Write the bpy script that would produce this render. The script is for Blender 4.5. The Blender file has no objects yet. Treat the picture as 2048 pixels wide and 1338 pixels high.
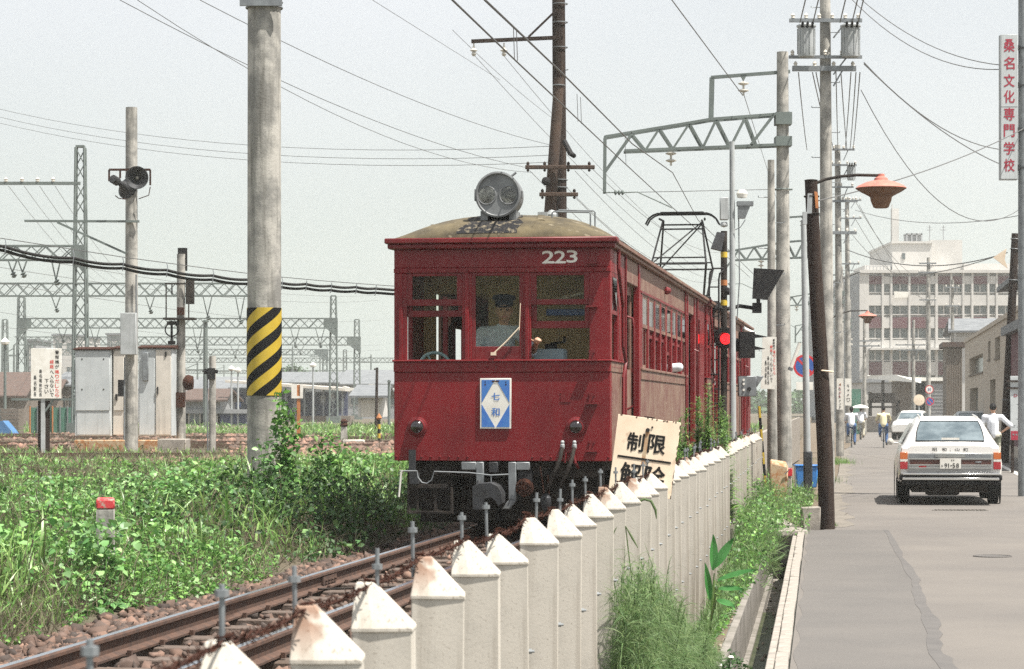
import bpy, math, random
import numpy as np
from mathutils import Vector, Matrix
random.seed(7); rng = np.random.default_rng(7)
SC = bpy.context.scene; COL = SC.collection
R = math.radians; PI = math.pi
# ---------------- camera, world, sun, exposure ----------------
F = 5000.0; CX = 1024.0; HY = 815.0; EYE = 1.6        # focal length and horizon of the photograph, in its pixels
cd = bpy.data.cameras.new('camera'); cam = bpy.data.objects.new('camera', cd); COL.objects.link(cam)
cam.location = (0, 0, EYE); cam.rotation_euler = (R(90), 0, 0)
cd.sensor_width = 36; cd.lens = 36*F/2048; cd.shift_y = (HY-669)/2048
cd.clip_start = .1; cd.clip_end = 6000
cd.dof.use_dof = True; cd.dof.focus_distance = 26; cd.dof.aperture_fstop = 16
SC.camera = cam
sun_vec = Vector((.36, -.20, .91)).normalized()
elev = math.asin(sun_vec.z); azim = math.atan2(sun_vec.x, sun_vec.y)
w = bpy.data.worlds.new('World'); SC.world = w; w.use_nodes = True
nt = w.node_tree; nt.nodes.clear()
out = nt.nodes.new('ShaderNodeOutputWorld'); bg = nt.nodes.new('ShaderNodeBackground')
sky = nt.nodes.new('ShaderNodeTexSky'); sky.sky_type = 'NISHITA'; sky.sun_disc = False
sky.sun_elevation = elev; sky.sun_rotation = azim; sky.dust_density = 5; sky.air_density = 1.2; sky.altitude = 10
tc = nt.nodes.new('ShaderNodeTexCoord'); mp = nt.nodes.new('ShaderNodeMapping'); mp.inputs['Scale'].default_value = (2.2, 2.2, 6)
mp.inputs['Location'].default_value = (.35, 0, .2)
nz = nt.nodes.new('ShaderNodeTexNoise'); nz.inputs['Scale'].default_value = 1.2; nz.inputs['Detail'].default_value = 1.5; nz.inputs['Roughness'].default_value = .45
cr = nt.nodes.new('ShaderNodeValToRGB'); cr.color_ramp.elements[0].position = .3; cr.color_ramp.elements[1].position = .7
cr.color_ramp.elements[0].color = (4.8, 5.1, 5.1, 1); cr.color_ramp.elements[1].color = (5.8, 5.95, 6.0, 1)
mx = nt.nodes.new('ShaderNodeMix'); mx.data_type = 'RGBA'; mx.inputs['Factor'].default_value = .86
nt.links.new(tc.outputs['Generated'], mp.inputs['Vector']); nt.links.new(mp.outputs[0], nz.inputs['Vector'])
nt.links.new(nz.outputs['Fac'], cr.inputs['Fac'])
sx = nt.nodes.new('ShaderNodeSeparateXYZ'); g2 = nt.nodes.new('ShaderNodeValToRGB'); g2.color_ramp.elements[0].position = .0; g2.color_ramp.elements[1].position = .17; g2.color_ramp.interpolation = 'EASE'
g2.color_ramp.elements[0].color = (.95, 1.0, .915, 1); g2.color_ramp.elements[1].color = (1.13, 1.12, 1.16, 1); mu = nt.nodes.new('ShaderNodeMix'); mu.data_type = 'RGBA'; mu.blend_type = 'MULTIPLY'; mu.inputs['Factor'].default_value = 1
nt.links.new(tc.outputs['Generated'], sx.inputs[0]); nt.links.new(sx.outputs['Z'], g2.inputs['Fac']); nt.links.new(cr.outputs[0], mu.inputs['A']); nt.links.new(g2.outputs[0], mu.inputs['B'])
nt.links.new(sky.outputs[0], mx.inputs['A']); nt.links.new(mu.outputs['Result'], mx.inputs['B'])
nt.links.new(mx.outputs['Result'], bg.inputs['Color']); bg.inputs['Strength'].default_value = .074
nt.links.new(bg.outputs[0], out.inputs['Surface'])
sd = bpy.data.lights.new('sun', 'SUN'); sun = bpy.data.objects.new('sun', sd); COL.objects.link(sun)
sd.energy = 4.9; sd.angle = R(.6); sd.color = (1, .95, .87)
sun.rotation_euler = sun_vec.to_track_quat('Z', 'Y').to_euler()
SC.view_settings.view_transform = 'Standard'; SC.view_settings.look = 'None'
SC.view_settings.exposure = 1.0; SC.view_settings.gamma = 1; SC.view_settings.use_curve_mapping = False
SC.cycles.max_bounces = 9; SC.cycles.diffuse_bounces = 6; SC.cycles.transparent_max_bounces = 16; SC.cycles.volume_bounces = 1
SC.cycles.use_denoising = False

def P(x, y, Y):            # a pixel of the photograph at a measured distance -> the place it stands
    return Vector(((x-CX)*Y/F, Y, EYE+(HY-y)*Y/F))
def GX(x, Y): return (x-CX)*Y/F
def GZ(y, Y): return EYE+(HY-y)*Y/F

# ---------------- materials ----------------
def mat(name, c, c2=None, sc=2.0, rough=.7, metal=0, bump=0, bsc=None, streak=0, streak_c=None, speck=0, speck_c=None, island=0, trans=0, emit=0, spec=None, thr=(.35, .65), detail=5, speck_sc=90, coat=0):
    m = bpy.data.materials.new(name); m.use_nodes = True; t = m.node_tree; N = t.nodes; L = t.links
    b = N['Principled BSDF']; b.inputs['Roughness'].default_value = rough; b.inputs['Metallic'].default_value = metal
    if spec is not None: b.inputs['Specular IOR Level'].default_value = spec
    if coat: b.inputs['Coat Weight'].default_value = coat; b.inputs['Coat Roughness'].default_value = .15
    b.inputs['Base Color'].default_value = (*c, 1)
    tcn = N.new('ShaderNodeTexCoord'); cur = None
    def noise(scale, det=5, rg=.6, vec=None):
        n = N.new('ShaderNodeTexNoise'); n.inputs['Scale'].default_value = scale; n.inputs['Detail'].default_value = det; n.inputs['Roughness'].default_value = rg
        L.new(vec or tcn.outputs['Object'], n.inputs['Vector']); return n.outputs['Fac']
    def ramp(fac, a, bb, ca=(0, 0, 0, 1), cb=(1, 1, 1, 1)):
        r = N.new('ShaderNodeValToRGB'); r.color_ramp.elements[0].position = a; r.color_ramp.elements[1].position = bb
        r.color_ramp.elements[0].color = ca; r.color_ramp.elements[1].color = cb; L.new(fac, r.inputs['Fac']); return r.outputs[0]
    def mixc(fac, a, bcol, mode='MIX'):
        x = N.new('ShaderNodeMix'); x.data_type = 'RGBA'; x.blend_type = mode
        if isinstance(fac, float): x.inputs['Factor'].default_value = fac
        else: L.new(fac, x.inputs['Factor'])
        for k, s in (('A', a), ('B', bcol)):
            if isinstance(s, tuple): x.inputs[k].default_value = (*s[:3], 1)
            else: L.new(s, x.inputs[k])
        return x.outputs['Result']
    cur = c
    if c2: cur = mixc(ramp(noise(sc, detail), *thr), cur, c2)
    if island:
        g = N.new('ShaderNodeNewGeometry'); rr = N.new('ShaderNodeHueSaturation')
        v = N.new('ShaderNodeMapRange'); v.inputs['To Min'].default_value = 1-island; v.inputs['To Max'].default_value = 1+island
        L.new(g.outputs['Random Per Island'], v.inputs['Value']); L.new(v.outputs[0], rr.inputs['Value'])
        if c2:
            cur = mixc(g.outputs['Random Per Island'], c, c2)
            m1 = N.new('ShaderNodeMath'); m1.operation = 'MULTIPLY'; m1.inputs[1].default_value = 37.7
            m2 = N.new('ShaderNodeMath'); m2.operation = 'FRACT'; L.new(g.outputs['Random Per Island'], m1.inputs[0]); L.new(m1.outputs[0], m2.inputs[0]); L.new(m2.outputs[0], v.inputs['Value'])
        if isinstance(cur, tuple): rr.inputs['Color'].default_value = (*cur, 1)
        else: L.new(cur, rr.inputs['Color'])
        cur = rr.outputs[0]
    if streak:
        mpn = N.new('ShaderNodeMapping'); mpn.inputs['Scale'].default_value = (1, 1, .06); L.new(tcn.outputs['Object'], mpn.inputs['Vector'])
        s = ramp(noise(14, 4, .6, mpn.outputs[0]), .5, .72)
        mm = N.new('ShaderNodeMath'); mm.operation = 'MULTIPLY'; mm.inputs[1].default_value = streak; L.new(s, mm.inputs[0])
        cur = mixc(mm.outputs[0], cur, streak_c or (.05, .04, .03))
    if speck:
        s = ramp(noise(speck_sc, 2, .5), .62, .70)
        mm = N.new('ShaderNodeMath'); mm.operation = 'MULTIPLY'; mm.inputs[1].default_value = speck; L.new(s, mm.inputs[0])
        cur = mixc(mm.outputs[0], cur, speck_c or (.05, .04, .03))
    if not isinstance(cur, tuple): L.new(cur, b.inputs['Base Color'])
    if bump:
        bn = N.new('ShaderNodeBump'); bn.inputs['Strength'].default_value = bump; bn.inputs['Distance'].default_value = .02
        L.new(noise(bsc or sc*8, 6), bn.inputs['Height']); L.new(bn.outputs[0], b.inputs['Normal'])
    if emit:
        b.inputs['Emission Strength'].default_value = emit; b.inputs['Emission Color'].default_value = (*c, 1)
    if trans:
        tr = N.new('ShaderNodeBsdfTranslucent'); ms = N.new('ShaderNodeMixShader'); ms.inputs[0].default_value = trans
        if isinstance(cur, tuple): tr.inputs['Color'].default_value = (*cur, 1)
        else: L.new(cur, tr.inputs['Color'])
        L.new(b.outputs[0], ms.inputs[1]); L.new(tr.outputs[0], ms.inputs[2]); L.new(ms.outputs[0], N['Material Output'].inputs['Surface'])
    m.diffuse_color = (*c, 1)
    return m
def glassmat(name, tint=(.75, .8, .78), refl=.12):
    m = bpy.data.materials.new(name); m.use_nodes = True; t = m.node_tree; N = t.nodes; L = t.links; N.clear()
    o = N.new('ShaderNodeOutputMaterial'); tr = N.new('ShaderNodeBsdfTransparent'); gl = N.new('ShaderNodeBsdfGlossy'); mm = N.new('ShaderNodeMixShader')
    tr.inputs[0].default_value = (*tint, 1); gl.inputs['Roughness'].default_value = .03
    fr = N.new('ShaderNodeFresnel'); fr.inputs['IOR'].default_value = 1.5
    ad = N.new('ShaderNodeMath'); ad.operation = 'ADD'; ad.inputs[1].default_value = refl; L.new(fr.outputs[0], ad.inputs[0]); ad.use_clamp = True
    L.new(ad.outputs[0], mm.inputs[0]); L.new(tr.outputs[0], mm.inputs[1]); L.new(gl.outputs[0], mm.inputs[2]); L.new(mm.outputs[0], o.inputs[0])
    return m
M = {}
def fencemat(name, rustk=0):
    m = mat(name, (.52, .485, .425), (.36, .34, .30), sc=5, rough=.9, bump=.05, bsc=90, streak=.75, streak_c=(.25, .215, .17), speck=.7, speck_c=(.25, .22, .18), thr=(.45, .8), speck_sc=130)
    if rustk:
        t = m.node_tree; N = t.nodes; L = t.links; b = N['Principled BSDF']; src = b.inputs['Base Color'].links[0].from_socket
        tcn = N.new('ShaderNodeTexCoord'); sp = N.new('ShaderNodeSeparateXYZ'); L.new(tcn.outputs['Object'], sp.inputs[0]); n = N.new('ShaderNodeTexNoise'); n.inputs['Scale'].default_value = 28; L.new(tcn.outputs['Object'], n.inputs['Vector'])
        def mth(op, a, b_): x = N.new('ShaderNodeMath'); x.operation = op; x.use_clamp = op == 'MULTIPLY'; [L.new(v, x.inputs[i]) if not isinstance(v, float) else setattr(x.inputs[i], 'default_value', v) for i, v in enumerate((a, b_))]; return x.outputs[0]
        up = mth('MULTIPLY', mth('SUBTRACT', sp.outputs['Z'], 1.265), 14.0); lf = mth('MULTIPLY', mth('SUBTRACT', mth('ADD', mth('MULTIPLY', n.outputs['Fac'], .10), -.004+.010*rustk), sp.outputs['X']), 45.0); f = mth('MULTIPLY', mth('MULTIPLY', up, lf), .75)
        x = N.new('ShaderNodeMix'); x.data_type = 'RGBA'; L.new(f, x.inputs['Factor']); L.new(src, x.inputs['A']); x.inputs['B'].default_value = (.20, .085, .04, 1); L.new(x.outputs['Result'], b.inputs['Base Color'])
    return m
M['fence'] = fencemat('fence_concrete'); M['fence_rust'] = fencemat('fence_concrete_rusty', 1)
M['rust'] = mat('rust', (.07, .028, .018), (.03, .015, .012), sc=30, rough=.95, bump=.5, spec=.15)
M['ruststain'] = mat('rust_stain', (.33, .15, .06), (.42, .33, .22), sc=14, rough=.95, thr=(.4, .6))
M['galv'] = mat('galvanised_steel', (.24, .26, .27), (.16, .17, .18), sc=8, rough=.55, metal=.35)
M['paleg'] = mat('pale_grey_paint', (.42, .44, .45), (.30, .32, .32), sc=3, rough=.6, streak=.3)
M['lattice'] = mat('lattice_steel', (.15, .18, .17), (.10, .12, .115), sc=1, rough=.7)
M['pole'] = mat('pole_concrete', (.41, .395, .36), (.22, .215, .20), sc=3.2, rough=.9, bump=.2, bsc=30, streak=.85, streak_c=(.13, .125, .11), speck=.5, thr=(.42, .58), detail=8)
M['wood'] = mat('tarred_wood', (.022, .015, .014), (.04, .028, .023), sc=3, rough=.9, streak=.6, streak_c=(.07, .05, .038), bump=.4, spec=.15)
M['wood2'] = mat('grey_brown_wood', (.075, .045, .03), (.045, .028, .02), sc=3, rough=.9, streak=.7, streak_c=(.05, .035, .03), bump=.4)
M['red'] = mat('maroon_paint', (.205, .0135, .018), (.135, .011, .0145), sc=1.6, rough=.35, bump=.3, bsc=1.3, streak=.28, streak_c=(.085, .016, .015), speck=.12, speck_c=(.25, .06, .05), speck_sc=22, coat=.05, spec=.25)
M['redd'] = mat('maroon_paint_trim', (.17, .015, .018), (.11, .012, .015), sc=4, spec=.3, rough=.45, bump=.1, bsc=12)
M['tan'] = mat('weathered_side_paint', (.21, .135, .095), (.14, .055, .042), sc=3, rough=.65, streak=.75, streak_c=(.15, .05, .04), speck=.5, speck_c=(.36, .29, .22), speck_sc=16)
M['roof'] = mat('roof_canvas', (.125, .10, .055), (.05, .04, .024), sc=4.5, rough=.95, bump=.35, bsc=14, speck=.5, speck_c=(.27, .23, .16), speck_sc=9)
M['tar'] = mat('roof_tar_patch', (.018, .018, .02), (.2, .17, .12), sc=22, rough=.8, thr=(.52, .66), spec=.15)
M['ochre'] = mat('cab_interior_ochre', (.55, .42, .22), (.42, .31, .15), sc=2, rough=.7, streak=.3)
M['brown'] = mat('interior_brown', (.16, .10, .06), (.10, .065, .04), sc=5, rough=.6, spec=.15)
M['black'] = mat('black_paint', (.012, .012, .014), (.025, .024, .024), sc=6, rough=.6, spec=.15)
M['soot'] = mat('underframe_soot', (.02, .018, .018), (.05, .042, .036), sc=8, rough=.9, spec=.15)
M['steel'] = mat('buffer_steel', (.055, .058, .064), (.035, .035, .036), sc=9, rough=.6, metal=.3, spec=.15)
M['glass'] = glassmat('window_glass', (.93, .95, .90), -.03); M['lampglass'] = glassmat('lamp_glass', (.93, .93, .93), .0)
M['glassd'] = glassmat('dusty_side_glass', (.42, .50, .46), .10)
M['carglass'] = glassmat('car_glass', (.35, .42, .45), .12)
M['ceil'] = mat('cream_ceiling', (.66, .62, .50), rough=.7)
M['white'] = mat('white_paint', (.78, .77, .72), (.66, .64, .58), sc=6, rough=.5)
M['cream'] = mat('aged_cream_paint', (.76, .65, .50), (.68, .54, .40), sc=5, rough=.6, speck=.4, speck_c=(.3, .14, .06), speck_sc=12)
M['blue'] = mat('enamel_blue', (.045, .15, .48), (.06, .2, .5), sc=12, rough=.4)
M['ink'] = mat('ink_black', (.012, .012, .012), rough=.6, spec=.15)
M['inkred'] = mat('ink_red', (.62, .05, .035), rough=.6)
M['inkred2'] = mat('sign_letter_red', (.32, .012, .038), rough=.6)
M['yellow'] = mat('warning_yellow', (.56, .40, .035), (.47, .33, .03), sc=7, rough=.6)
M['headg'] = mat('headlight_grey', (.20, .21, .215), (.13, .135, .14), sc=6, rough=.5)
M['lens'] = mat('headlamp_reflector', (.6, .58, .52), (.35, .33, .28), sc=20, rough=.12, metal=.85)
M['dkglass'] = mat('dark_lens', (.008, .004, .004), rough=.06, coat=1)
M['salmon'] = mat('lamp_salmon_paint', (.52, .185, .135), (.38, .13, .10), sc=10, rough=.55)
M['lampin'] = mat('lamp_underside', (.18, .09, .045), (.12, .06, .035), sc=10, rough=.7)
M['asphalt'] = mat('asphalt', (.150, .136, .122), (.118, .108, .100), sc=.45, rough=.95, bump=.35, bsc=70, speck=.55, speck_c=(.24, .225, .205), speck_sc=110, detail=9)
M['edgedirt'] = mat('road_edge_grit', (.19, .17, .145), (.13, .118, .10), sc=3, rough=1, bump=.5, bsc=30, speck=.5, speck_sc=40)
M['asphalt2'] = mat('newer_asphalt', (.122, .113, .105), (.100, .094, .089), sc=.6, rough=.95, bump=.35, bsc=70, speck=.55, speck_c=(.20, .185, .17), speck_sc=110, detail=9)
M['asphaltd'] = mat('wet_asphalt_patch', (.086, .081, .078), (.106, .099, .094), sc=3, rough=.9, speck=.3, speck_c=(.2, .19, .18), speck_sc=60)
M['kerb'] = mat('kerb_concrete', (.34, .31, .27), (.21, .19, .17), sc=6, rough=.9, bump=.3, bsc=50, speck=.3)
M['gutter'] = mat('gutter_concrete', (.24, .22, .20), (.14, .13, .11), sc=4, rough=.9, bump=.4, bsc=30)
M['dirt'] = mat('dirt', (.15, .115, .08), (.10, .08, .055), sc=4, rough=1, bump=.6, bsc=30)
M['soil'] = mat('yard_soil', (.11, .08, .058), (.075, .07, .042), sc=.5, rough=1, bump=.6, bsc=12, detail=10)
M['stone'] = mat('ballast_stone', (.17, .105, .078), (.06, .046, .04), rough=.95, island=.45)
M['stonep'] = mat('pink_gravel', (.26, .15, .11), (.10, .075, .06), rough=.95, island=.4)
M['railside'] = mat('rail_rust', (.095, .05, .033), (.055, .032, .024), sc=12, rough=.85)
M['railtop'] = mat('rail_polished', (.42, .46, .54), (.32, .34, .38), sc=8, rough=.25, metal=.9)
M['sleeper'] = mat('old_sleeper_wood', (.085, .06, .045), (.13, .10, .085), sc=5, rough=.95, bump=.5, bsc=40, speck=.3)
M['leaf'] = mat('weed_leaf', (.042, .15, .028), (.20, .37, .085), rough=.47, island=.45, trans=.3)
M['leafp'] = mat('pale_leaf', (.07, .20, .05), (.25, .42, .15), rough=.46, island=.45, trans=.22)
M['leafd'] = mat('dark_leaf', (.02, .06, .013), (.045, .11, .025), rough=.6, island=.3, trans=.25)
M['grass'] = mat('grass_blade', (.07, .19, .035), (.25, .37, .11), rough=.4, island=.4, trans=.3)
M['grassg'] = mat('feathery_grass', (.07, .155, .045), (.19, .26, .105), rough=.6, island=.3, trans=.4)
M['dry'] = mat('dry_stalk', (.20, .17, .11), (.09, .085, .055), rough=.8, island=.3, trans=.3)
M['bigleaf'] = mat('arum_leaf', (.045, .19, .04), (.09, .28, .08), sc=4, rough=.4, trans=.35)
M['cable'] = mat('black_cable', (.015, .014, .014), rough=.6, spec=.15)
M['wire'] = mat('wire_grey', (.10, .10, .10), rough=.6)
M['cabw'] = mat('cabinet_cream', (.60, .56, .50), (.50, .47, .42), sc=3, rough=.6, streak=.3)
M['cabg'] = mat('cabinet_grey', (.50, .53, .54), (.42, .45, .46), sc=2, rough=.6, streak=.3, streak_c=(.25, .25, .24))
M['porc'] = mat('porcelain', (.55, .52, .46), rough=.25)
M['skin'] = mat('skin', (.46, .27, .18), rough=.6)
M['hair'] = mat('hair_black', (.012, .011, .012), rough=.6, spec=.15)
M['shirt'] = mat('white_shirt', (.72, .74, .78), (.6, .63, .68), sc=9, rough=.8)
M['shirtb'] = mat('pale_blue_shirt', (.60, .66, .76), (.50, .56, .66), sc=9, rough=.8)
M['jeans'] = mat('blue_jeans', (.06, .13, .30), (.04, .09, .2), sc=9, rough=.9)
M['khaki'] = mat('pale_trousers', (.55, .52, .42), (.35, .33, .26), sc=9, rough=.9)
M['cap'] = mat('navy_cap', (.016, .022, .045), rough=.7, spec=.15)
M['carwhite'] = mat('car_white_paint', (.80, .79, .76), rough=.25, coat=.6)
M['carsilver'] = mat('car_silver_panel', (.40, .40, .39), (.33, .33, .33), sc=5, rough=.3, metal=.4)
M['chrome'] = mat('chrome', (.72, .72, .72), rough=.12, metal=1)
M['woodgrain'] = mat('woodgrain_trim', (.10, .035, .025), (.06, .02, .016), sc=20, rough=.5)
M['tyre'] = mat('tyre_rubber', (.015, .015, .015), rough=.85, spec=.15)
M['lampred'] = mat('lamp_red_plastic', (.38, .012, .02), rough=.2, coat=.5)
M['lamporange'] = mat('lamp_orange_plastic', (.55, .13, .02), rough=.25, coat=.5)
M['redlit'] = mat('red_signal_lit', (1.0, .015, .02), emit=1.3)
M['signblue'] = mat('sign_blue', (.03, .09, .32), rough=.4)
M['signred'] = mat('sign_red', (.50, .02, .03), rough=.4)
M['bldg'] = mat('office_cream_wall', (.56, .545, .52), (.46, .45, .43), sc=.4, rough=.9)
M['bldgp'] = mat('maroon_spandrel', (.11, .035, .045), (.085, .03, .038), sc=1, rough=.8)
M['bldgw'] = mat('office_window_dark', (.07, .085, .09), (.14, .16, .16), sc=.8, rough=.15)
M['stucco'] = mat('beige_stucco', (.46, .40, .33), (.36, .315, .26), sc=1.2, rough=.95, streak=.35, streak_c=(.22, .19, .16), bump=.3)
M['tile'] = mat('roof_tile_brown', (.10, .062, .048), (.065, .045, .038), sc=4, rough=.8)
M['tilegrey'] = mat('roof_grey', (.12, .13, .14), (.17, .18, .19), sc=2, rough=.8)
M['wallgrey'] = mat('wall_grey', (.30, .31, .32), (.22, .23, .24), sc=1, rough=.9)
M['wallbrown'] = mat('wall_brown', (.17, .14, .115), (.12, .10, .08), sc=1, rough=.9)
M['navy'] = mat('navy_wall', (.03, .04, .09), (.05, .06, .12), sc=2, rough=.7)
M['netgreen'] = mat('green_netting', (.08, .20, .15), (.06, .14, .10), sc=2, rough=.9)
M['tarp'] = mat('blue_tarp', (.06, .18, .36), (.05, .14, .3), sc=3, rough=.6)
M['orange'] = mat('orange_rust_paint', (.45, .17, .05), (.33, .13, .05), sc=6, rough=.8)
M['shutter'] = mat('grey_shutter', (.27, .27, .27), (.22, .22, .22), sc=2, rough=.6)
M['water'] = mat('gutter_water', (.035, .042, .022), (.065, .07, .04), sc=5, spec=.03, rough=.4, bump=.06, bsc=9)
M['bin'] = mat('blue_plastic', (.03, .18, .5), rough=.4)
M['teal'] = mat('handwheel_teal', (.22, .34, .33), rough=.5)
M['desk'] = mat('controller_blue_grey', (.25, .34, .38), rough=.5)

# ---------------- mesh helpers ----------------
class MB:
    def __init__(s): s.v = []; s.f = []; s.m = []; s.X = None; s.g = []
    def add(s, vs, fs, mi=0):
        b = len(s.v); s.g.append((b, len(s.f)))
        if s.X is not None: vs = [s.X @ Vector(p) for p in vs]
        s.v += [tuple(p) for p in vs]; s.f += [tuple(b+i for i in f) for f in fs]; s.m += [mi]*len(fs); return s
    def box(s, x0, x1, y0, y1, z0, z1, mi=0):
        return s.add([(x0,y0,z0),(x1,y0,z0),(x1,y1,z0),(x0,y1,z0),(x0,y0,z1),(x1,y0,z1),(x1,y1,z1),(x0,y1,z1)],
              [(0,3,2,1),(4,5,6,7),(0,1,5,4),(1,2,6,5),(2,3,7,6),(3,0,4,7)], mi)
    def hexa(s, b, t, mi=0):   # bottom 4, top 4
        return s.add(list(b)+list(t), [(0,3,2,1),(4,5,6,7),(0,1,5,4),(1,2,6,5),(2,3,7,6),(3,0,4,7)], mi)
    def frame(s, p0, p1):
        d = (Vector(p1)-Vector(p0)); d.normalize()
        u = Vector((0,0,1)).cross(d)
        if u.length < 1e-3: u = Vector((1,0,0))
        u.normalize(); return u, d.cross(u)
    def cyl(s, p0, p1, r0, r1=None, n=10, mi=0, caps=True):
        r1 = r0 if r1 is None else r1; p0, p1 = Vector(p0), Vector(p1); u, v = s.frame(p0, p1)
        vs = []
        for p, r in ((p0, r0), (p1, r1)):
            vs += [p+(u*math.cos(2*PI*i/n)+v*math.sin(2*PI*i/n))*r for i in range(n)]
        fs = [(i, (i+1) % n, n+(i+1) % n, n+i) for i in range(n)]
        if caps: fs += [tuple(range(n-1, -1, -1)), tuple(range(n, 2*n))]
        return s.add(vs, fs, mi)
    def bar(s, p0, p1, w, h=None, mi=0):     # rectangular bar
        h = h or w; p0, p1 = Vector(p0), Vector(p1); u, v = s.frame(p0, p1); a = u*w/2; b = v*h/2
        return s.hexa([p0-a-b, p0+a-b, p0+a+b, p0-a+b], [p1-a-b, p1+a-b, p1+a+b, p1-a+b], mi)
    def tube(s, pts, r, n=6, mi=0):
        pts = [Vector(p) for p in pts]; vs = []; pu = None
        for i, p in enumerate(pts):
            d = (pts[min(i+1, len(pts)-1)]-pts[max(i-1, 0)])
            d = d.normalized() if d.length > 1e-9 else Vector((0,0,1))
            u = Vector((0,0,1)).cross(d) if pu is None else pu-d*pu.dot(d)
            if u.length < 1e-3: u = Vector((1,0,0))
            u.normalize(); pu = u; v = d.cross(u); rr = r[i] if isinstance(r, (list, tuple)) else r
            vs += [p+(u*math.cos(2*PI*k/n)+v*math.sin(2*PI*k/n))*rr for k in range(n)]
        fs = []
        for i in range(len(pts)-1):
            for k in range(n): fs.append((i*n+k, i*n+(k+1) % n, (i+1)*n+(k+1) % n, (i+1)*n+k))
        fs += [tuple(range(n-1, -1, -1)), tuple((len(pts)-1)*n+k for k in range(n))]
        return s.add(vs, fs, mi)
    def lathe(s, prof, c=(0,0,0), ax=(0,0,1), n=20, mi=0):     # prof: (r, t) along the axis
        c = Vector(c); ax = Vector(ax).normalized(); u, v = s.frame(c, c+ax); vs = []
        for r, t in prof: vs += [c+ax*t+(u*math.cos(2*PI*k/n)+v*math.sin(2*PI*k/n))*max(r, 1e-4) for k in range(n)]
        fs = [(i*n+k, i*n+(k+1) % n, (i+1)*n+(k+1) % n, (i+1)*n+k) for i in range(len(prof)-1) for k in range(n)]
        fs += [tuple(range(n-1, -1, -1)), tuple((len(prof)-1)*n+k for k in range(n))]
        return s.add(vs, fs, mi)
    def prism(s, poly, y0, y1, mi=0, plane='xz'):
        n = len(poly)
        mk = (lambda a, b, t: (a, t, b)) if plane == 'xz' else (lambda a, b, t: (t, a, b)) if plane == 'yz' else (lambda a, b, t: (a, b, t))
        vs = [mk(a, b, y0) for a, b in poly]+[mk(a, b, y1) for a, b in poly]
        fs = [tuple(range(n)), tuple(range(2*n-1, n-1, -1))]+[(i, n+i, n+(i+1) % n, (i+1) % n) for i in range(n)]
        return s.add(vs, fs, mi)
    def ring(s, c, r, tr, ax=(0,1,0), n=24, k=6, mi=0, a0=0, a1=2*PI):
        c = Vector(c); u, v = s.frame(c, c+Vector(ax)); full = abs(a1-a0-2*PI) < 1e-6
        pts = [c+(u*math.cos(a0+(a1-a0)*i/n)+v*math.sin(a0+(a1-a0)*i/n))*r for i in range(n+1)]
        return s.tube(pts, tr, k, mi)
    def build(s, name, mats, parent=None, smooth=True, bevel=0):
        me = bpy.data.meshes.new(name); me.from_pydata(s.v, [], s.f)
        if not isinstance(mats, (list, tuple)): mats = [mats]
        for m in mats: me.materials.append(M[m] if isinstance(m, str) else m)
        if len(mats) > 1: me.polygons.foreach_set('material_index', s.m)
        import bmesh
        bm = bmesh.new(); bm.from_mesh(me); bmesh.ops.recalc_face_normals(bm, faces=bm.faces); bm.to_mesh(me); bm.free()
        if smooth:
            me.shade_smooth(); me.set_sharp_from_angle(angle=R(32))
        o = bpy.data.objects.new(name, me); COL.objects.link(o)
        if parent: o.parent = parent
        if bevel:
            md = o.modifiers.new('bevel', 'BEVEL'); md.width = bevel; md.segments = 1; md.limit_method = 'ANGLE'
        return o
def split(mb, name, mats, parent=None, n=1, **k):      # one object for every n shapes that were added
    o = []; G = mb.g+[(len(mb.v), len(mb.f))]
    for i in range(0, len(mb.g), n):
        j = min(i+n, len(mb.g)); q = MB(); v0, f0 = G[i]; v1, f1 = G[j]; q.v = mb.v[v0:v1]; q.f = [tuple(a-v0 for a in f) for f in mb.f[f0:f1]]; q.m = mb.m[f0:f1]; o.append(q.build(name, mats, parent, **k))
    return o
def tag(o, label=None, cat=None, group=None, kind=None):
    if label: o['label'] = label
    if cat: o['category'] = cat
    if group: o['group'] = group
    if kind: o['kind'] = kind
    return o
def thing(name, label, cat, loc=(0,0,0), rz=0, group=None):
    o = bpy.data.objects.new(name, None); COL.objects.link(o); o.location = loc; o.rotation_euler = (0, 0, rz); o.empty_display_size = .2
    return tag(o, label, cat, group)
def dup(o, loc=None, rz=None, label=None, group=None, parent=None):
    c = o.copy(); COL.objects.link(c)
    if parent: c.parent = parent
    for ch in list(o.children): dup(ch, parent=c)
    if loc is not None: c.location = loc
    if rz is not None: c.rotation_euler = (c.rotation_euler[0], c.rotation_euler[1], rz)
    if label: c['label'] = label
    if group: c['group'] = group
    return c
def npmesh(name, V, Fc, mats, parent=None, smooth=False, mi=None):     # V (n,3), Fc (m,k) same k
    me = bpy.data.meshes.new(name); n, k = Fc.shape
    me.vertices.add(len(V)); me.vertices.foreach_set('co', V.astype(np.float32).ravel())
    me.loops.add(n*k); me.loops.foreach_set('vertex_index', Fc.astype(np.int32).ravel())
    me.polygons.add(n); me.polygons.foreach_set('loop_start', np.arange(0, n*k, k, dtype=np.int32)); me.polygons.foreach_set('loop_total', np.full(n, k, dtype=np.int32))
    for m in (mats if isinstance(mats, (list, tuple)) else [mats]): me.materials.append(M[m])
    if mi is not None: me.polygons.foreach_set('material_index', mi.astype(np.int32))
    me.update(calc_edges=True)
    if smooth: me.shade_smooth()
    o = bpy.data.objects.new(name, me); COL.objects.link(o)
    if parent: o.parent = parent
    return o
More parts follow.
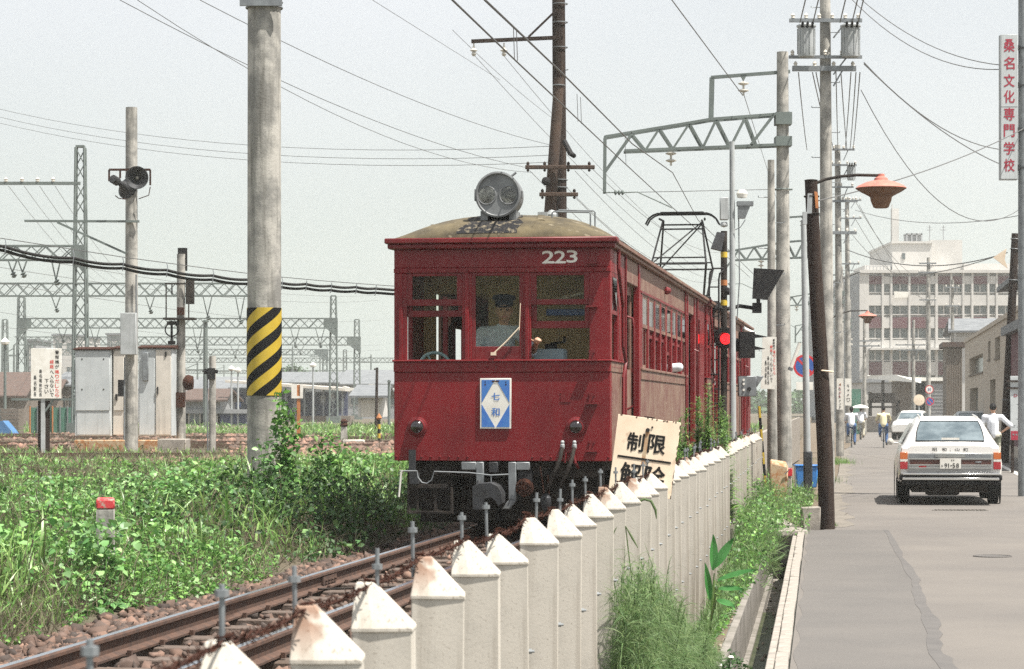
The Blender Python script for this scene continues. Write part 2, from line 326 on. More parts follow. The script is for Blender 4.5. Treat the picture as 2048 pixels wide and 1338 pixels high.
def rotm(yaw, pitch, roll):
    cy, sy, cp, sp, c_, s_ = np.cos(yaw), np.sin(yaw), np.cos(pitch), np.sin(pitch), np.cos(roll), np.sin(roll)
    A = np.empty((len(yaw), 3, 3)); Z = np.zeros_like(yaw); O = np.ones_like(yaw)
    Rz = np.stack([cy,-sy,Z, sy,cy,Z, Z,Z,O], -1).reshape(-1,3,3); Rx = np.stack([O,Z,Z, Z,cp,-sp, Z,sp,cp], -1).reshape(-1,3,3); Ry = np.stack([c_,Z,s_, Z,O,Z, -s_,Z,c_], -1).reshape(-1,3,3)
    return Rz @ Rx @ Ry
def scatter(name, tv, tf, pos, rot, scl, mats, parent=None, smooth=False, jitter=0):
    tv = np.array(tv, float); tf = np.array(tf); n = len(pos)
    scl = np.asarray(scl, float)
    if scl.ndim == 1: scl = np.repeat(scl[:, None], 3, 1)
    T = np.repeat(tv[None], n, 0)*scl[:, None, :]
    if jitter: T += rng.normal(0, jitter, T.shape)*scl[:, None, :]
    V = np.einsum('nij,nkj->nki', rot, T)+np.asarray(pos)[:, None, :]
    Fc = (tf[None]+(np.arange(n)*len(tv))[:, None, None]).reshape(-1, tf.shape[1])
    return npmesh(name, V.reshape(-1, 3), Fc, mats, parent, smooth)
def vnoise(x, y, s, seed=0):
    r = np.random.default_rng(seed).random((64, 64)); x = np.asarray(x)/s+100; y = np.asarray(y)/s+100
    xi = np.floor(x).astype(int); yi = np.floor(y).astype(int); fx = x-xi; fy = y-yi; fx = fx*fx*(3-2*fx); fy = fy*fy*(3-2*fy)
    g = lambda a, b: r[a % 64, b % 64]
    return (g(xi,yi)*(1-fx)+g(xi+1,yi)*fx)*(1-fy)+(g(xi,yi+1)*(1-fx)+g(xi+1,yi+1)*fx)*fy
# lettering: each character fitted into its own box on a plane facing -y
_tc = {}
def glyph(ch, bold):
    if (ch, bold) not in _tc:
        cu = bpy.data.curves.new('t', 'FONT'); cu.body = ch; cu.size = 1; cu.offset = bold; cu.resolution_u = 3; cu.fill_mode = 'FRONT'
        o = bpy.data.objects.new('t', cu); COL.objects.link(o); bpy.context.view_layer.update()
        me = bpy.data.meshes.new_from_object(o.evaluated_get(bpy.context.evaluated_depsgraph_get()))
        vs = [v.co.copy() for v in me.vertices]; fs = [tuple(p.vertices) for p in me.polygons]
        bpy.data.objects.remove(o); bpy.data.curves.remove(cu); bpy.data.meshes.remove(me); _tc[(ch, bold)] = (vs, fs)
    return _tc[(ch, bold)]
def letters(name, items, m, parent, y=0.0, bold=.02, th=.0015, rot=None):
    mb = MB(); bo = bold; bold = 0
    for it in items:
        ch, cx, cz, wd, ht = it[:5]; vs, fs = glyph(ch, bold)
        if not vs: continue
        x0 = min(v.x for v in vs); x1 = max(v.x for v in vs); z0 = min(v.y for v in vs); z1 = max(v.y for v in vs)
        sx = wd/max(x1-x0, 1e-3); sz = ht/max(z1-z0, 1e-3)
        if ch in '一ー-・': sz = sx
        for k, (dx, dz) in enumerate(((0, 0), (1, 0), (-1, 0), (0, 1), (0, -1)) if bo else ((0, 0),)):
            mb.add([(cx+(v.x-(x0+x1)/2)*sx*.96+dx*bo*wd*.8, y-th-.00012*k, cz+(v.y-(z0+z1)/2)*sz*.96+dz*bo*wd*.8) for v in vs], fs)
    o = mb.build(name, m, parent, smooth=False); return o
def wire(name, a, b, sag=0, r=.006, n=14, label='', m='wire', cat='cable', group=None, parent=None):
    a, b = Vector(a), Vector(b); pts = [a.lerp(b, i/n)-Vector((0,0,sag*4*(i/n)*(1-i/n))) for i in range(n+1)]
    o = MB().tube(pts, r, 5).build(name, m, parent)
    if not parent: tag(o, label, cat, group)
    return o
# ---------------- the lie of the land ----------------
def XF(Y): return .353+.1235*(Y-10.2)          # concrete fence line
def XK(Y): return 1.70+.123*(Y-15.3)           # kerb of the road
TD = .1455; TX0, TY0 = -.045, 24.0              # track centre line
def XT(Y): return TX0+TD*(Y-TY0)
TA = math.atan(TD); RAILZ = .43
def smooth(a, b, x): t = np.clip((x-a)/(b-a), 0, 1); return t*t*(3-2*t)
def gz(X, Y):
    X = np.asarray(X, float); Y = np.asarray(Y, float)
    d = (XT(Y)-X)*math.cos(TA)                  # distance left of the track centre
    bed = .238-.15*smooth(.75, 1.5, d)
    soil = .16+.10*vnoise(X, Y, 1.7, 3)+.30*smooth(1.8, 4.0, d)
    z = np.where(d > .8, np.maximum(bed, soil*smooth(1.0, 1.9, d)+bed*(1-smooth(1.0, 1.9, d))), bed)
    yard = .50+.04*vnoise(X, Y, 5, 5)
    k = smooth(36, 50, Y)*smooth(1.0, 3, d)
    return z*(1-k)+yard*k
def gzs(X, Y): return float(gz(X, Y))
def ground_left():
    ys = np.concatenate([np.arange(1.5, 60, .4), np.arange(60, 130, 2), [140, 160, 200, 260, 400, 700, 1200, 3000]])
    ts = np.concatenate([[0], np.arange(.1, 16, .3), np.arange(16, 60, 2), [70, 100, 160, 300, 700, 2500]])
    Yg, Tg = np.meshgrid(ys, ts, indexing='ij'); Xg = XF(Yg)-Tg; Zg = gz(Xg, Yg)
    Zg = np.where(Tg == 0, -.4, Zg); Xg[:, 0] = Xg[:, 1]+.0
    n, m = Yg.shape; V = np.stack([Xg, Yg, Zg], -1).reshape(-1, 3); i = np.arange(n*m).reshape(n, m)
    Fc = np.stack([i[:-1, :-1], i[:-1, 1:], i[1:, 1:], i[1:, :-1]], -1).reshape(-1, 4)
    tag(npmesh('ground', V, Fc, 'soil', smooth=True), kind='structure')
ground_left()
g = MB()
def strip(mb, f0, f1, y0, y1, z, n=1, mi=0):
    for k in range(n):
        a = y0+(y1-y0)*k/n; b = y0+(y1-y0)*(k+1)/n
        mb.add([(f0(a), a, z), (f1(a), a, z), (f1(b), b, z), (f0(b), b, z)], [(0, 1, 2, 3)], mi)
strip(g, lambda Y: XF(Y)-.1, lambda Y: XK(Y)-.515, 1.5, 33, -.10, 20)
strip(g, lambda Y: XK(Y)+.05, lambda Y: 60, 1.5, 33, -.05)
g.add([(XF(33)-.1, 33, -.05), (3000, 33, -.05), (3000, 3000, -.05), (XF(3000)-.1, 3000, -.05)], [(0, 1, 2, 3)])
tag(g.build('verge', 'dirt', smooth=False), kind='structure')
# road sheet
g = MB(); le = [(XK(1.5)+.0, 1.5), (XK(31.8), 31.8), (4.35, 33.4), (5.3, 41), (12.5, 94), (19, 135), (25, 175), (27, 200)]
re = [(9, 1.5), (12.5, 31.8), (12.7, 33.4), (13.5, 41), (21, 94), (30, 135), (40, 175), (46, 200)]
for i in range(len(le)-1):
    g.add([(*le[i], 0), (*re[i], 0), (*re[i+1], 0), (*le[i+1], 0)], [(0, 1, 2, 3)])
tag(g.build('road', 'asphalt', smooth=False), kind='structure')
g = MB(); g.bar((7.2, 27, .004), (13.15, 66.7, .004), .14, .004); g.bar((13.15, 66.7, .004), (17.6, 97, .004), .14, .004)
tag(g.build('road_line', 'white', smooth=False), kind='structure')
def sheet(name, pts, z, m, kind='structure'):
    mb = MB(); mb.add([(x, y, z) for x, y in pts], [tuple(range(len(pts)))]); return tag(mb.build(name, m, smooth=False), kind=kind)
def RP(x, y): Y = F*EYE/(y-HY); return (GX(x, Y), Y)
def jag(pts, amp, n=8, seed=1):
    r = random.Random(seed); o = []
    for a, b in zip(pts, pts[1:]):
        for k in range(n): t = k/n; o.append((a[0]+(b[0]-a[0])*t+r.uniform(-amp, amp), a[1]+(b[1]-a[1])*t))
    return o+[pts[-1]]
L1 = jag([RP(1768, 1060), RP(1790, 1105), RP(1822, 1160), RP(1828, 1200), RP(1850, 1250), RP(1856, 1300), RP(1885, 1345)], .012, 5)
L2 = jag([RP(1776, 1060), RP(1802, 1105), RP(1838, 1160), RP(1852, 1200), RP(1880, 1250), RP(1886, 1300), RP(1925, 1345)], .022, 5, 5)
mb = MB()
for i in range(len(L1)-1): mb.add([(*L1[i], .004), (*L2[i], .004), (*L2[i+1], .004), (*L1[i+1], .004)], [(0, 1, 2, 3)])
tag(mb.build('road_seam_stain', 'asphaltd', smooth=False), kind='structure')
# newer asphalt strip between the kerb and the seam
K1 = [(XK(p[1])+.03+.02*math.sin(p[1]*3), p[1]) for p in L1]; mb = MB()
for i in range(len(L1)-1): mb.add([(*K1[i], .002), (*L1[i], .002), (*L1[i+1], .002), (*K1[i+1], .002)], [(0, 1, 2, 3)])
tag(mb.build('asphalt_patch', 'asphalt2', smooth=False), kind='structure')
dl = [(4.35, 33.4), (5.3, 41), (8.2, 62), (12.5, 94)]; q_ = jag(dl, .0, 14); r_ = random.Random(21); mb = MB(); a_ = [(x-.1, y) for x, y in q_]; b_ = [(x+.12+r_.uniform(-.08, .2), y) for x, y in q_]
for i in range(len(q_)-1): mb.add([(*a_[i], .003), (*b_[i], .003), (*b_[i+1], .003), (*a_[i+1], .003)], [(0, 1, 2, 3)])
tag(mb.build('road_edge_dirt', 'edgedirt', smooth=False), kind='structure')
rk = random.Random(11)
def crack(x, y, n=7, d=18):
    p = [RP(x, y)]; X_, Y_ = x, y; mb = MB()
    for k in range(n): X_ += rk.uniform(2, d*.8); Y_ += rk.uniform(-3, 4); p.append(RP(X_, Y_))
    for a, b in zip(p, p[1:]): mb.add([(a[0], a[1], .006), (b[0], b[1], .006), (b[0], b[1]+.04, .006), (a[0], a[1]+.05, .006)], [(0, 1, 2, 3)])
    tag(mb.build('road_crack', 'soot', smooth=False), kind='structure')
for x, y, n in ((1662, 960, 3), (1665, 975, 2), (1700, 968, 2), (1690, 1030, 3)): crack(x, y, n, 9)
# trench cover strip and manhole in the road
c = RP(1920, 1021); t = thing('drain_grate', 'dark slotted drain grate in the road behind the white car', 'drain grate', (c[0], c[1], 0))
mb = MB(); mb.box(-.42, .42, -.10, .10, .002, .008); mb.build('frame', 'gutter', t)
mb = MB()
for k in range(14): mb.box(-.39+k*.058, -.39+k*.058+.03, -.08, .08, .008, .014)
mb.build('bars', 'soot', t)
c = RP(1985, 1113); t = thing('manhole_cover', 'worn round manhole cover in the road at right', 'manhole cover', (c[0], c[1], 0))
MB().lathe([(.19, .0015), (.19, .006), (.17, .007), (.165, .004), (0, .004)], n=24).build('lid', 'asphaltd', t); MB().ring((0, 0, .004), .2, .008, (0, 0, 1)).build('rim', 'asphaltd', t)
# gutter: kerb blocks, side walls, bed, water
gt = MB(); strip(gt, lambda Y: XK(Y)-.52, lambda Y: XK(Y)-.05, 1.5, 31.5, -.56); gu = gt.build('gutter', 'gutter', smooth=False); tag(gu, kind='structure')
ka = math.atan(.123); y = 9.0; i = 0
while y < 31.3:
    L = .60; mb = MB(); mb.box(-.095, -.012, .0015, L-.0015, -.10, .022); o = mb.build('kerb_block', 'kerb', gu, bevel=.006); o.location = (XK(y)+random.uniform(-.004, .004), y, random.uniform(-.004, .004)); o.rotation_euler = (0, 0, -ka+random.uniform(-.004, .004)); y += L
y = 9.0
while y < 31:
    for nm, x0, x1, z1, zz in (('channel_wall', -.15, -.10, .012, -.57), ('channel_wall', -.50, -.44, -.07, -.57), ('channel_ledge', -.44, -.39, -.46, -.57)):
        mb = MB(); mb.box(x0, x1, .006, 1.99, zz, z1); o = mb.build(nm, 'gutter' if x0 < -.2 else 'kerb', gu, bevel=.006); o.location = (XK(y), y, random.uniform(-.004, .004)); o.rotation_euler = (0, 0, -ka)
    y += 2
g = MB(); strip(g, lambda Y: XK(Y)-.41, lambda Y: XK(Y)-.14, 1.5, 25.5, -.49); tag(g.build('gutter_water', 'water', smooth=False), kind='structure')
gt = MB(); gt.box(XK(31.6)-.75, XK(31.6)-.02, 31.5, 31.7, -.8, -.02); gt.build('end_wall', 'soot', gu, smooth=False)
# stones, leaves and litter lying in the gutter and on the verge
pp = []; 
for k in range(300):
    Y = rng.uniform(14, 31.5); off = rng.choice([rng.uniform(-.70, -.5), rng.uniform(-.70, -.5), rng.uniform(-.38, -.15), rng.uniform(-.6, -.5)]); z = -.10 if off < -.5 else (-.485 if off < 0 else .004)
    pp.append((XK(Y)+off, Y, z))
M['dirtstone'] = mat('grit', (.3, .26, .22), (.12, .10, .08), rough=.95, island=.4); pp = np.array(pp); n = len(pp); cube = [(-1,-1,-1),(1,-1,-1),(1,1,-1),(-1,1,-1),(-1,-1,1),(1,-1,1),(1,1,1),(-1,1,1)]; cubef = [(0,3,2,1),(4,5,6,7),(0,1,5,4),(1,2,6,5),(2,3,7,6),(3,0,4,7)]
tag(scatter('rubble', cube, cubef, pp, rotm(rng.uniform(0, 6, n), rng.uniform(-.5, .5, n), rng.uniform(-.5, .5, n)), rng.uniform(.004, .015, (n, 3)), 'dirtstone', jitter=.25), kind='stuff')
# concrete slab over the gutter, block and litter beside the leaning pole
mb = MB(); mb.hexa([(-.62, 0, 0), (.14, .0, 0), (.22, 3.6, 0), (-.52, 3.6, 0)], [(-.62, .05, .13), (.13, 0, .14), (.22, 3.6, .12), (-.52, 3.6, .1)]); o = mb.build('gutter_slab', 'kerb', bevel=.012); o.location = (XK(31.8)-.1, 31.8, -.10); tag(o, 'grey concrete slab laid over the gutter among the weeds', 'concrete slab')
mb = MB(); mb.hexa([(-.11, -.1, 0), (.11, -.1, 0), (.11, .16, 0), (-.11, .16, 0)], [(-.12, -.1, .32), (.115, -.1, .335), (.115, .16, .335), (-.12, .16, .32)]); o = mb.build('concrete_block', 'kerb', bevel=.01); o.location = (GX(1622, 32.7), 32.7, -.03); tag(o, 'square concrete block at the foot of the leaning pole', 'concrete block')

# ---------------- the narrow-gauge track ----------------
tr = thing('railway_track', 'narrow gauge track with rusty rails and worn wooden sleepers in front of the train', 'railway track', (XT(2), 2, 0), -TA)
def rail(xo, y0=0, y1=75):
    prof = [(-.045, 0), (.045, 0), (.045, .012), (.008, .028), (.008, .085), (.028, .096), (.028, .112), (.020, .122), (-.020, .122), (-.028, .112), (-.028, .096), (-.008, .085), (-.008, .028), (-.045, .012)]
    mb = MB(); n = len(prof); v = [(xo+a, y0, RAILZ-.122+b) for a, b in prof]+[(xo+a, y1, RAILZ-.122+b) for a, b in prof]
    for i in range(n): mb.add([v[i], v[(i+1) % n], v[n+(i+1) % n], v[n+i]], [(0, 1, 2, 3)], 1 if i in (7,) else 0)
    mb.add(v, [tuple(range(n)), tuple(range(2*n-1, n-1, -1))]); return mb.build('rail', ['railside', 'railtop'], tr)
rail(-.41); rail(.41)
def sleeper(y, dz=0, L=1.45, w=.19):
    r = random.uniform; mb = MB(); a = [(-L/2+r(-.05, .05), -w/2), (L/2+r(-.05, .05), -w/2+r(-.01, .01)), (L/2+r(-.03, .03), w/2), (-L/2, w/2+r(-.01, .01))]
    zt = RAILZ-.125+dz; mb.hexa([(x, yy, zt-.13) for x, yy in a], [(x, yy, zt+r(-.006, .003)) for x, yy in a]); o = mb.build('sleeper', 'sleeper', tr, bevel=.008); o.location = (0, y, 0); o.rotation_euler = (0, 0, r(-.02, .02)); return o
y = .3
while y < 40: sleeper(y, random.uniform(-.008, 0)); y += .60
for xo in (-.41, .41):
    mb = MB()
    for k in range(66):
        y = .3+.6*k
        for s in (-1, 1): mb.box(xo+s*.062-.012, xo+s*.062+.012, y-.014, y+.014, RAILZ-.125, RAILZ-.095)
    tag(mb.build('rail_spikes', 'railside', tr), kind='stuff')
def fish(y, xo=-.41, s=1):
    mb = MB(); mb.box(xo+s*.009, xo+s*.026, y-.22, y+.22, RAILZ-.092, RAILZ-.036)
    for k in (-.15, -.05, .05, .15): mb.cyl((xo+s*.026, y+k, RAILZ-.064), (xo+s*.042, y+k, RAILZ-.064), .012, n=6)
    mb.build('fishplate', 'railside', tr)
fish(16.1); fish(16.1, -.41, -1); fish(19.5, .41, -1)
# bond wires and pipe across the sleepers
mb = MB(); mb.tube([(-.36, 15.6, RAILZ-.10), (-.1, 15.9, RAILZ-.11), (.3, 16.0, RAILZ-.10)], .008); mb.build('bond_wire', 'soot', tr)
# ballast
def ballast():
    n = 68000; Y = 2.6+(rng.random(n)**1.15)*32; d = rng.uniform(-1.55, 1.75, n); X = XT(Y)+d
    keep = (X < XF(Y)-.16) & (np.abs(np.abs(d)-.415) > .075); ph = np.abs(((Y-2.3+.3) % .6)-.3)   # stones on sleepers are rarer
    ys = ((Y-2)/math.cos(TA)-.3) % .6; on = (np.minimum(ys, .6-ys) < .10) & (np.abs(d) < .72); keep &= ~(on & (rng.random(n) < .95))
    X, Y, d, on = X[keep], Y[keep], d[keep], on[keep]; n = len(X)
    s = rng.uniform(.009, .026, n); s[rng.random(n) < .08] *= 1.6; s[on] *= .7
    z = gz(X, Y)+rng.uniform(-.01, .022, n); z = np.where(on, RAILZ-.115, z)
    sc = np.stack([s*rng.uniform(.8, 1.4, n), s*rng.uniform(.8, 1.3, n), s*rng.uniform(.5, .9, n)], -1)
    tag(scatter('ballast', cube, cubef, np.stack([X, Y, z], -1), rotm(rng.uniform(0, 6.3, n), rng.normal(0, .8, n), rng.normal(0, .8, n)), sc, 'stone', jitter=.34), kind='stuff')
    # reddish gravel of the yard beyond the weeds
    n = 16000; Y = rng.uniform(46, 96, n); X = rng.uniform(-.24, .1, n)*Y; keep = (X < XT(Y)-2) & (vnoise(X, Y, 4, 8)+.22*(Y < 72)-.35*(X/Y < -.115) > .42); X, Y = X[keep], Y[keep]; n = len(X)
    s = rng.uniform(.03, .085, n); sc = np.stack([s*rng.uniform(.8, 1.5, n), s, s*.7], -1)
    tag(scatter('yard_gravel', cube, cubef, np.stack([X, Y, gz(X, Y)+.02], -1), rotm(rng.uniform(0, 6.3, n), rng.normal(0, .5, n), rng.normal(0, .5, n)), sc, 'stonep', jitter=.25), kind='stuff')
ballast()

# ---------------- concrete post fence with barbed wire ----------------
fe = thing('concrete_fence', 'row of pale concrete posts with sloped caps and rusty barbed wire beside the track', 'fence', (XF(3), 3, -.15))
def post_mesh(seed):
    r = random.Random(seed); j = lambda a: r.uniform(-a*1.8, a*1.8); H = 1.27; w = .133; d = .12
    mb = MB(); b0 = [(0, 0, 0), (w, 0, 0), (w, d, 0), (0, d, 0)]; b1 = [(x, y, H+j(.003)) for x, y, _ in b0]; mb.hexa(b0, b1)
    tx0, tx1 = .010+j(.003), .046+j(.004); zt = H+.095+j(.004)
    e = .002; lo = [(-e, -e), (.046, -e-.003), (w+e, -e), (w+e, d+e), (-e, d+e)]; mx = tx1-.016
    hi = [(tx0, .040), (mx, .037), (tx1, .040), (tx1, .085), (tx0, .085)]; n = 5; vs = [(x, y, H-.006) for x, y in lo]+[(x, y, H+.003) for x, y in lo]+[(x, y, zt) for x, y in hi]
    mb.add(vs, [(4, 3, 2, 1, 0), (10, 11, 12, 13, 14)]+[(q*5+i, q*5+(i+1) % 5, q*5+5+(i+1) % 5, q*5+5+i) for q in (0, 1) for i in range(5)])
    o = mb.build('post', 'fence_rust' if seed in (2, 8) else 'fence', fe, bevel=.0022, smooth=False); return o
def rod_mesh(seed):
    r = random.Random(seed); mb = MB(); h = r.uniform(.088, .104); nz = h*r.uniform(.45, .82); x, y, z = .028, .062, 1.355
    mb.cyl((x, y, z-.04), (x, y, z+h), .0048, n=8); mb.cyl((x, y, z+nz), (x, y, z+nz+.012), .012, n=6); return mb.build('threaded_rod', 'galv', None)
posts = [post_mesh(i) for i in range(9)]; rods = [rod_mesh(i) for i in range(5)]
mb = MB(); z = 0; mb.cyl((.1335, .03, z), (.143, .03, z), .009, n=6); mb.cyl((.143, .03, z), (.152, .03, z), .005, n=6)
bolt = mb.build('side_bolt', 'galv', None)
PY = [5.5+.78*k for k in range(-4, 43)]; tips = []
proto_used = set()
for k, Y in enumerate(PY):
    pi = [0, 3, 1, 8, 4, 2, 6, 7, 5][k % 9]; o = posts[pi] if pi not in proto_used else posts[pi].copy()
    if pi in proto_used: COL.objects.link(o)
    proto_used.add(pi); o.parent = fe
    rr = random.Random(k); x = XF(Y)+max(0, 6.2-Y)*.026-.133-XF(3)+rr.uniform(-.005, .005); dz = rr.uniform(-.012, .010)
    o.location = (x, Y-3, dz); o.rotation_euler = (rr.uniform(-.008, .008), rr.uniform(-.009, .009), rr.uniform(-.03, .03)); tips.append(Vector((x+.028, Y-3+.062, dz+1.365)))
    c = rods[k % 5].copy(); COL.objects.link(c); c.parent = o; c.rotation_euler = (rr.uniform(-.02, .02), rr.uniform(-.02, .02), 0)
    for z in (.99, .60, .15): c = bolt.copy(); COL.objects.link(c); c.parent = o; c.location = (0, 0, z)
for o in rods+[bolt]: bpy.data.objects.remove(o)
mb = MB(); rr = random.Random(3)
for a, b in zip(tips, tips[1:]):
    sag = rr.uniform(.004, .022); n = 10
    for s in (0, 1, 2):
        pts = [a.lerp(b, i/n)-Vector((0, 0, sag*4*(i/n)*(1-i/n)))+Vector((.004*math.cos(i*2+s*2.1)+rr.uniform(-.003, .003), 0, .004*math.sin(i*2+s*2.1)+rr.uniform(-.003, .003))) for i in range(n+1)]
        mb.tube(pts, .0022, 4)
    for i in range(1, 13):
        p = a.lerp(b, (i+rr.uniform(-.2, .2))/13)-Vector((0, 0, sag*4*(i/13)*(1-i/13)))
        for q in range(3):
            d = Vector((rr.uniform(-1, 1), rr.uniform(-.6, .6), rr.uniform(-1, 1))).normalized()*.017; mb.tube([p-d, p+d], .0014, 3)
    for q in range(4): mb.ring(a+Vector((0, 0, -.008+q*.006)), .010+rr.uniform(0, .006), .0022, (rr.uniform(-.3, .3), rr.uniform(-.3, .3), 1), 8, 4)
mb.build('barbed_wire', 'rust', fe)
# the board that reads 制限 解除
BY = 14.9; s = BY/F; sg = thing('limit_board', 'cream rust-edged board lettered 制限 解除 leaning behind the fence', 'sign board', P(1279, 990, BY)); sg.rotation_euler = (R(-3), R(8), R(3)); W2 = 63.5*s; BH = 155*s
mb = MB(); mb.box(-W2, W2, 0, .004, 0, BH); mb.build('plate', 'cream', sg, bevel=.002)
letters('lettering', [('制', -22*s, 104*s, 34*s, 38*s), ('限', 21*s, 105*s, 36*s, 38*s), ('解', -24*s, 37*s, 42*s, 50*s), ('除', 25*s, 37*s, 42*s, 50*s)], 'ink', sg, -.001, .03)
mb = MB(); mb.box(-54*s, 54*s, -.003, -.0005, 70*s, 74*s); mb.build('ruled_line', 'ink', sg)
mb = MB(); mb.cyl((-.003, -.012, 131*s), (-.003, .0, 131*s), .012, n=12); mb.build('bolt', 'black', sg); mb = MB(); mb.cyl((.022, -.006, 138*s), (.022, 0, 138*s), .006, n=6); mb.build('bolt', 'black', sg)
mb = MB(); mb.add([(-.016, -.0012, 60*s), (.004, -.0012, 58*s), (.012, -.0012, 128*s), (-.012, -.0012, 130*s)], [(0, 1, 2, 3)]); mb.build('rust_stain', 'ruststain', sg, smooth=False)
mb = MB(); mb.box(-.03, .03, .0045, .035, -.9, 1.02*BH); mb.build('stake', 'wood', sg)
rr = random.Random(5); mb = MB()
for k in range(12):
    x = rr.uniform(-W2+.01, W2-.01); h = rr.uniform(.002, .009); mb.box(x-.004, x+.004, -.0012, -.0002, BH-h, BH-.0005)
for k in range(14):
    z = rr.uniform(.01, BH-.02); h = rr.uniform(.002, .005); mb.box(W2-h, W2-.0005, -.0012, -.0002, z-.01, z+.01)
tag(mb.build('rust_edge', 'rust', sg, smooth=False), kind='stuff')
# ---------------- people ----------------
def blob(name, segs, m, voxel=.012, parent=None):
    mb = MB()
    for s in segs:
        if s[0] == 'c':
            p0, p1, r0, r1 = Vector(s[1]), Vector(s[2]), s[3], s[4]; mb.cyl(p0, p1, r0, r1, 10)
            for p, r in ((p0, r0), (p1, r1)): mb.lathe([(r*math.sin(PI*i/6), -r*math.cos(PI*i/6)) for i in range(7)], p, n=10)
        else:
            c, rad = Vector(s[1]), s[2]; X0 = mb.X
            mb.X = Matrix.Translation(c) @ (s[3] if len(s) > 3 else Matrix.Identity(4)) @ Matrix.Diagonal((*rad, 1)); mb.lathe([(math.sin(PI*i/8), -math.cos(PI*i/8)) for i in range(9)], n=14); mb.X = X0
    o = mb.build(name, m, None, smooth=False); md = o.modifiers.new('r', 'REMESH'); md.mode = 'VOXEL'; md.voxel_size = voxel
    sm = o.modifiers.new('s', 'SMOOTH'); sm.iterations = 3; sm.factor = .5
    bpy.context.view_layer.update(); me = bpy.data.meshes.new_from_object(o.evaluated_get(bpy.context.evaluated_depsgraph_get()))
    old = o.data; o.modifiers.clear(); o.data = me; me.name = name; bpy.data.meshes.remove(old); me.shade_smooth()
    if parent: o.parent = parent
    return o
def human(label, loc, rz, J, shirt='shirt', trousers='jeans', fwd=(0, -1, 0), voxel=.013, cap=None, hairlen=0, legs=True, group=None, sleeves=.5):
    t = thing('person', label, 'person', loc, rz, group); V_ = {k: Vector(v) for k, v in J.items()}; f = Vector(fwd).normalized(); H = V_['head']; sd_ = f.cross(Vector((0, 0, 1)))
    def lerp(a, b, k): return V_[a].lerp(V_[b], k)
    tor = [('c', V_['pelvis'], V_['chest'], .125, .135), ('c', V_['shl'], V_['shr'], .062, .062), ('c', V_['hil'], V_['hir'], .10, .10), ('c', V_['chest'], V_['neck']-Vector((0, 0, .04)), .125, .07)]
    arms = []; hands = []
    for s in 'lr':
        arms += [('c', V_['sh'+s], V_['el'+s], .050, .040), ('c', V_['el'+s], V_['wr'+s], .039, .026)]
        d = (V_['wr'+s]-V_['el'+s]).normalized(); u = d.cross(Vector((.1, .3, 1))).normalized(); w_ = V_['wr'+s]
        hands.append(('c', w_+d*.02, w_+d*.075, .026, .032))
        for q, L in ((-.026, .062), (-.009, .074), (.009, .070), (.026, .055)):
            b = w_+d*.08+u*q; m_ = b+d*L*.55; e = m_+(d*.6+Vector((0, 0, -.8)))*L*.45; hands += [('c', b, m_, .0095, .009), ('c', m_, e, .009, .0075)]
        b = w_+d*.03+u*.028; hands.append(('c', b, b+d*.035+u*.03, .012, .009))
    lg = []
    if legs:
        for s in 'lr': lg += [('c', V_['hi'+s], V_['kn'+s], .082, .055), ('c', V_['kn'+s], V_['an'+s], .052, .036), ('c', V_['an'+s], V_['an'+s]+f*.14-Vector((0, 0, .045)), .036, .03)]
    headseg = [('e', H, (.075, .092, .112)), ('c', V_['neck']-Vector((0, 0, .05)), H-Vector((0, 0, .06)), .052, .052), ('e', H+f*.03-Vector((0, 0, .05)), (.055, .062, .062)),
               ('c', H+f*.088+Vector((0, 0, .012)), H+f*.108-Vector((0, 0, .022)), .009, .014), ('e', H+sd_*.078, (.012, .02, .03)), ('e', H-sd_*.078, (.012, .02, .03))]
    blob('body', tor+arms+hands+lg+headseg, 'skin', voxel, t)
    g_ = .014; sl = []
    for s in 'lr':
        k = sleeves; sl.append(('c', V_['sh'+s], lerp('sh'+s, 'el'+s, min(1, k*2)), .064, .058))
        if k > .5: sl.append(('c', V_['el'+s], lerp('el'+s, 'wr'+s, (k-.5)*2), .056, .042))
    blob('shirt', [(q[0], q[1], q[2], q[3]+g_, q[4]+g_) for q in tor[:2]]+[('c', V_['chest'], V_['neck']-Vector((0, 0, .05)), .14, .085)]+sl, shirt, voxel, t)
    if legs:
        blob('trousers', [('c', V_['hil'], V_['hir'], .118, .118)]+[x for s in 'lr' for x in (('c', V_['hi'+s], V_['kn'+s], .098, .074), ('c', V_['kn'+s], lerp('kn'+s, 'an'+s, .93), .07, .058))], trousers, voxel, t)
        blob('shoes', [x for s in 'lr' for x in (('c', V_['an'+s]-Vector((0, 0, .04))-f*.03, V_['an'+s]+f*.15-Vector((0, 0, .05)), .043, .036),)], 'black', voxel, t)
    if cap:
        mb = MB(); mb.lathe([(.088, -.02), (.092, .02), (.118, .045), (.112, .075), (.05, .088), (0, .09)], H+Vector((0, 0, .072))-f*.01, n=18)
        X0 = mb.X; mb.lathe([(.0, -.006), (.088, -.004), (.09, .0), (0, .004)], H+f*.045+Vector((0, 0, .056)), (f.x*.25, f.y*.25, 1), n=18); mb.build('peaked_cap', cap, t)
        blob('hair', [('e', H-f*.018-Vector((0, 0, .0)), (.078, .09, .085))], 'hair', voxel, t)
    else:
        blob('hair', [('e', H-f*.022+Vector((0, 0, .028)), (.084, .094, .100))]+([('c', H-f*.05, H-f*.06-Vector((0, 0, hairlen)), .07, .05)] if hairlen else []), 'hair', voxel, t)
    # eyes and mouth
    mb = MB()
    for q in (-1, 1): mb.lathe([(.010*math.sin(PI*i/6), -.007*math.cos(PI*i/6)) for i in range(7)], H+f*.086+sd_*q*.030+Vector((0, 0, .012)), f, 8)
    mb.build('eyes', 'ink', t)
    mb = MB(); mb.bar(H+f*.094-sd_*.02-Vector((0, 0, .055)), H+f*.094+sd_*.02-Vector((0, 0, .055)), .006, .006); mb.build('mouth', 'inkred2', t)
    return t

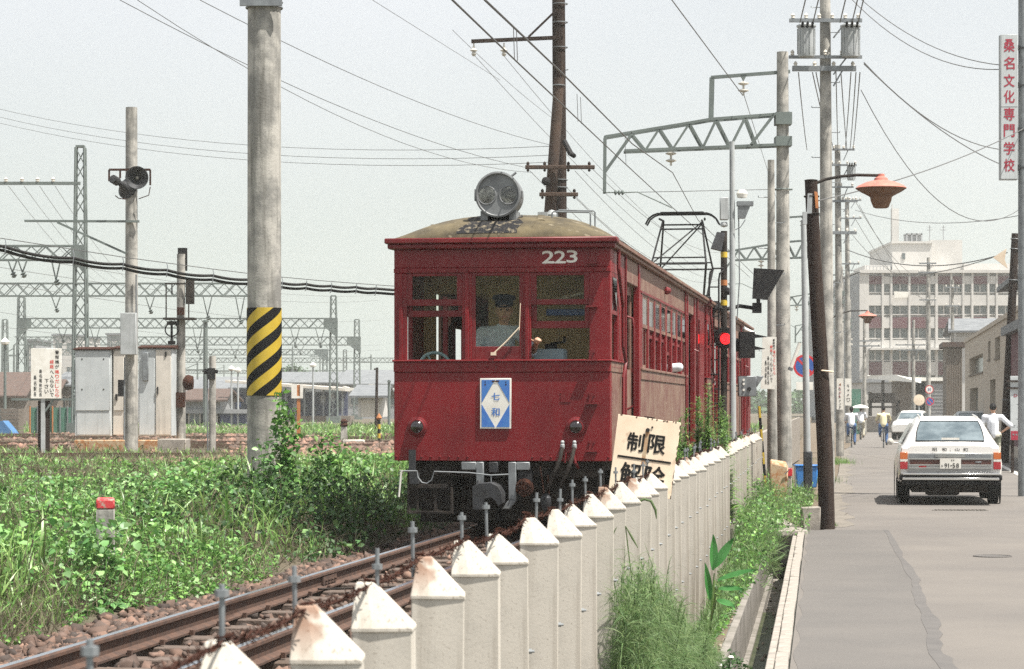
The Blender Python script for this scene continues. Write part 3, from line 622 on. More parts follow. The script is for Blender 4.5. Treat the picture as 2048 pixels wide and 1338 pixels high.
# ---------------- the railcar ----------------
car = thing('electric_railcar', 'leading maroon narrow gauge electric railcar numbered 223 with twin headlight on its roof', 'railcar', (-.10, 24, 0), -TA)
S = .0048
def lx(x): return (x-1003)*S
def lz(y): return EYE+(HY-y)*S
W = 1.05; LEN = 13.2; ZB, ZW0, ZW1, ZL, ZE = 1.086, 2.06, 2.896, 3.126, 3.215
# front wall
b = MB(); T0, T1 = 0, .05
b.box(-W, W, T0, T1, ZB, 1.94); b.box(-W-.004, W+.004, -.012, T1, 1.94, 2.04); b.box(-W-.016, W+.016, -.032, T1, 2.04, ZW0)
for x0, x1 in ((-W, -.925), (-.385, -.290), (.208, .285), (.848, W)): b.box(x0, x1, T0, T1, ZW0, ZW1)
b.box(-W-.003, W+.003, -.010, T1, ZW1, 2.944); b.box(-W, W, T0, T1, 2.944, ZL)
for x in (-.985, -.338, .247): b.box(x-.02, x+.02, -.014, 0, ZW0, ZW1)
# side walls (right side +1, left side -1); windows from real openings
def side(b, s, inner=.05):
    def bx(y0, y1, z0, z1, pr=0, mi=0):
        x0, x1 = (W-inner, W+pr) if s > 0 else (-W-pr, -W+inner); b.box(x0, x1, y0, y1, z0, z1, mi)
    bx(.05, .16, ZB, ZL, 0, 0); bx(.16, 1.38, ZB, 1.94, 0, 1); bx(.05, 1.36, 1.94, 2.04, .006, 1); bx(.05, 1.38, 2.04, ZW0, .016, 0)
    bx(.72, 1.0, ZW0, 2.9, 0, 0); bx(.16, 1.38, 2.9, ZL, 0, 0); bx(1.0, 1.38, ZW0, 2.9, .004, 0)
    bx(1.38, 1.47, ZB, ZL, .014, 0)
    bx(1.47, 2.78, 2.88, ZL, 0, 1); bx(1.47, 2.78, ZB-.03, 1.10, .02, 0)
    bx(2.78, 2.90, ZB, ZL, .016, 0); bx(2.90, 3.12, ZB, ZL, 0, 0)
    bx(3.12, 9.72, ZB, 1.90, 0, 1); bx(3.12, 9.72, 1.90, 2.00, .010, 1); bx(3.12, 9.72, 2.00, 2.03, .022, 1); bx(3.12, 9.72, 2.86, ZL, 0, 1); bx(3.12, 9.72, 2.83, 2.86, .012, 0)
    for k in range(9): y = 3.12+.03+.8025*k; bx(y-.03 if k == 0 else y, y+.14 if k < 8 else 9.72, 2.03, 2.83, .004, 0)
    bx(9.72, 9.86, ZB, ZL, .016, 0)
    bx(9.86, 11.0, 2.88, ZL, 0, 1); bx(9.86, 11.0, ZB-.03, 1.10, .02, 0)
    bx(11.0, 11.12, ZB, ZL, .016, 0); bx(11.12, 13.15, ZB, ZW0, 0, 0); bx(11.12, 11.6, ZW0, ZL, 0, 0); bx(12.3, 13.15, ZW0, ZL, 0, 0); bx(11.6, 12.3, 2.9, ZL, 0, 0)
side(b, 1); side(b, -1); b.box(-W, W, 13.15, 13.2, ZB, 2.06); b.box(-W, -.4, 13.15, 13.2, 2.06, ZL); b.box(.4, W, 13.15, 13.2, 2.06, ZL); b.box(-.4, .4, 13.15, 13.2, 2.9, ZL)
body = b.build('body', ['red', 'tan'], car, smooth=False, bevel=.006)
# visor and cornice
b = MB(); b.box(-W-.05, W+.05, -.085, .10, ZL, 3.175); b.box(-W-.075, W+.075, -.115, .10, 3.175, ZE+.012)
b.build('visor', 'redd', car, bevel=.01)
b = MB()
for s in (1, -1): x0, x1 = (W-.02, W+.05) if s > 0 else (-W-.05, -W+.02); b.box(x0, x1, .10, 13.2, 3.13, 3.165); b.box(*((W-.02, W+.075) if s > 0 else (-W-.075, -W+.02)), .10, 13.2, 3.165, 3.205)
b.build('cornice', 'tan', car, bevel=.006)
# rivets
b = MB()
def rivet(x, z, y=-.012): b.lathe([(.012, 0), (.010, .006), (0, .009)], (x, y, z), (0, -1, 0), 8)
for k in range(22): rivet(-1.0+k*.095, 2.92, -.010)
for x in [-.98]+[-.40+k*.088 for k in range(14)]+[.98]: rivet(x, 1.995, -.012)
for x in [-1.03, -.95]+[-.78+.09*k for k in range(6)]+[.30, .39, .48, 1.03]: rivet(x, 1.125, 0)
for k in range(9):
    b.lathe([(.0085, 0), (.007, .004), (0, .006)], (W+.006, .15+.14*k, 1.99), (1, 0, 0), 8)
tag(b.build('rivets', 'redd', car), kind='stuff')
# roof
def rz_(x, y):
    t = min(max((y+.10)/1.05, 0), 1); t2 = min(max((13.28-y)/1.05, 0), 1); k = math.sqrt(max(0, 1-(1-t)**2.2))*math.sqrt(max(0, 1-(1-t2)**2.2)); return 3.215+.29*(1-min(1, abs(x)/1.10)**3.0)*k
b = MB(); ys = [-.10, -.09, -.06, -.02, .05, .13, .22, .33, .46, .6, .75, .95]+[1.5+k*.9 for k in range(13)]+[12.6, 12.9, 13.1, 13.22, 13.28]; xs = [-1.10+2.2*i/28 for i in range(29)]
vs = [(x, y, rz_(x, y)) for y in ys for x in xs]; n = len(xs); b.add(vs, [(i*n+j, i*n+j+1, (i+1)*n+j+1, (i+1)*n+j) for i in range(len(ys)-1) for j in range(n-1)])
b.add([(-1.10, -.10, 3.2275), (1.10, -.10, 3.2275), (1.10, 13.2, 3.21), (-1.10, 13.2, 3.21)], [(0, 3, 2, 1)])
roof = b.build('roof', 'roof', car)
b = MB(); rr = random.Random(4)
def ps(y): return (-.40+.10*min(1, (y+.1)/.6)+.04*math.sin(y*17), .19+.03*math.sin(y*23)-.06*min(1, (y+.1)/.6))
ysp = [-.085, -.05, 0, .06, .13, .21, .3, .4, .5, .62]
vs = []
for y in ysp:
    a, c = ps(y); vs += [(a+(c-a)*i/12, y, rz_(a+(c-a)*i/12, y)+.005) for i in range(13)]
b.add(vs, [(i*13+j, i*13+j+1, (i+1)*13+j+1, (i+1)*13+j) for i in range(len(ysp)-1) for j in range(12)]); b.build('tar_patch', 'tar', car)
b = MB()     # seams and lifted edges of the roof canvas
for x in (-.75, .0, .30): b.tube([(x+.02*math.sin(y*9), y, rz_(x, y)+.002) for y in ys[3:20]], .004, 4)
b.ring((.36, .12, rz_(.36, .12)-.01), .05, .006, (0, -.6, 1), 12, 5)
b.build('roof_seams', 'roof', car)
# headlight
hl = MB(); c = (-.052, 0, 3.655); hl.lathe([(.0, .0), (.17, .0), (.205, .03), (.212, .10), (.212, .34), (.222, .345), (.222, .375), (.205, .38), (.198, .372), (.198, .352), (0, .352)], (c[0], .47, c[2]), (0, -1, 0), 40)
for s in (-1, 1): hl.box(c[0]+s*.14-.035, c[0]+s*.14+.035, .14, .40, 3.37, 3.5)
hl.box(c[0]-.235, c[0]-.212, .14, .2, 3.60, 3.71); hl.box(c[0]+.212, c[0]+.235, .14, .2, 3.62, 3.69)
hl.cyl((c[0]+.12, .16, 3.83), (c[0]+.17, .16, 3.87), .012)
h = hl.build('headlight', 'headg', car)
for s in (-1, 1):
    q = MB(); cc = (c[0]+s*.106-.004, .118, c[2]-.005); q.ring(cc, .088, .009, (0, 1, 0), 28, 6); q.build('lamp_ring', 'headg', h)
    q = MB(); q.lathe([(.086, .0), (.06, .022), (.03, .034), (0, .038)], cc, (0, 1, 0), 28); q.build('reflector', 'lens', h)
    q = MB(); q.lathe([(.084, -.003), (.05, -.012), (0, -.016)], cc, (0, 1, 0), 28); q.build('lamp_glass', 'lampglass', h)
    q = MB(); q.lathe([(.0, .0), (.014, .004), (.014, .016), (0, .02)], (cc[0], cc[1]+.0, cc[2]), (0, 1, 0), 10); q.build('bulb', 'porc', h)
b = MB()
for k, (yy, zz) in enumerate(((.38, .045), (.78, .055))):
    z0 = rz_(.45, yy); b.tube([(.44, yy, z0-.02), (.44, yy, z0+zz), (.455, yy, z0+zz+.012), (.80, yy, z0+zz+.002), (.815, yy, z0+zz-.012), (.815, yy, rz_(.81, yy)-.02)], .008, 6)
split(b, 'roof_handrail', 'galv', car)
b = MB(); b.box(.20, .30, 1.1, 1.3, 3.45, 3.56); b.lathe([(.05, 0), (.055, .05), (.03, .09), (0, .1)], (.33, 1.2, 3.49), n=12); b.build('roof_vent', 'paleg', car)
# tail lights
for x in (lx(832), lx(1153)):
    q = MB(); z = lz(854); q.lathe([(.098, 0), (.094, .014), (.078, .020), (.070, .036), (.062, .036)], (x, 0, z), (0, -1, 0), 28); tl = q.build('tail_light', 'redd', car)
    q = MB(); q.lathe([(.064, .0), (.062, .035), (.045, .058), (.02, .068), (0, .070)], (x, 0, z), (0, -1, 0), 28); q.build('lens', 'dkglass', tl)
letters('number', [('2', lx(1097), lz(515), 25*S, 25*S), ('2', lx(1121), lz(515), 23*S, 25*S), ('3', lx(1145), lz(514), 22*S, 25*S)], 'white', car, 0, .035, .002)
# windows of the front
def pane(x0, x1, z0, z1, y, parent, g_='glass'): q = MB(); q.box(x0, x1, y, y+.004, z0, z1); return q.build('glass_pane', g_, parent, smooth=False)
def sash(x0, x1, z0, z1, y, bw, parent=car, name='window_sash', mt='redd', bb=None, bt=None, g_='glass'):
    bb = bb or bw; bt = bt or bw; q = MB(); q.box(x0, x0+bw, y, y+.03, z0, z1); q.box(x1-bw, x1, y, y+.03, z0, z1); q.box(x0+bw, x1-bw, y, y+.03, z0, z0+bb); q.box(x0+bw, x1-bw, y, y+.03, z1-bt, z1)
    f = q.build(name, mt, parent, smooth=False, bevel=.003); pane(x0+bw, x1-bw, z0+bb, z1-bt, y+.013, f, g_); return f
sash(-.925, -.385, 2.58, ZW1, .006, .052, bb=.062, bt=.03); sash(-.925, -.385, 2.475, 2.60, .045, .045, bb=.062, bt=.012)
sash(-.290, .208, ZW0, ZW1, .004, .036, bb=.125, bt=.03)
sash(.285, .848, 2.585, ZW1, .006, .052, bb=.052, bt=.03); f = sash(.285, .848, 2.36, 2.60, .045, .05, bb=.07, bt=.012)
b = MB(); b.tube([(-.075, -.03, 2.115), (.06, -.035, 2.24), (.175, -.03, 2.365)], [.008, .008, .007], 6); b.tube([(.175, -.03, 2.34), (.185, -.02, 2.60)], .004, 5); b.box(-.10, -.05, -.04, -.005, 2.10, 2.13); b.build('wiper', 'cream', car)
# step brackets on the right corner, small plates, ledge
for z in (3.03, 2.615, 2.10, 1.69, 1.235):
    q = MB(); x = .875; q.box(x-.032, x+.032, -.010, -.0005, z-.04, z+.05); q.box(x-.055, x+.055, -.060, -.002, z-.058, z-.042); q.cyl((x-.02, -.012, z+.03), (x-.02, -.022, z+.03), .009, n=6); q.cyl((x+.02, -.012, z+.03), (x+.02, -.022, z+.03), .009, n=6); q.build('step_bracket', 'redd', car)
b = MB(); x, z = lx(1132), lz(794); b.box(x-.045, x+.045, -.004, -.0005, z-.05, z+.045)
for a in (-.05, .05):
    for c_ in (-.04, .0, .04): b.lathe([(.005, 0), (0, .005)], (x+a, -.002, z+c_), (0, -1, 0), 6)
b.build('blank_plate', 'red', car)
# pipes down the right side
b = MB(); b.tube([(W+.035, .42, 3.18), (W+.035, .42, 2.95), (W+.035, .86, 2.6), (W+.035, .88, 2.2), (W+.05, 1.0, 2.05), (W+.035, .9, 1.9), (W+.03, .9, 1.1)], .018, 8); b.tube([(W+.03, 1.18, 3.15), (W+.03, 1.18, 1.3)], .012, 6); b.build('rain_pipe', 'redd', car)
b = MB(); b.tube([(W+.02, 1.44, 2.52), (W+.075, 1.44, 2.50), (W+.085, 1.44, 2.42), (W+.085, 1.44, 1.62), (W+.02, 1.44, 1.58)], .013, 6); b.tube([(W+.02, 10.9, 2.4), (W+.075, 10.9, 2.38), (W+.075, 10.9, 1.62), (W+.02, 10.9, 1.58)], .013, 6); b.build('handrail', 'redd', car)
b = MB(); b.tube([(W+.02, 9.2, 3.16), (W+.03, 9.2, 1.9), (W+.03, 9.2, 1.1)], .014, 6); b.tube([(W+.03, 11.3, 3.16), (W+.03, 11.3, 1.1)], .016, 6); b.build('rain_pipe', 'redd', car)
# a lamp on the side and the canvas edge
b = MB(); b.lathe([(.04, 0), (.05, .03), (.03, .07), (0, .08)], (W, 6.2, 3.0), (1, 0, 0), 10); b.build('side_lamp', 'redd', car)
# doors and side windows
def side_sash(y0, y1, z0, z1, s, name='window_frame', mt='redd', bw=.04, off=.003, g_='glassd', bb=None):
    xo = s*(W-off); q = MB(); xa, xb = sorted((xo, xo-s*.014)); bb = bb or bw
    q.box(xa, xb, y0, y0+bw, z0, z1); q.box(xa, xb, y1-bw, y1, z0, z1); q.box(xa, xb, y0+bw, y1-bw, z0, z0+bb); q.box(xa, xb, y0+bw, y1-bw, z1-bw, z1)
    o = q.build(name, mt, car, smooth=False); q = MB(); xp = xo-s*.004; q.box(xp-.001, xp+.001, y0+bw, y1-bw, z0+bb, z1-bw); q.build('glass_pane', g_, o, smooth=False); return o
opened = {1, 2, 3, 5, 6}
for s in (1, -1):
    side_sash(.16, .72, 2.50, 2.90, s, g_='glass'); side_sash(11.6, 12.3, ZW0, 2.9, s)
    for k in range(8):
        y0 = 3.12+.03+.8025*k+.14; y1 = 3.12+.03+.8025*(k+1); m_ = 'tan' if k % 3 else 'redd'
        side_sash(y0, y1, 2.47, 2.83, s, mt='tan')
        if k in opened: side_sash(y0, y1, 2.38, 2.50, s, off=.022, bw=.035)
        elif s < 0: pass
        elif k == 4: side_sash(y0, y1, 2.24, 2.50, s, off=.022)
        else: side_sash(y0, y1, 2.03, 2.50, s, off=.02, mt='tan')
    for y0, y1 in ((1.47, 2.78), (9.86, 11.0)):
        xo = s*(W-.07); xa, xb = sorted((xo, xo-s*.03)); q = MB(); q.box(xa, xb, y0, y1, 1.10, 2.0); q.box(xa, xb, y0, y0+.1, 2.0, 2.88); q.box(xa, xb, y1-.1, y1, 2.0, 2.88); q.box(xa, xb, y0+.1, y1-.1, 2.78, 2.88); ym = (y0+y1)/2; q.box(xa, xb, ym-.05, ym+.05, 2.0, 2.78)
        d = q.build('sliding_door', 'tan', car, smooth=False)
        if s < 0: continue
        q = MB(); q.box((xa+xb)/2-.002, (xa+xb)/2+.002, y0+.1, ym-.05, 2.0, 2.78); q.build('door_glass', 'glassd', d, smooth=False); q = MB(); q.box((xa+xb)/2-.002, (xa+xb)/2+.002, ym+.05, y1-.1, 2.0, 2.78); q.build('door_glass', 'glassd', d, smooth=False)
# interior
b = MB(); b.box(-W+.05, W-.05, .05, 13.15, 1.09, 1.14); b.build('floor', 'brown', car, smooth=False)
for nm_, bxs in (('cab_lining', [(-W+.052, -W+.062, .07, 1.28, 1.15, 2.03), (W-.062, W-.052, .07, 1.28, 1.15, 2.03), (-W+.07, W-.07, .052, .060, 1.15, 2.03), (-W+.07, W-.07, .052, .060, 2.92, 3.05)]), ('saloon_lining', [(-W+.052, -W+.06, 3.2, 9.6, 1.99, 2.02), (-W+.052, -W+.06, 3.2, 9.6, 2.88, 3.05), (W-.06, W-.052, 3.2, 9.6, 2.88, 3.05)])):
    b = MB()
    for q_ in bxs: b.box(*q_)
    split(b, nm_, 'ochre', car, smooth=False)
b = MB(); b.box(-W+.05, W-.05, .05, 13.15, 3.06, 3.09); b.build('ceiling', 'ceil', car, smooth=False)
b = MB(); b.box(-.33, W-.055, 1.30, 1.33, 1.14, 3.06); b.box(-W+.055, -.87, 1.30, 1.33, 1.14, 3.06); b.box(-.87, -.33, 1.30, 1.33, 2.75, 3.06); b.box(-.60, -.55, 1.31, 1.35, 1.14, 2.75); b.build('cab_partition', 'ochre', car, smooth=False)
b = MB()
for s in (-1, 1): b.box(min(s*.58, s*(W-.06)), max(s*.58, s*(W-.06)), 3.2, 9.6, 1.4, 1.58); b.box(min(s*.9, s*(W-.06)), max(s*.9, s*(W-.06)), 3.2, 9.6, 1.58, 1.98)
b.build('bench_seats', 'brown', car, smooth=False)
b = MB(); b.tube([(-.66, .9, 1.14), (-.66, .9, 2.4), (-.6, .95, 2.5), (-.45, .95, 2.5)], .012, 6); b.tube([(-.47, .95, 1.14), (-.47, .95, 2.95)], .016, 6); b.tube([(-.47, .95, 2.22), (-.33, 1.2, 2.22)], .01, 6); b.tube([(-.47, .95, 2.4), (-.33, 1.2, 2.4)], .01, 6); b.build('cab_pipes', 'black', car)
q = MB(); q.ring((-.70, .28, 1.985), .155, .016, (.15, -1, .25), 28, 8)
for a in range(4): q.tube([(-.70, .28, 1.985), (-.70+.155*math.cos(a*PI/2+.5), .28-.02*math.sin(a*PI/2+.5), 1.985+.155*math.sin(a*PI/2+.5))], .011, 6)
q.cyl((-.70, .28, 1.985), (-.70, .34, 1.97), .03); q.tube([(-.7, .34, 1.97), (-.7, .36, 1.2)], .02); q.build('brake_handwheel', 'teal', car)
q = MB(); q.box(.27, .56, .30, .62, 1.14, 2.17); q.build('controller', 'desk', car, bevel=.01); q = MB(); q.cyl((.42, .45, 2.17), (.42, .45, 2.22), .06); q.tube([(.42, .45, 2.225), (.56, .38, 2.235)], .012); q.cyl((.56, .38, 2.23), (.56, .38, 2.29), .014); q.build('controller_handle', 'black', car)
q = MB(); q.bar((.30, 1.1, 2.66), (.68, 1.0, 2.74), .03, .02); q.cyl((.5, 1.04, 2.66), (.5, 1.04, 2.72), .035); q.build('cab_lamp', 'porc', car)
q = MB(); q.box(.30, .78, 1.0, 1.25, 2.52, 2.58); q.build('cab_shelf', 'signblue', car)
# underframe
b = MB(); b.box(-.95, .95, .25, 13.0, .98, 1.085); b.box(-.92, .92, .12, .25, .93, 1.085); b.box(-.3, .3, .25, 13, .80, .98)
for y0, y1, x0, x1, z0 in ((4.3, 5.6, .25, .95, .62), (6.0, 7.4, .2, .95, .58), (4.5, 6.2, -.95, -.2, .62), (7.8, 8.6, .3, .9, .65)): b.box(x0, x1, y0, y1, z0, .98)
b.build('underframe', 'soot', car, bevel=.01)
for y0 in (1.2, 9.9):
    q = MB(); 
    for s in (-1, 1):
        q.box(s*.60-.03, s*.60+.03, y0-.15, y0+1.75, .68, .80); q.box(s*.60-.05, s*.60+.05, y0+.0, y0+.2, .55, .86); q.box(s*.60-.05, s*.60+.05, y0+1.4, y0+1.6, .55, .86)
        for k in range(3): q.cyl((s*.62, y0+.65+k*.14, .60), (s*.62, y0+.65+k*.14, .76), .05)
    q.box(-.6, .6, y0+.7, y0+.9, .66, .9); bo = q.build('bogie', 'soot', car)
    for y in (y0+.1, y0+1.5):
        q = MB()
        for s in (-1, 1): q.lathe([(.10, -.05), (.29, -.05), (.29, .015), (.325, .02), (.325, .045), (.10, .045)], (s*.44, y, RAILZ+.295), (-s, 0, 0), 30)
        q.cyl((-.5, y, RAILZ+.295), (.5, y, RAILZ+.295), .06); q.build('wheelset', 'steel', bo)
# coupler, grey frames, lever, hoses, chains, pilot
b = MB()
for s, xa, xb in ((-1, 952, 967), (1, 1017, 1033)):
    b.box(min(lx(922 if s < 0 else 1033), lx(952 if s < 0 else 1060)), max(lx(952 if s < 0 else 1033), lx(1060 if s > 0 else 922)), -.02, .06, lz(940), lz(924))
    b.box(lx(xa), lx(xb), -.02, .06, lz(1000 if s > 0 else 985), lz(924))
    if s < 0: b.build('coupler_frame', 'galv', car, bevel=.006); b = MB()
b.hexa([(lx(1017), -.02, lz(1000)), (lx(1033), -.02, lz(1000)), (lx(1033), .06, lz(1000)), (lx(1017), .06, lz(1000))], [(lx(1003), -.02, lz(1018)), (lx(1020), -.02, lz(1018)), (lx(1020), .06, lz(1018)), (lx(1003), .06, lz(1018))])
b.build('coupler_frame', 'galv', car, bevel=.006)
b = MB(); b.prism([(lx(952), lz(972)), (lx(965), lz(965)), (lx(990), lz(963)), (lx(1004), lz(970)), (lx(1012), lz(985)), (lx(1012), lz(1005)), (lx(1004), lz(1012)), (lx(998), lz(1000)), (lx(990), lz(994)), (lx(978), lz(996)), (lx(974), lz(1018)), (lx(952), lz(1018))], -.26, -.04); b.box(lx(970), lx(1000), -.16, .5, lz(1005), lz(975)); b.cyl((lx(962), -.15, lz(960)), (lx(962), -.15, lz(1022)), .02); b.box(lx(978), lx(996), -.03, .05, lz(945), lz(924)); b.build('coupler', 'steel', car, bevel=.01)
b = MB(); pts = [(800, 942), (835, 942), (837, 955), (845, 965), (855, 967), (865, 960), (870, 943), (940, 945), (985, 950), (1020, 948)]; b.tube([(lx(x), -.10, lz(y)) for x, y in pts], .0075, 6); b.tube([(lx(985), -.10, lz(950)), (lx(985), -.10, lz(965))], .006); b.build('uncoupling_lever', 'galv', car)
b = MB(); b.tube([(lx(806), -.10, lz(941)), (lx(803), -.10, lz(945)), (lx(798), -.10, lz(994))], .010, 6); b.build('lever_handle', 'white', car)
b = MB(); b.box(lx(816), lx(829), -.05, -.005, lz(947), lz(900)); b.box(lx(818), lx(836), -.06, .02, lz(968), lz(946)); b.build('lever_bracket', 'steel', car)
b = MB(); b.box(lx(812), lx(817), -.02, .04, lz(1025), lz(970)); b.box(lx(900), lx(904), -.02, .04, lz(1025), lz(975)); b.box(lx(812), lx(904), -.03, .12, lz(1028), lz(1023)); b.box(lx(818), lx(890), -.02, .03, lz(977), lz(969)); b.box(lx(830), lx(834), 0, .04, lz(1023), lz(977)); b.box(lx(866), lx(872), 0, .04, lz(1023), lz(977))
for x in (868, 895): b.lathe([(.035, 0), (.04, .05), (.02, .08)], (lx(x), .1, lz(945)), (0, -1, 0), 12)
b.box(-.95, -.5, .15, .3, .62, 1.0); b.box(-.45, .9, .35, .5, .50, .98); b.box(-.9, .9, .6, .9, .47, .98); b.build('step_frame', 'soot', car)
b = MB(); b.box(lx(1036), lx(1064), .02, .16, lz(975), lz(940)); b.build('junction_box', 'steel', car)
b = MB(); b.lathe([(.08, 0), (.09, .08), (.06, .1)], (lx(1050), .06, lz(975)), (0, -1, 0), 12)
for k in range(70):
    a = rr.uniform(0, 6.28); d = rr.uniform(0, .085); b.box(lx(1050)+d*math.cos(a)-.006, lx(1050)+d*math.cos(a)+.006, -.055, -.045+rr.uniform(0, .01), lz(975)+d*math.sin(a)-.006, lz(975)+d*math.sin(a)+.006)
b.build('hose_coil', 'rust', car)
for x0 in (1127, 1151):
    q = MB(); q.tube([(lx(x0), -.05, lz(893)), (lx(x0-3), -.10, lz(915)), (lx(x0-12), -.12, lz(940)), (lx(x0-24), -.08, lz(965)), (lx(x0-34), .0, lz(985)), (lx(x0-36), .1, lz(1000))], .019, 8); hs = q.build('brake_hose', 'soot', car)
    q = MB(); q.lathe([(.018, -.02), (.022, 0), (.022, .02), (.016, .024), (.019, .045), (.012, .06), (0, .062)], (lx(x0), -.05, lz(893)), (0, 0, 1), 12); q.tube([(lx(x0), -.05, lz(888)), (lx(x0), 0, lz(884))], .012); q.build('hose_fitting', 'paleg', hs)
b = MB(); b.tube([(lx(1147), -.03, lz(900)), (lx(1152), -.03, lz(925)), (lx(1156), .05, lz(935))], .016); b.tube([(lx(1133), -.03, lz(905)), (lx(1131), -.03, lz(925))], .012); b.box(lx(1128), lx(1152), -.03, -.002, lz(905), lz(900)); b.build('pipe_clamp', 'redd', car)
for x0, x1, y0, y1 in ((1082, 1090, 935, 988), (1097, 1100, 952, 990)):
    q = MB(); n = int((y1-y0)/3.2)
    for k in range(n): t_ = k/n; q.ring((lx(x0+(x1-x0)*t_), -.04, lz(y0+(y1-y0)*t_)), .009, .003, (1, 0, 0) if k % 2 else (.5, 1, 0), 8, 4)
    q.build('coupling_chain', 'rust', car)
b = MB(); b.lathe([(.03, 0), (.05, .05), (.05, .12), (.02, .16)], (lx(1093), -.02, lz(1020)), (0, 0, 1), 10); b.build('lamp_socket', 'steel', car)
# destination board
DB = thing('destination_board', 'blue and white diamond destination board lettered 七 和 hung on the train front', 'sign board', car.matrix_basis @ Vector((lx(991.5), -.012, lz(807))), -TA)
hw, hh = 31.5*S, 50.5*S
q = MB(); q.box(-hw, hw, -.008, .004, -hh, hh); q.build('plate', 'white', DB, bevel=.003)
iw, ih = hw-.016, hh-.016; dw = iw-.004
q = MB()
for sx in (-1, 1):
    for sz in (-1, 1): q.prism([(sx*iw, 0+sz*.006), (sx*iw, sz*ih), (sx*.006, sz*ih)] if sx*sz > 0 else [(sx*.006, sz*ih), (sx*iw, sz*ih), (sx*iw, 0+sz*.006)], -.0105, -.0085)
q.build('blue_corners', 'blue', DB, smooth=False)
letters('lettering', [('七', 0, lz(793)-lz(807), 17*S, 15*S), ('和', .0, lz(824)-lz(807), 17*S, 17*S)], 'blue', DB, -.009, .025)
q = MB(); q.box(-.035, .035, -.012, -.0108, hh-.035, hh-.022)
for sx in (-1, 1): q.cyl((sx*.10, -.012, hh-.06), (sx*.10, -.0108, hh-.06), .008, n=8); q.cyl((sx*.10, -.012, hh-.035), (sx*.10, -.0108, hh-.035), .006, n=8)
q.build('hanger_slots', 'rust', DB)
bpy.context.view_layer.update()
# second car: the same body behind, with the pantograph
car2 = thing('electric_railcar', 'second weathered maroon railcar coupled behind the first, with raised pantograph', 'railcar', Vector((-.10, 24, 0))+Vector((math.sin(TA), math.cos(TA), 0))*13.75, -TA)
for ch in list(car.children):
    if ch.name.split('.')[0] in ('body', 'visor', 'cornice', 'roof', 'window_frame', 'sliding_door', 'floor', 'ceiling', 'underframe', 'bogie', 'window_sash', 'rain_pipe', 'handrail'): dup(ch, parent=car2)
q = MB(); py0 = 9.0; zt = 5.20; zr = 3.50
def pt(x, y, z): return (x, py0+y, z)
for s in (-1, 1):
    for e in (-1, 1):
        q.tube([pt(s*.42, e*.42, zr+.16), pt(s*.50, e*.95, 4.22)], .021, 6); q.tube([pt(s*.50, e*.95, 4.22), pt(s*.36, e*.06, zt-.12)], .018, 6)
    q.tube([pt(s*.40, .16, zt-.10), pt(s*.42, -.16, zt-.10)], .02, 6)
for e in (-1, 1):
    q.tube([pt(-.50, e*.95, 4.22), pt(.50, e*.95, 4.22)], .018, 6); q.tube([pt(-.48, e*.85, 4.34), pt(.48, e*.85, 4.34)], .015, 6); q.tube([pt(-.50, e*.95, 4.22), pt(.37, e*.10, zt-.16)], .013, 6)
q.tube([pt(-.40, 0, zt-.20), pt(.40, 0, zt-.20)], .017, 6); q.tube([pt(-.40, 0, zt-.28), pt(.40, 0, zt-.28)], .017, 6)
pf = q.build('pantograph', 'black', car2)
q = MB()
for e in (-.16, .16): q.tube([pt(-.68, e, zt-.20), pt(-.62, e, zt-.09), pt(-.54, e, zt-.03), pt(-.46, e, zt), pt(.46, e, zt), pt(.54, e, zt-.03), pt(.62, e, zt-.09), pt(.68, e, zt-.20)], .018, 6); q.box(-.40, .40, py0+e-.03, py0+e+.03, zt+.008, zt+.03)
q.build('collector_head', 'black', pf)
for sx in (-.42, .42):
    for sy in (-.42, .42):
        q = MB(); q.lathe([(.05, 0), (.06, .02), (.035, .04), (.06, .06), (.035, .08), (.06, .10), (.03, .14), (.02, .17)], pt(sx, sy, 3.46), n=12); q.build('insulator', 'steel', pf)
q = MB(); q.box(-.5, .5, py0-.45, py0-.39, zr+.12, zr+.17); q.box(-.5, .5, py0+.39, py0+.45, zr+.12, zr+.17); q.lathe([(.09, 0), (.11, .06), (.11, .3), (.08, .34)], pt(.7, -.9, 3.42), (0, 1, 0), 14); q.build('base_frame', 'black', pf)
# driver and passenger
human('train driver in navy peaked cap and pale blue shirt behind the centre window', car.matrix_basis @ Vector((-.035, .43, 1.16)), -TA,
   dict(pelvis=(-.06, .0, .78), chest=(-.04, 0, 1.06), neck=(-.02, -.01, 1.24), head=(.0, -.03, 1.385), shl=(-.21, 0, 1.165), shr=(.15, -.01, 1.17), ell=(-.27, -.08, .92), wrl=(-.12, -.28, .86), elr=(.29, -.10, .98), wrr=(.36, -.34, 1.06),
        hil=(-.15, 0, .76), hir=(.03, 0, .76), knl=(-.15, -.05, .42), knr=(.03, -.05, .42), anl=(-.15, 0, .08), anr=(.03, 0, .08)), shirt='shirtb', trousers='cap', cap='cap', voxel=.0085, fwd=(.15, -1, -.08))
human('passenger in white shirt resting an elbow out of the side window', car.matrix_basis @ Vector((.72, 8.1, 1.14)), -TA+R(90),
   dict(pelvis=(0, .1, .52), chest=(0, .06, .80), neck=(0, .04, .98), head=(0, .02, 1.13), shl=(-.18, .05, .92), shr=(.18, .05, .92), ell=(-.20, -.37, .97), wrl=(-.02, -.30, .96), elr=(.24, -.05, .66), wrr=(.10, -.2, .6),
        hil=(-.10, .1, .52), hir=(.10, .1, .52), knl=(-.12, -.2, .50), knr=(.12, -.2, .50), anl=(-.12, -.18, .09), anr=(.12, -.18, .09)), shirt='shirt', trousers='khaki', voxel=.013, fwd=(0, -1, 0))
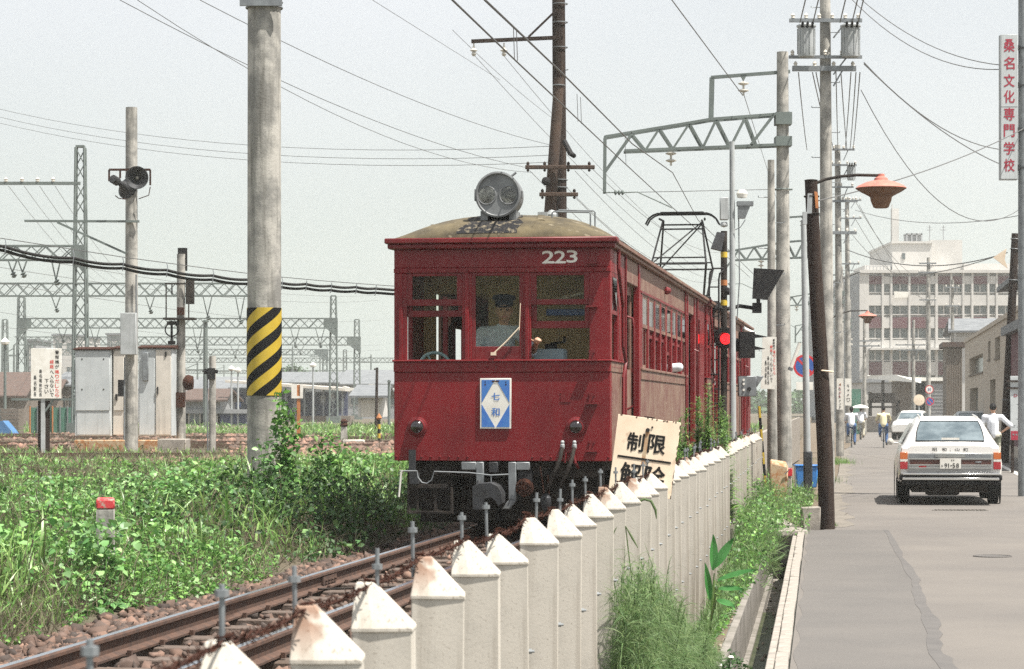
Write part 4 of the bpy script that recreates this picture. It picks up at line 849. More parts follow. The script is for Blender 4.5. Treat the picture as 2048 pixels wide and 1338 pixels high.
# ---------------- poles, gantries and signals ----------------
def pole(name, label, cat, x, Y, ytop, zb, d0, d1, m='pole', lean=(0, 0), group=None, xt=None, bolts=0):
    b0 = Vector((GX(x, Y), Y, zb)); zt = GZ(ytop, Y)-zb; top = Vector(((GX(xt, Y)-b0.x) if xt is not None else 0, 0, zt))
    t = thing(name, label, cat, b0, 0, group); mb = MB(); N_ = 8
    mb.tube([top*(k/N_) for k in range(N_+1)], [d0/2+(d1-d0)/2*k/N_ for k in range(N_+1)], 18); mb.build('shaft', m, t)
    if bolts:
        q = MB(); z = 2.6; k = 0
        while z < zt-.6:
            r = d0/2; s = 1 if k % 2 else -1; xx = top.x*z/zt; q.cyl((xx, 0, z), (xx+s*(r+.13), 0, z), .008, n=5); q.cyl((xx+s*(r+.13), 0, z-.0), (xx+s*(r+.13), 0, z+.03), .008, n=5); z += bolts; k += 1
        tag(q.build('step_bolts', 'galv', t), kind='stuff')
    return t
def insul(mb, p, d=1, s=1, n=2):
    for k in range(n): mb.lathe([(.02*s, 0), (.06*s, .02*s), (.065*s, .035*s), (.02*s, .055*s)], Vector(p)-Vector((0, 0, (.03+.10*k)*s)), (0, 0, -d), 12)
    mb.cyl(p, Vector(p)-Vector((0, 0, (.12*n+.06)*s)), .014*s, n=6)
# big striped concrete pole in front of the train, left
Y = 28; t = pole('concrete_pole', 'thick grey concrete pole with a yellow and black striped warning band', 'utility pole', 528.5, Y, -60, .15, .385, .37, bolts=0)
q = MB(); z0 = GZ(791, Y)-.15; z1 = GZ(616, Y)-.15; r = .1955; n = 72; mseg = 40; vs = []; fs = []
for j in range(mseg+1):
    for i in range(n): a = 2*PI*i/n; vs.append((r*math.cos(a), r*math.sin(a), z0+(z1-z0)*j/mseg))
q.add(vs, [(j*n+i, j*n+(i+1) % n, (j+1)*n+(i+1) % n, (j+1)*n+i) for j in range(mseg) for i in range(n)])
band = q.build('warning_band', 'yellow', t)
# black stripes as helical strips of sheet on the band
q = MB(); H_ = z1-z0; pitch = .262; slope = .245/ (PI*r)   # rise over arc length
ri = r+.0015
for k in range(-7, 8):
    zb_ = z0+k*pitch+.03; N_ = 96; prev = None
    for i in range(N_+1):
        a = PI+2*PI*i/N_-PI/2; arc = r*(2*PI*i/N_); lo = zb_+arc*slope*1.9; hi = lo+pitch*.49; lo_, hi_ = max(lo, z0), min(hi, z1)
        cur = ((ri*math.cos(a), ri*math.sin(a), lo_), (ri*math.cos(a), ri*math.sin(a), hi_)) if hi_ > lo_ else None
        if prev and cur: q.add([prev[0], cur[0], cur[1], prev[1]], [(0, 1, 2, 3)])
        prev = cur
q.build('black_stripes', 'ink', band)
q = MB(); q.ring((0, 0, GZ(16, Y)-.15), .20, .012, (0, 0, 1), 24, 6); q.ring((0, 0, GZ(5, Y)-.15), .20, .012, (0, 0, 1), 24, 6); q.box(-.25, .22, -.24, -.20, GZ(18, Y)-.15, GZ(2, Y)-.15); q.bar((-.2, -.22, GZ(10, Y)-.15), (-.05, -.22, GZ(-40, Y)-.15), .03); q.bar((.18, -.22, GZ(15, Y)-.15), (.0, -.22, GZ(-40, Y)-.15), .03); q.build('bracket_band', 'galv', t)
# loudspeaker pole
Y = 58; zb = .45; t = pole('loudspeaker_pole', 'weathered concrete pole carrying two horn loudspeakers and a side bracket arm', 'pole', 263, Y, 215, zb, .31, .27)
def L(x, y, dy=0, Y=58, x0=263): return Vector(((x-x0)*Y/F, dy, GZ(y, Y)-zb))
q = MB(); q.bar(L(221, 341, -.2), L(303, 341, -.2), .05); q.bar(L(221, 341, -.2), L(221, 364, -.2), .04); q.bar(L(303, 341, -.2), L(303, 372, -.2), .04); q.bar(L(243, 341, -.2), L(243, 358, -.2), .04); q.tube([L(232, 392, -.1), L(240, 398, -.18), L(255, 400, -.2)], .012); q.tube([L(303, 375, -.2), L(300, 392, -.2), L(280, 399, -.2)], .012); split(q, 'speaker_bracket', 'rust', t)
hn = [(.03, -.30), (.10, -.28), (.10, -.10), (.05, -.08), (.06, 0), (.10, .12), (.19, .24), (.265, .30), (.25, .30), (.17, .23), (.08, .12), (.03, .02), (0, .02)]
for lab, p, ax in (('front', L(279, 359, -.35), Vector((.12, -1, -.05))), ('side', L(244, 369, -.3), Vector((.45, .8, -.28)))):
    q = MB(); q.lathe(hn, p, ax, 28); s_ = q.build('horn_speaker', 'steel', t); q = MB(); q.lathe([(.04, .02), (.035, .10), (0, .14)], p, ax, 14); q.build('horn_throat', 'porc', s_)
q = MB(); q.bar(L(52, 443, -.18), L(281, 444, -.18), .07, .05); q.bar(L(118, 446, -.2), L(255, 508, -.2), .06, .05); q.build('side_arm', 'lattice', t)
q = MB(); q.box(L(246, 0).x, L(277, 0).x, -.42, -.16, L(0, 710).z, L(0, 627).z); q.build('meter_box', 'paleg', t, bevel=.01); q = MB(); q.tube([L(252, 715, -.2), L(251, 880, -.2)], .02); q.tube([L(275, 550, -.2), L(275, 627, -.2)], .02); split(q, 'conduit', 'galv', t)
# signal pole left
Y = 62; zb = .45; t = pole('signal_pole', 'stained concrete signal pole with black backing board beside the grey cabinets', 'signal', 362, Y, 508, zb, .24, .20)
def L(x, y, dy=0): return Vector(((x-362)*62/F, dy, GZ(y, 62)-zb))
q = MB(); q.box(L(354, 0).x, L(373, 0).x, -.0, .04, L(0, 541).z, L(0, 495).z); q.X = Matrix.Translation((0, .13, 0)); q.build('backing_board', 'black', t).location = (0, .13, 0)
q = MB(); q.box(L(372, 0).x, L(388, 0).x, -.06, .10, L(0, 608).z, L(0, 558).z); q.bar(L(332, 568, -.15), L(384, 568, -.15), .04); q.bar(L(334, 568, -.15), L(334, 637, -.15), .03); q.bar(L(379, 568, -.15), L(379, 637, -.15), .03); q.box(L(330, 0).x, L(392, 0).x, -.35, .15, L(0, 640).z, L(0, 636).z); q.bar(L(345, 568, -.1), L(345, 590, -.1), .03); q.build('platform_frame', 'soot', t)
q = MB(); q.box(L(356, 0).x, L(370, 0).x, -.18, -.10, L(0, 630).z, L(0, 615).z); q.build('plate', 'rust', t)
q = MB(); q.ring(L(345, 660, -.15), .16, .018, (0, 1, 0), 20, 6); q.lathe([(.0, -.06), (.09, -.05), (.10, .03), (0, .06)], L(345, 685, -.15), n=14); q.tube([L(345, 642, -.15), L(345, 685, -.15)], .03); q.box(L(336, 0).x, L(358, 0).x, -.2, -.05, L(0, 650).z, L(0, 643).z); q.build('signal_lamp', 'black', t)
q = MB(); q.box(L(352, 0).x, L(372, 0).x, -.32, -.13, L(0, 815).z, L(0, 785).z); q.lathe([(.16, -.12), (.2, 0), (.16, .12), (0, .13)], L(376, 765, .05), (1, 0, 0), 14); q.build('relay_case', 'rust', t)
for k, (x, yt, yb, Yp, wd) in enumerate(((425, 712, 890, 58, .16),)):
    t = pole('short_post', 'short pale concrete post with a black bracket clamped round it', 'post', x, Yp, yt, gzs(GX(x, Yp), Yp)-.05, wd, wd)
    zb = t.location.z; q = MB(); z = GZ(745, Yp)-zb; q.box(-.22, .13, -.14, -.08, z+.01, z+.04); q.box(-.10, .07, -.16, .10, z-.16, z+.10); q.box(-.18, -.10, -.13, -.11, z-.04, z+.08); q.box(.07, .14, -.13, -.11, z-.02, z+.06); q.build('clamp', 'black', t); q = MB(); q.tube([(-.11, -.08, z), (-.10, -.08, 0)], .02); q.build('conduit', 'galv', t)
# cabinets
Y = 61; zb = .42
def cab(name, label, x0, x1, yt, yb, Y, dep, ftop='cabg', side='cabw', rz=0, door=None, roofm='rust', slope=True):
    xc = (x0+x1)/2; t = thing(name, label, 'cabinet', (GX(xc, Y), Y, GZ(yb, Y)), rz); hw = (x1-x0)/2*Y/F; h = (yb-yt)*Y/F
    q = MB(); q.box(-hw, hw, 0, dep, 0, h); q.build('case', ftop, t, bevel=.01, smooth=False)
    q = MB(); q.hexa([(-hw-.05, -.07, h+.004), (hw+.05, -.07, h+.004), (hw+.05, dep+.05, h+.004), (-hw-.05, dep+.05, h+.004)], [(-hw-.05, -.07, h+.03), (hw+.05, -.07, h+.03), (hw+.05, dep+.05, h+.10), (-hw-.05, dep+.05, h+.10)]); q.build('roof_sheet', roofm, t, smooth=False)
    return t, hw, h
t, hw, h = cab('equipment_cabinet', 'wide pale grey equipment cabinet with two door panels, left of the loudspeaker pole', 150, 222, 700, 872, Y, .9)
q = MB(); q.box(-hw+.02, hw-.03, -.03, -.003, .62, h-.03); q.build('door', 'cabg', t, bevel=.006); q = MB(); q.box(-hw+.05, hw-.02, -.014, -.003, .03, .60); q.build('lower_panel', 'cabg', t, bevel=.006)
q = MB(); 
for x in (-.6, .6):
    for z in (.35, .85): q.cyl((x*hw, -.035, .62+(h-.62)*z), (x*hw, -.03, .62+(h-.62)*z), .02, n=8)
split(q, 'screw', 'soot', t)
t, hw, h = cab('equipment_cabinet', 'cream upright cabinet with handle, between the grey cabinet and the loudspeaker pole', 226, 250, 698, 870, Y+.15, .9, ftop='cabw')
q = MB(); q.box(-hw+.02, hw-.03, -.03, -.003, .60, h-.05); q.build('door', 'cabw', t, bevel=.006); q = MB(); q.box(-.08, -.03, -.06, -.03, .85, 1.0); q.box(-.02, .12, -.033, -.03, .95, 1.35); q.build('handle', 'black', t)
t, hw, h = cab('equipment_cabinet', 'tall white metal cabinet with handle, right of the loudspeaker pole', 277, 344, 697, 872, Y, .8)
q = MB(); q.box(.02, hw-.02, -.03, -.003, .03, h-.03); q.build('door', 'cabw', t, bevel=.006); q = MB(); q.box(-hw+.02, -.01, -.02, -.003, .03, h-.03); q.build('panel', 'cabg', t, bevel=.006); q = MB(); q.box(.05, .08, -.07, -.03, 1.02, 1.2); q.box(.24, .28, -.05, -.03, h-.2, h-.08); q.build('handle', 'black', t)
q = MB(); q.box(-.3, -.16, -.09, -.021, 1.35, h-.10)
q.build('meter_strip', 'galv', t, bevel=.01)
o = MB().box(GX(147, 60.5), GX(348, 60.5), 60.6, 62.2, .42, GZ(880, 60.5)).build('cabinet_plinth', 'ruststain', None, bevel=.02); tag(o, 'rust-stained concrete plinth beneath the row of equipment cabinets', 'plinth')
o = MB().box(GX(315, 59), GX(372, 59), 59, 59.8, .35, GZ(878, 59)).build('concrete_slab', 'kerb', None, bevel=.02); tag(o, 'pale concrete slab lying right of the cabinet plinth', 'concrete slab')
# warning notice left
Y = 57; t = thing('warning_notice', 'white notice board with vertical black and red Japanese lines on a pale post', 'sign board', (GX(86, Y), Y, .45)); s = Y/F; s
def N2(x, y): return ((x-86)*s, GZ(y, Y)-.45)
q = MB(); x0, z0 = N2(62, 797); x1, z1 = N2(123, 697); q.box(x0, x1, -.02, .0, z0, z1); q.build('plate', 'white', t, bevel=.004)
q = MB(); q.box(x0-.005, x0+.02, .003, .03, z0, z1); q.build('plate_edge', 'soot', t)
q = MB(); q.box(-.05, .04, .004, .07, 0, z1-.1); q.build('post', 'paleg', t); q = MB(); q.bar((x0-.45, .03, z0-.02), (x1+.32, .03, z0-.02), .05); q.bar((.04, .03, z0-.3), (.22, .03, z0-.04), .04); q.build('cross_rail', 'lattice', t)
q = MB(); q.box(-.13, -.05, .08, .16, 0, z0-.05); q.box(.04, .13, .08, .16, 0, z0-.05); q.build('timber_posts', 'wood', t)
def col(txt, x, y0, y1, wd): n = len(txt); return [(c_, N2(x, 0)[0], N2(0, y0+(y1-y0)*(k+.5)/n)[1], wd*s, (y1-y0)/n*.82*s) for k, c_ in enumerate(txt)]
letters('black_lettering', col('警報機が', 114.5, 700, 738, 8)+col('へ入らないで', 104, 740, 794, 8)+col('下さい', 93.5, 757, 788, 8)+col('桑名電務区長', 81.5, 738, 794, 6)+col('桑名駅長', 70.5, 750, 794, 6), 'ink', t, -.021, .02)
letters('red_lettering', col('鳴りだしたら', 114.5, 739, 795, 8)+col('線路', 104, 719, 738, 8), 'inkred', t, -.021, .02)
# red-topped boundary post in the weeds
Y = 18.7; zt = GZ(995, Y); t = thing('boundary_post', 'squat concrete boundary post with a worn red top standing in the weeds', 'marker post', (GX(211, Y), Y, 0), .15)
q = MB(); q.box(-.068, .068, -.068, .068, 0, zt-.085); q.build('shaft', 'pole', t, bevel=.008); q = MB(); q.hexa([(-.07, -.07, zt-.085), (.07, -.07, zt-.085), (.07, .07, zt-.085), (-.07, .07, zt-.085)], [(-.066, -.066, zt-.012), (.066, -.066, zt-.012), (.066, .066, zt), (-.066, .066, zt)]); M['redtop'] = mat('worn_red_top', (.45, .035, .04), (.33, .24, .2), sc=26, rough=.8, thr=(.5, .6)); q.build('red_top', 'redtop', t, bevel=.01)
# overhead line gantries of the big yard
def lattice(mb, p0, p1, h, d, nb, th=.05, dirn=Vector((0, 1, 0)), up=Vector((0, 0, 1)), X=True):
    p0, p1 = Vector(p0), Vector(p1)
    c = [(up*(h/2)+dirn*(d/2)), (up*(h/2)-dirn*(d/2)), (-up*(h/2)+dirn*(d/2)), (-up*(h/2)-dirn*(d/2))]
    for k in c: mb.bar(p0+k, p1+k, th)
    for i in range(nb):
        a = p0.lerp(p1, i/nb); b_ = p0.lerp(p1, (i+1)/nb)
        for s_ in (1, -1):
            o = dirn*(d/2*s_)
            mb.bar(a+up*h/2*(1 if i % 2 else -1)+o, b_+up*h/2*(-1 if i % 2 else 1)+o, th*.7)
            if X and s_ == 1: mb.bar(a+up*h/2*(-1 if i % 2 else 1)+o, b_+up*h/2*(1 if i % 2 else -1)+o, th*.6)
def mast(t, x, ytop, Y, zb, wb, wt, th=.06):
    q = MB(); z1 = GZ(ytop, Y); xx = GX(x, Y)-t.location.x; y_ = 0
    n = int((z1-zb)/(wb*1.15)); 
    def cn(z): k = z/(z1-zb); w_ = (wb*(1-k)+wt*k)/2; return [Vector((xx+a*w_, y_+b*w_, z)) for a, b in ((-1, -1), (1, -1), (1, 1), (-1, 1))]
    for i in range(4): q.bar(cn(0)[i], cn(z1-zb)[i], th)
    for j in range(n):
        z = (z1-zb)*j/n; z2 = (z1-zb)*(j+1)/n; A = cn(z); B = cn(z2)
        for i in range(4): k = (i+1) % 4; q.bar(A[i if j % 2 else k], B[k if j % 2 else i], th*.6)
    q.box(xx-wt/2, xx+wt/2, -wt/2, wt/2, z1-zb, z1-zb+.08); q.box(xx-wb*.8, xx+wb*.8, -wb*.8, wb*.8, 0, .7)
    q.build('lattice_mast', 'lattice', t)
def gantry(label, Y, xl, xr, yt, yb, masts, hang, gus=None, grp='overhead line gantries across the yard', zb=.3):
    t = thing('line_gantry', label, 'gantry', (GX((xl+xr)/2, Y), Y, zb), 0, grp); s = Y/F; x0 = GX(xl, Y)-t.location.x; x1 = GX(xr, Y)-t.location.x; zc = GZ((yt+yb)/2, Y)-zb; h = (yb-yt)*s
    q = MB(); nb = max(6, int((x1-x0)/(h*.95))); lattice(q, (x0, 0, zc), (x1, 0, zc), h, h*.9, nb, th=.05+Y*.00012); q.build('truss_beam', 'lattice', t)
    for m_ in masts: mast(t, m_[0], m_[1], Y, zb, m_[2]*s, m_[3]*s, th=.05+Y*.00015)
    if gus:
        for gx, sd_ in gus:
            q = MB(); xx = GX(gx, Y)-t.location.x; a = 45*s*.62; q.prism([(xx, zc-h*.55), (xx+sd_*a, zc-h*.55), (xx+sd_*a, zc+h*.55), (xx, zc+h*.55)] if sd_ > 0 else [(xx+sd_*a, zc-h*.55), (xx, zc-h*.55), (xx, zc+h*.55), (xx+sd_*a, zc+h*.55)], -.5*h, -.42*h); q.prism([(xx, zc-h*1.6), (xx+sd_*a*.8, zc-h*.6), (xx, zc-h*.6)] if sd_ > 0 else [(xx, zc-h*1.6), (xx, zc-h*.6), (xx+sd_*a*.8, zc-h*.6)], -.5*h, -.42*h); q.build('gusset_plate', 'lattice', t)
    q = MB()
    for hx, hy in hang:
        xx = GX(hx, Y)-t.location.x; zz = GZ(hy, Y)-zb; q.bar((xx-9*s, 0, zc-h/2), (xx, 0, zz), .05); q.bar((xx+9*s, 0, zc-h/2), (xx, 0, zz), .05); q.lathe([(.05, 0), (.13, .05), (.05, .1), (.13, .15), (.04, .22)], (xx, 0, zz), (.5, 0, -1), 8)
    if hang: split(q, 'hanger', 'lattice', t, 3)
    return t
gantry('nearest left truss gantry whose tall tapering mast stands behind the loudspeaker pole', 97, -60, 150, 492, 520, [(161, 295, 30, 17)], [(25, 545), (45, 545), (112, 560)], [(172, -1)])
gantry('long truss gantry directly behind the cable bundle, running behind the striped pole', 127, -40, 520, 567, 592, [(-60, 440, 26, 14), (530, 470, 24, 14)], [(112, 617), (415, 632), (480, 640), (300, 620)])
gantry('gantry with a pointed left mast behind the white notice and right mast at far right', 171, 36, 672, 637, 656, [(43, 595, 20, 12), (667, 593, 17, 10)], [(125, 680), (190, 690), (395, 700), (590, 690), (640, 690)], [(36, 1), (676, -1)])
gantry('gantry whose right mast stands furthest right of the yard masts', 224, 30, 716, 674, 690, [(714, 640, 13, 9), (10, 640, 13, 9)], [(400, 715), (470, 712), (600, 705), (660, 705)], [(722, -1)])
gantry('fifth gantry, seen small between the striped pole and the pointed masts', 280, 60, 655, 699, 710, [(650, 700, 10, 8), (60, 690, 10, 8)], [(420, 730), (520, 728)], [(657, -1)])
gantry('sixth and farther gantry low over the station roofs', 345, 100, 800, 716, 725, [(690, 700, 8, 6), (100, 700, 8, 6), (800, 700, 8, 6)], [])
gantry('most distant faint gantry low on the horizon of the yard', 430, 180, 860, 741, 747, [(860, 725, 6, 5), (300, 725, 6, 5)], [])
# insulated cross-arm reaching in from the left edge
Y = 97; t = thing('insulator_arm', 'horizontal steel arm with four white insulators reaching in from the left edge', 'cross arm', (GX(160, Y), Y-.5, GZ(369, Y)))
q = MB(); q.bar((-(170)*Y/F, 0, 0), (.1, 0, 0), .12); q.build('arm', 'lattice', t)
for x in (17, 49, 80, 111):
    q = MB(); xx = (x-160)*Y/F; q.lathe([(.03, .05), (.09, .08), (.05, .12), (.09, .16), (.05, .2), (.03, .24)], (xx, 0, 0), n=10); q.build('insulator', 'porc', t)
# small masts, lamp standards, sign posts of the yard
for x, Y, yt, yb, wd, m, nm, lab, cat in ((752, 120, 735, 832, .16, 'wood', 'black_post', 'slim black wooden post leaning in the green patch of the yard', 'post'), (10, 110, 690, 840, .14, 'lattice', 'lamp_standard', 'thin grey standard at the far left edge', 'post'),
        (626, 150, 735, 850, .13, 'paleg', 'lamp_standard', 'thin pale lamp standard right of the square white sign', 'lamp post'), (778, 130, 760, 840, .16, 'lattice', 'grey_post', 'grey steel post close against the left edge of the train', 'post'),
        (476, 150, 745, 835, .13, 'paleg', 'lamp_standard', 'right one of two pale lamp standards left of the striped pole', 'lamp post'), (463, 150, 742, 835, .13, 'paleg', 'lamp_standard', 'left one of two pale lamp standards left of the striped pole', 'lamp post'), (411, 140, 640, 850, .3, 'lattice', 'grey_mast', 'slender grey mast just left of the short concrete post', 'mast')):
    zb = .3; xx = GX(x, Y); t = thing(nm, lab, cat, (xx, Y, zb)); MB().cyl((0, 0, 0), (.05 if 'black' in nm else 0, 0, GZ(yt, Y)-zb), wd/2, wd/2*.8, 8).build('shaft', m, t)
    if 'lamp' in nm: MB().lathe([(.02, 0), (.18, .05), (.2, .15), (.05, .3), (0, .32)], (0, 0, GZ(yt, Y)-zb), n=10).build('lamp_head', 'white', t)
    else: MB().box(-wd*.6, wd*.6, -wd*.6, wd*.6, GZ(yt, Y)-zb-.12, GZ(yt, Y)-zb-.04).build('cap', m, t)
Y = 75; zb = .45; t = thing('track_sign', 'square white sign on a rusty orange post behind the weeds', 'sign board', (GX(597, Y), Y, zb)); z1 = GZ(768, Y)-zb
MB().box(-.05, .05, 0, .06, 0, z1-.02).build('post', 'orange', t); s = Y/F; MB().box(-14*s, -3.2*s, -.025, -.005, z1-.43, z1).box(3.2*s, 9*s, -.025, -.005, z1-.43, z1).box(-3.2*s, 3.2*s, -.02, -.006, z1-.43, z1-.36).build('plate', 'white', t)
Y = 75; t = thing('striped_marker', 'thin black and white banded marker post left of the train', 'marker post', (GX(758, Y), Y, .4))
for k in range(6): MB().cyl((0, 0, .14*k), (0, 0, .14*k+.14), .045, n=8).build('band', 'ink' if k % 2 else 'yellow', t)
MB().lathe([(.05, 0), (.09, .05), (.04, .14), (0, .2)], (0, 0, .84), n=8).build('cap', 'orange', t)
Y = 78; t = thing('concrete_stub', 'stubby concrete stake with a rusty cap in front of the green patch', 'marker post', (GX(688, Y), Y, .45)); MB().hexa([(-.11, -.1, 0), (.11, -.1, 0), (.11, .1, 0), (-.11, .1, 0)], [(-.09, -.08, .55), (.09, -.08, .55), (.09, .08, .55), (-.09, .08, .55)]).build('stake', 'pole', t, bevel=.01); MB().lathe([(.10, 0), (.13, .05), (.10, .12), (.12, .17), (.05, .24)], (0, 0, .55), n=8).build('rusty_cap', 'rust', t)
# thick twin cable slung across
M_ = MB(); pa, pb = P(-30, 492, 45), P(800, 577, 52); n = 60
hangx = [10, 146, 245, 333, 425, 507, 563, 611, 661, 711, 750]
cb = thing('cable_bundle', 'pair of thick black cables slung in shallow loops from a thin wire', 'cable', (0, 0, 0))
def yc(x): 
    base = np.interp(x, [0, 146, 245, 333, 425, 500, 563, 611, 661, 711, 785], [492, 516, 528, 540, 551, 558, 566, 568, 572, 574, 580]); return base
def ysag(x):
    for a, b_ in zip(hangx, hangx[1:]):
        if a <= x <= b_: u = (x-a)/(b_-a); return 4*u*(1-u)*(b_-a)*.045
    return 0
for off, yy in ((0, 0), (.05, 8)):
    pts = []
    for i in range(180):
        x = -25+i*(825/179); Yc = 45+(x/800)*7; pts.append(P(x, yc(max(0, x))-(0 if x > 0 else (-x)*.2)+ysag(x)+yy, Yc)+Vector((0, off, 0)))
    MB().tube(pts, .030, 6).build('black_cable', 'cable', cb)
pts = [P(x, np.interp(x, [0, 245, 425, 540, 650, 785], [476, 514, 538, 552, 562, 572]), 45+(x/800)*7) for x in np.linspace(-25, 800, 60)]; MB().tube(pts, .008, 5).build('carrier_wire', 'wire', cb)
q = MB()
for x in hangx: Yc = 45+(x/800)*7; ty = float(np.interp(x, [0, 245, 425, 540, 650, 785], [476, 514, 538, 552, 562, 572])); q.tube([P(x, ty, Yc), P(x+3, yc(x)-6, Yc)-Vector((0, .05, 0)), P(x+1, yc(x)+13, Yc)-Vector((0, .05, 0)), P(x-2, yc(x)+13, Yc)-Vector((0, -.1, 0))], .009, 4)
tag(q.build('cable_hangers', 'galv', cb), kind='stuff')
# wooden pole behind the train
Y = 52; zb = .3; t = pole('wooden_pole', 'tall dark tarred wooden pole with a brown strut pole strapped to it behind the train', 'utility pole', 1123, Y, -30, zb, .31, .27, 'wood', xt=1117)
def L(x, y, dy=0, Y=52, x0=1123): return Vector(((x-x0)*Y/F, dy, GZ(y, Y)-zb))
MB().tube([L(1094, 640, -.35), L(1099, 435, -.33), L(1118, 160, -.26)], [.13, .125, .105], 14).build('strut_pole', 'wood2', t)
q = MB()
for y in (8, 45, 95, 360, 375): q.ring(L(1120, y), .155, .012, (0, 0, 1), 18, 5)
q.ring(L(1117, 174, -.26), .12, .014, (0, 0, 1), 16, 5); split(q, 'steel_strap', 'galv', t)
for x0, x1, y, dz in ((1050, 1188, 339, -.5), (1078, 1155, 393, -.5)):
    a = MB(); a.box(L(x0, 0).x, L(x1, 0).x, dz-.05, dz+.05, L(0, y+3.8).z, L(0, y-3.8).z); ca = a.build('cross_arm', 'wood2', t, bevel=.01)
    q = MB(); 
    for k in (.04, .28, .62, .92) if x0 == 1050 else (.08, .9): xx = L(x0+(x1-x0)*k, 0).x; q.lathe([(.012, .04), (.032, .05), (.032, .09), (.015, .11), (0, .12)], (xx, dz, L(0, y).z), n=10); q.lathe([(.012, .04), (.035, .06), (.015, .09), (0, .10)], (xx, dz, L(0, y).z), (0, 0, -1), 10)
    split(q, 'insulator', 'wood', ca)
q = MB(); q.bar(L(943, 87, -.3), L(1125, 79, -.3), .10, .07); q.bar(L(1057, 78, -.3), L(1115, 22, -.3), .05, .04); q.build('bracket_arm', 'wood', t)
for x in (948, 1008):
    q = MB(); p = L(x, 90, -.3); q.tube([p, p-Vector((0, 0, .09))], .015); q.lathe([(.02, 0), (.03, .05), (.075, .09), (.07, .11), (.03, .12), (.05, .17), (.03, .21), (0, .22)], p-Vector((0, 0, .06)), (0, 0, -1), 14); q.build('insulator', 'porc', t)
q = MB(); q.tube([L(1128, 285, -.3), L(1140, 312, -.5), L(1147, 318, -.6)], [.05, .06, .05], 8); q.lathe([(.06, 0), (.09, .04), (0, .08)], L(1091, 367, -.5), (0, -1, 0), 12); q.tube([L(1120, 158, -.3), L(1128, 145, -.3), L(1136, 143, -.3)], .01); split(q, 'cable_box', 'black', t)
# cantilever truss masts over the track, repeated into the distance
Y = 46; zb = .1; xp = 1566; t = thing('catenary_mast', 'nearest concrete mast with a steel truss arm reaching over the train', 'catenary mast', (GX(xp, Y), Y, zb), 0, 'catenary masts along the narrow gauge track')
def L(x, y, dy=0): return Vector(((x-1566)*46/F, dy, GZ(y, 46)-zb))
MB().tube([Vector((.03, 0, 0)), L(1566, 600), L(1565, 104)], [.145, .13, .105], 20).build('shaft', 'pole', t)
q = MB(); top = [(1210, 275), (1240, 270), (1380, 247), (1420, 240), (1578, 228)]; bot = [(1248, 303), (1578, 290)]
for d in (-.14, .14):
    for a, b_ in zip(top, top[1:]): q.bar(L(*a, d), L(*b_, d), .055, .05)
    q.bar(L(*bot[0], d), L(*bot[1], d), .055, .05); q.bar(L(1210, 275, d), L(1209, 386, d), .06, .05); q.bar(L(1209, 345, d), L(1264, 268, d), .055, .05)
    zz = [(1240, 303), (1262, 268), (1290, 302), (1318, 258), (1345, 299), (1378, 248), (1405, 297), (1432, 240), (1460, 296), (1490, 236), (1512, 294)]
    for a, b_ in zip(zz, zz[1:]): q.bar(L(*a, d), L(*b_, d), .045, .04)
    q.bar(L(1500, 292, d), L(1545, 233, d), .055, .05)
for a in ((1210, 275), (1264, 268), (1380, 247), (1500, 292), (1545, 233), (1405, 297)): q.bar(L(*a, -.14), L(*a, .14), .04)
q.build('truss_arm', 'lattice', t)
q = MB(); q.box(-.15, .15, -.17, .17, L(0, 250).z, L(0, 226).z); q.box(-.15, .15, -.17, .17, L(0, 293).z, L(0, 274).z); q.ring(L(1566, 379), .14, .015, (0, 0, 1)); q.bar(L(1548, 379), L(1585, 379), .03); split(q, 'clamp', 'lattice', t)
q = MB(); q.bar(L(1422, 155), L(1580, 143), .06); q.bar(L(1424, 155), L(1422, 240), .06, .09); q.prism([(L(1480, 0).x, L(0, 150).z), (L(1494, 0).x, L(0, 149).z), (L(1487, 0).x, L(0, 163).z)], -.03, .03); q.build('feeder_arm', 'lattice', t)
def disc_ins(p, m='porc', s=1.0):
    q = MB(); 
    for k in range(2): q.lathe([(.02*s, 0), (.10*s, .03*s), (.10*s, .045*s), (.03*s, .07*s)], Vector(p)-Vector((0, 0, k*.13*s)), (0, 0, -1), 16)
    q.cyl(p, Vector(p)-Vector((0, 0, .26*s)), .02*s, n=8); return q.build('disc_insulator', m, t)
disc_ins(L(1487, 163)); disc_ins(L(1342, 303))
q = MB()
for k in range(3): q.lathe([(.015, 0), (.05, .02), (.05, .035), (.015, .06)], L(1228+k*7, 385), (1, 0, 0), 10)
q.tube([L(1209, 385), L(1252, 385)], .012); q.tube([L(1252, 385), L(1275, 384), L(1345, 416)], .012); q.build('pull_off_rod', 'lattice', t)
for k, (Yk, lab) in enumerate(((80, 'second catenary mast along the track, mostly behind the leaning pole'), (116, 'third catenary mast along the track'), (152, 'fourth and smallest catenary mast along the track'))):
    dup(t, loc=(XT(Yk)+1.93, Yk, zb), label=lab)
# concrete pole with step bolts and the vertical notice
Y = 44; t = pole('concrete_pole', 'slim concrete pole with step bolts carrying a tall white notice by the fence end', 'utility pole', 1545, Y, 320, .0, .19, .12, xt=1542, bolts=.45)
s = Y/F; q = MB(); nx = -11*s; q.X = Matrix.Translation((nx, -.14, GZ(778, Y))) @ Matrix.Rotation(R(2), 4, 'Y'); q.box(-14*s, 14*s, 0, .015, 0, 104*s); q.build('notice_plate', 'white', t)
def N3(x, y): return ((x-1545)*s, GZ(y, Y))
def col3(txt, x, y0, y1, wd): n = len(txt); return [(c_, N3(x, 0)[0], N3(0, y0+(y1-y0)*(k+.5)/n)[1], wd*s, (y1-y0)/n*.8*s) for k, c_ in enumerate(txt)]
letters('black_lettering', col3('警報機が', 1546, 678, 700, 4.5)+col3('へ入らないで', 1541, 703, 765, 5)+col3('桑名電務区長', 1535, 712, 770, 4)+col3('桑名駅長', 1530, 720, 770, 4), 'ink', t, -.142, .02)
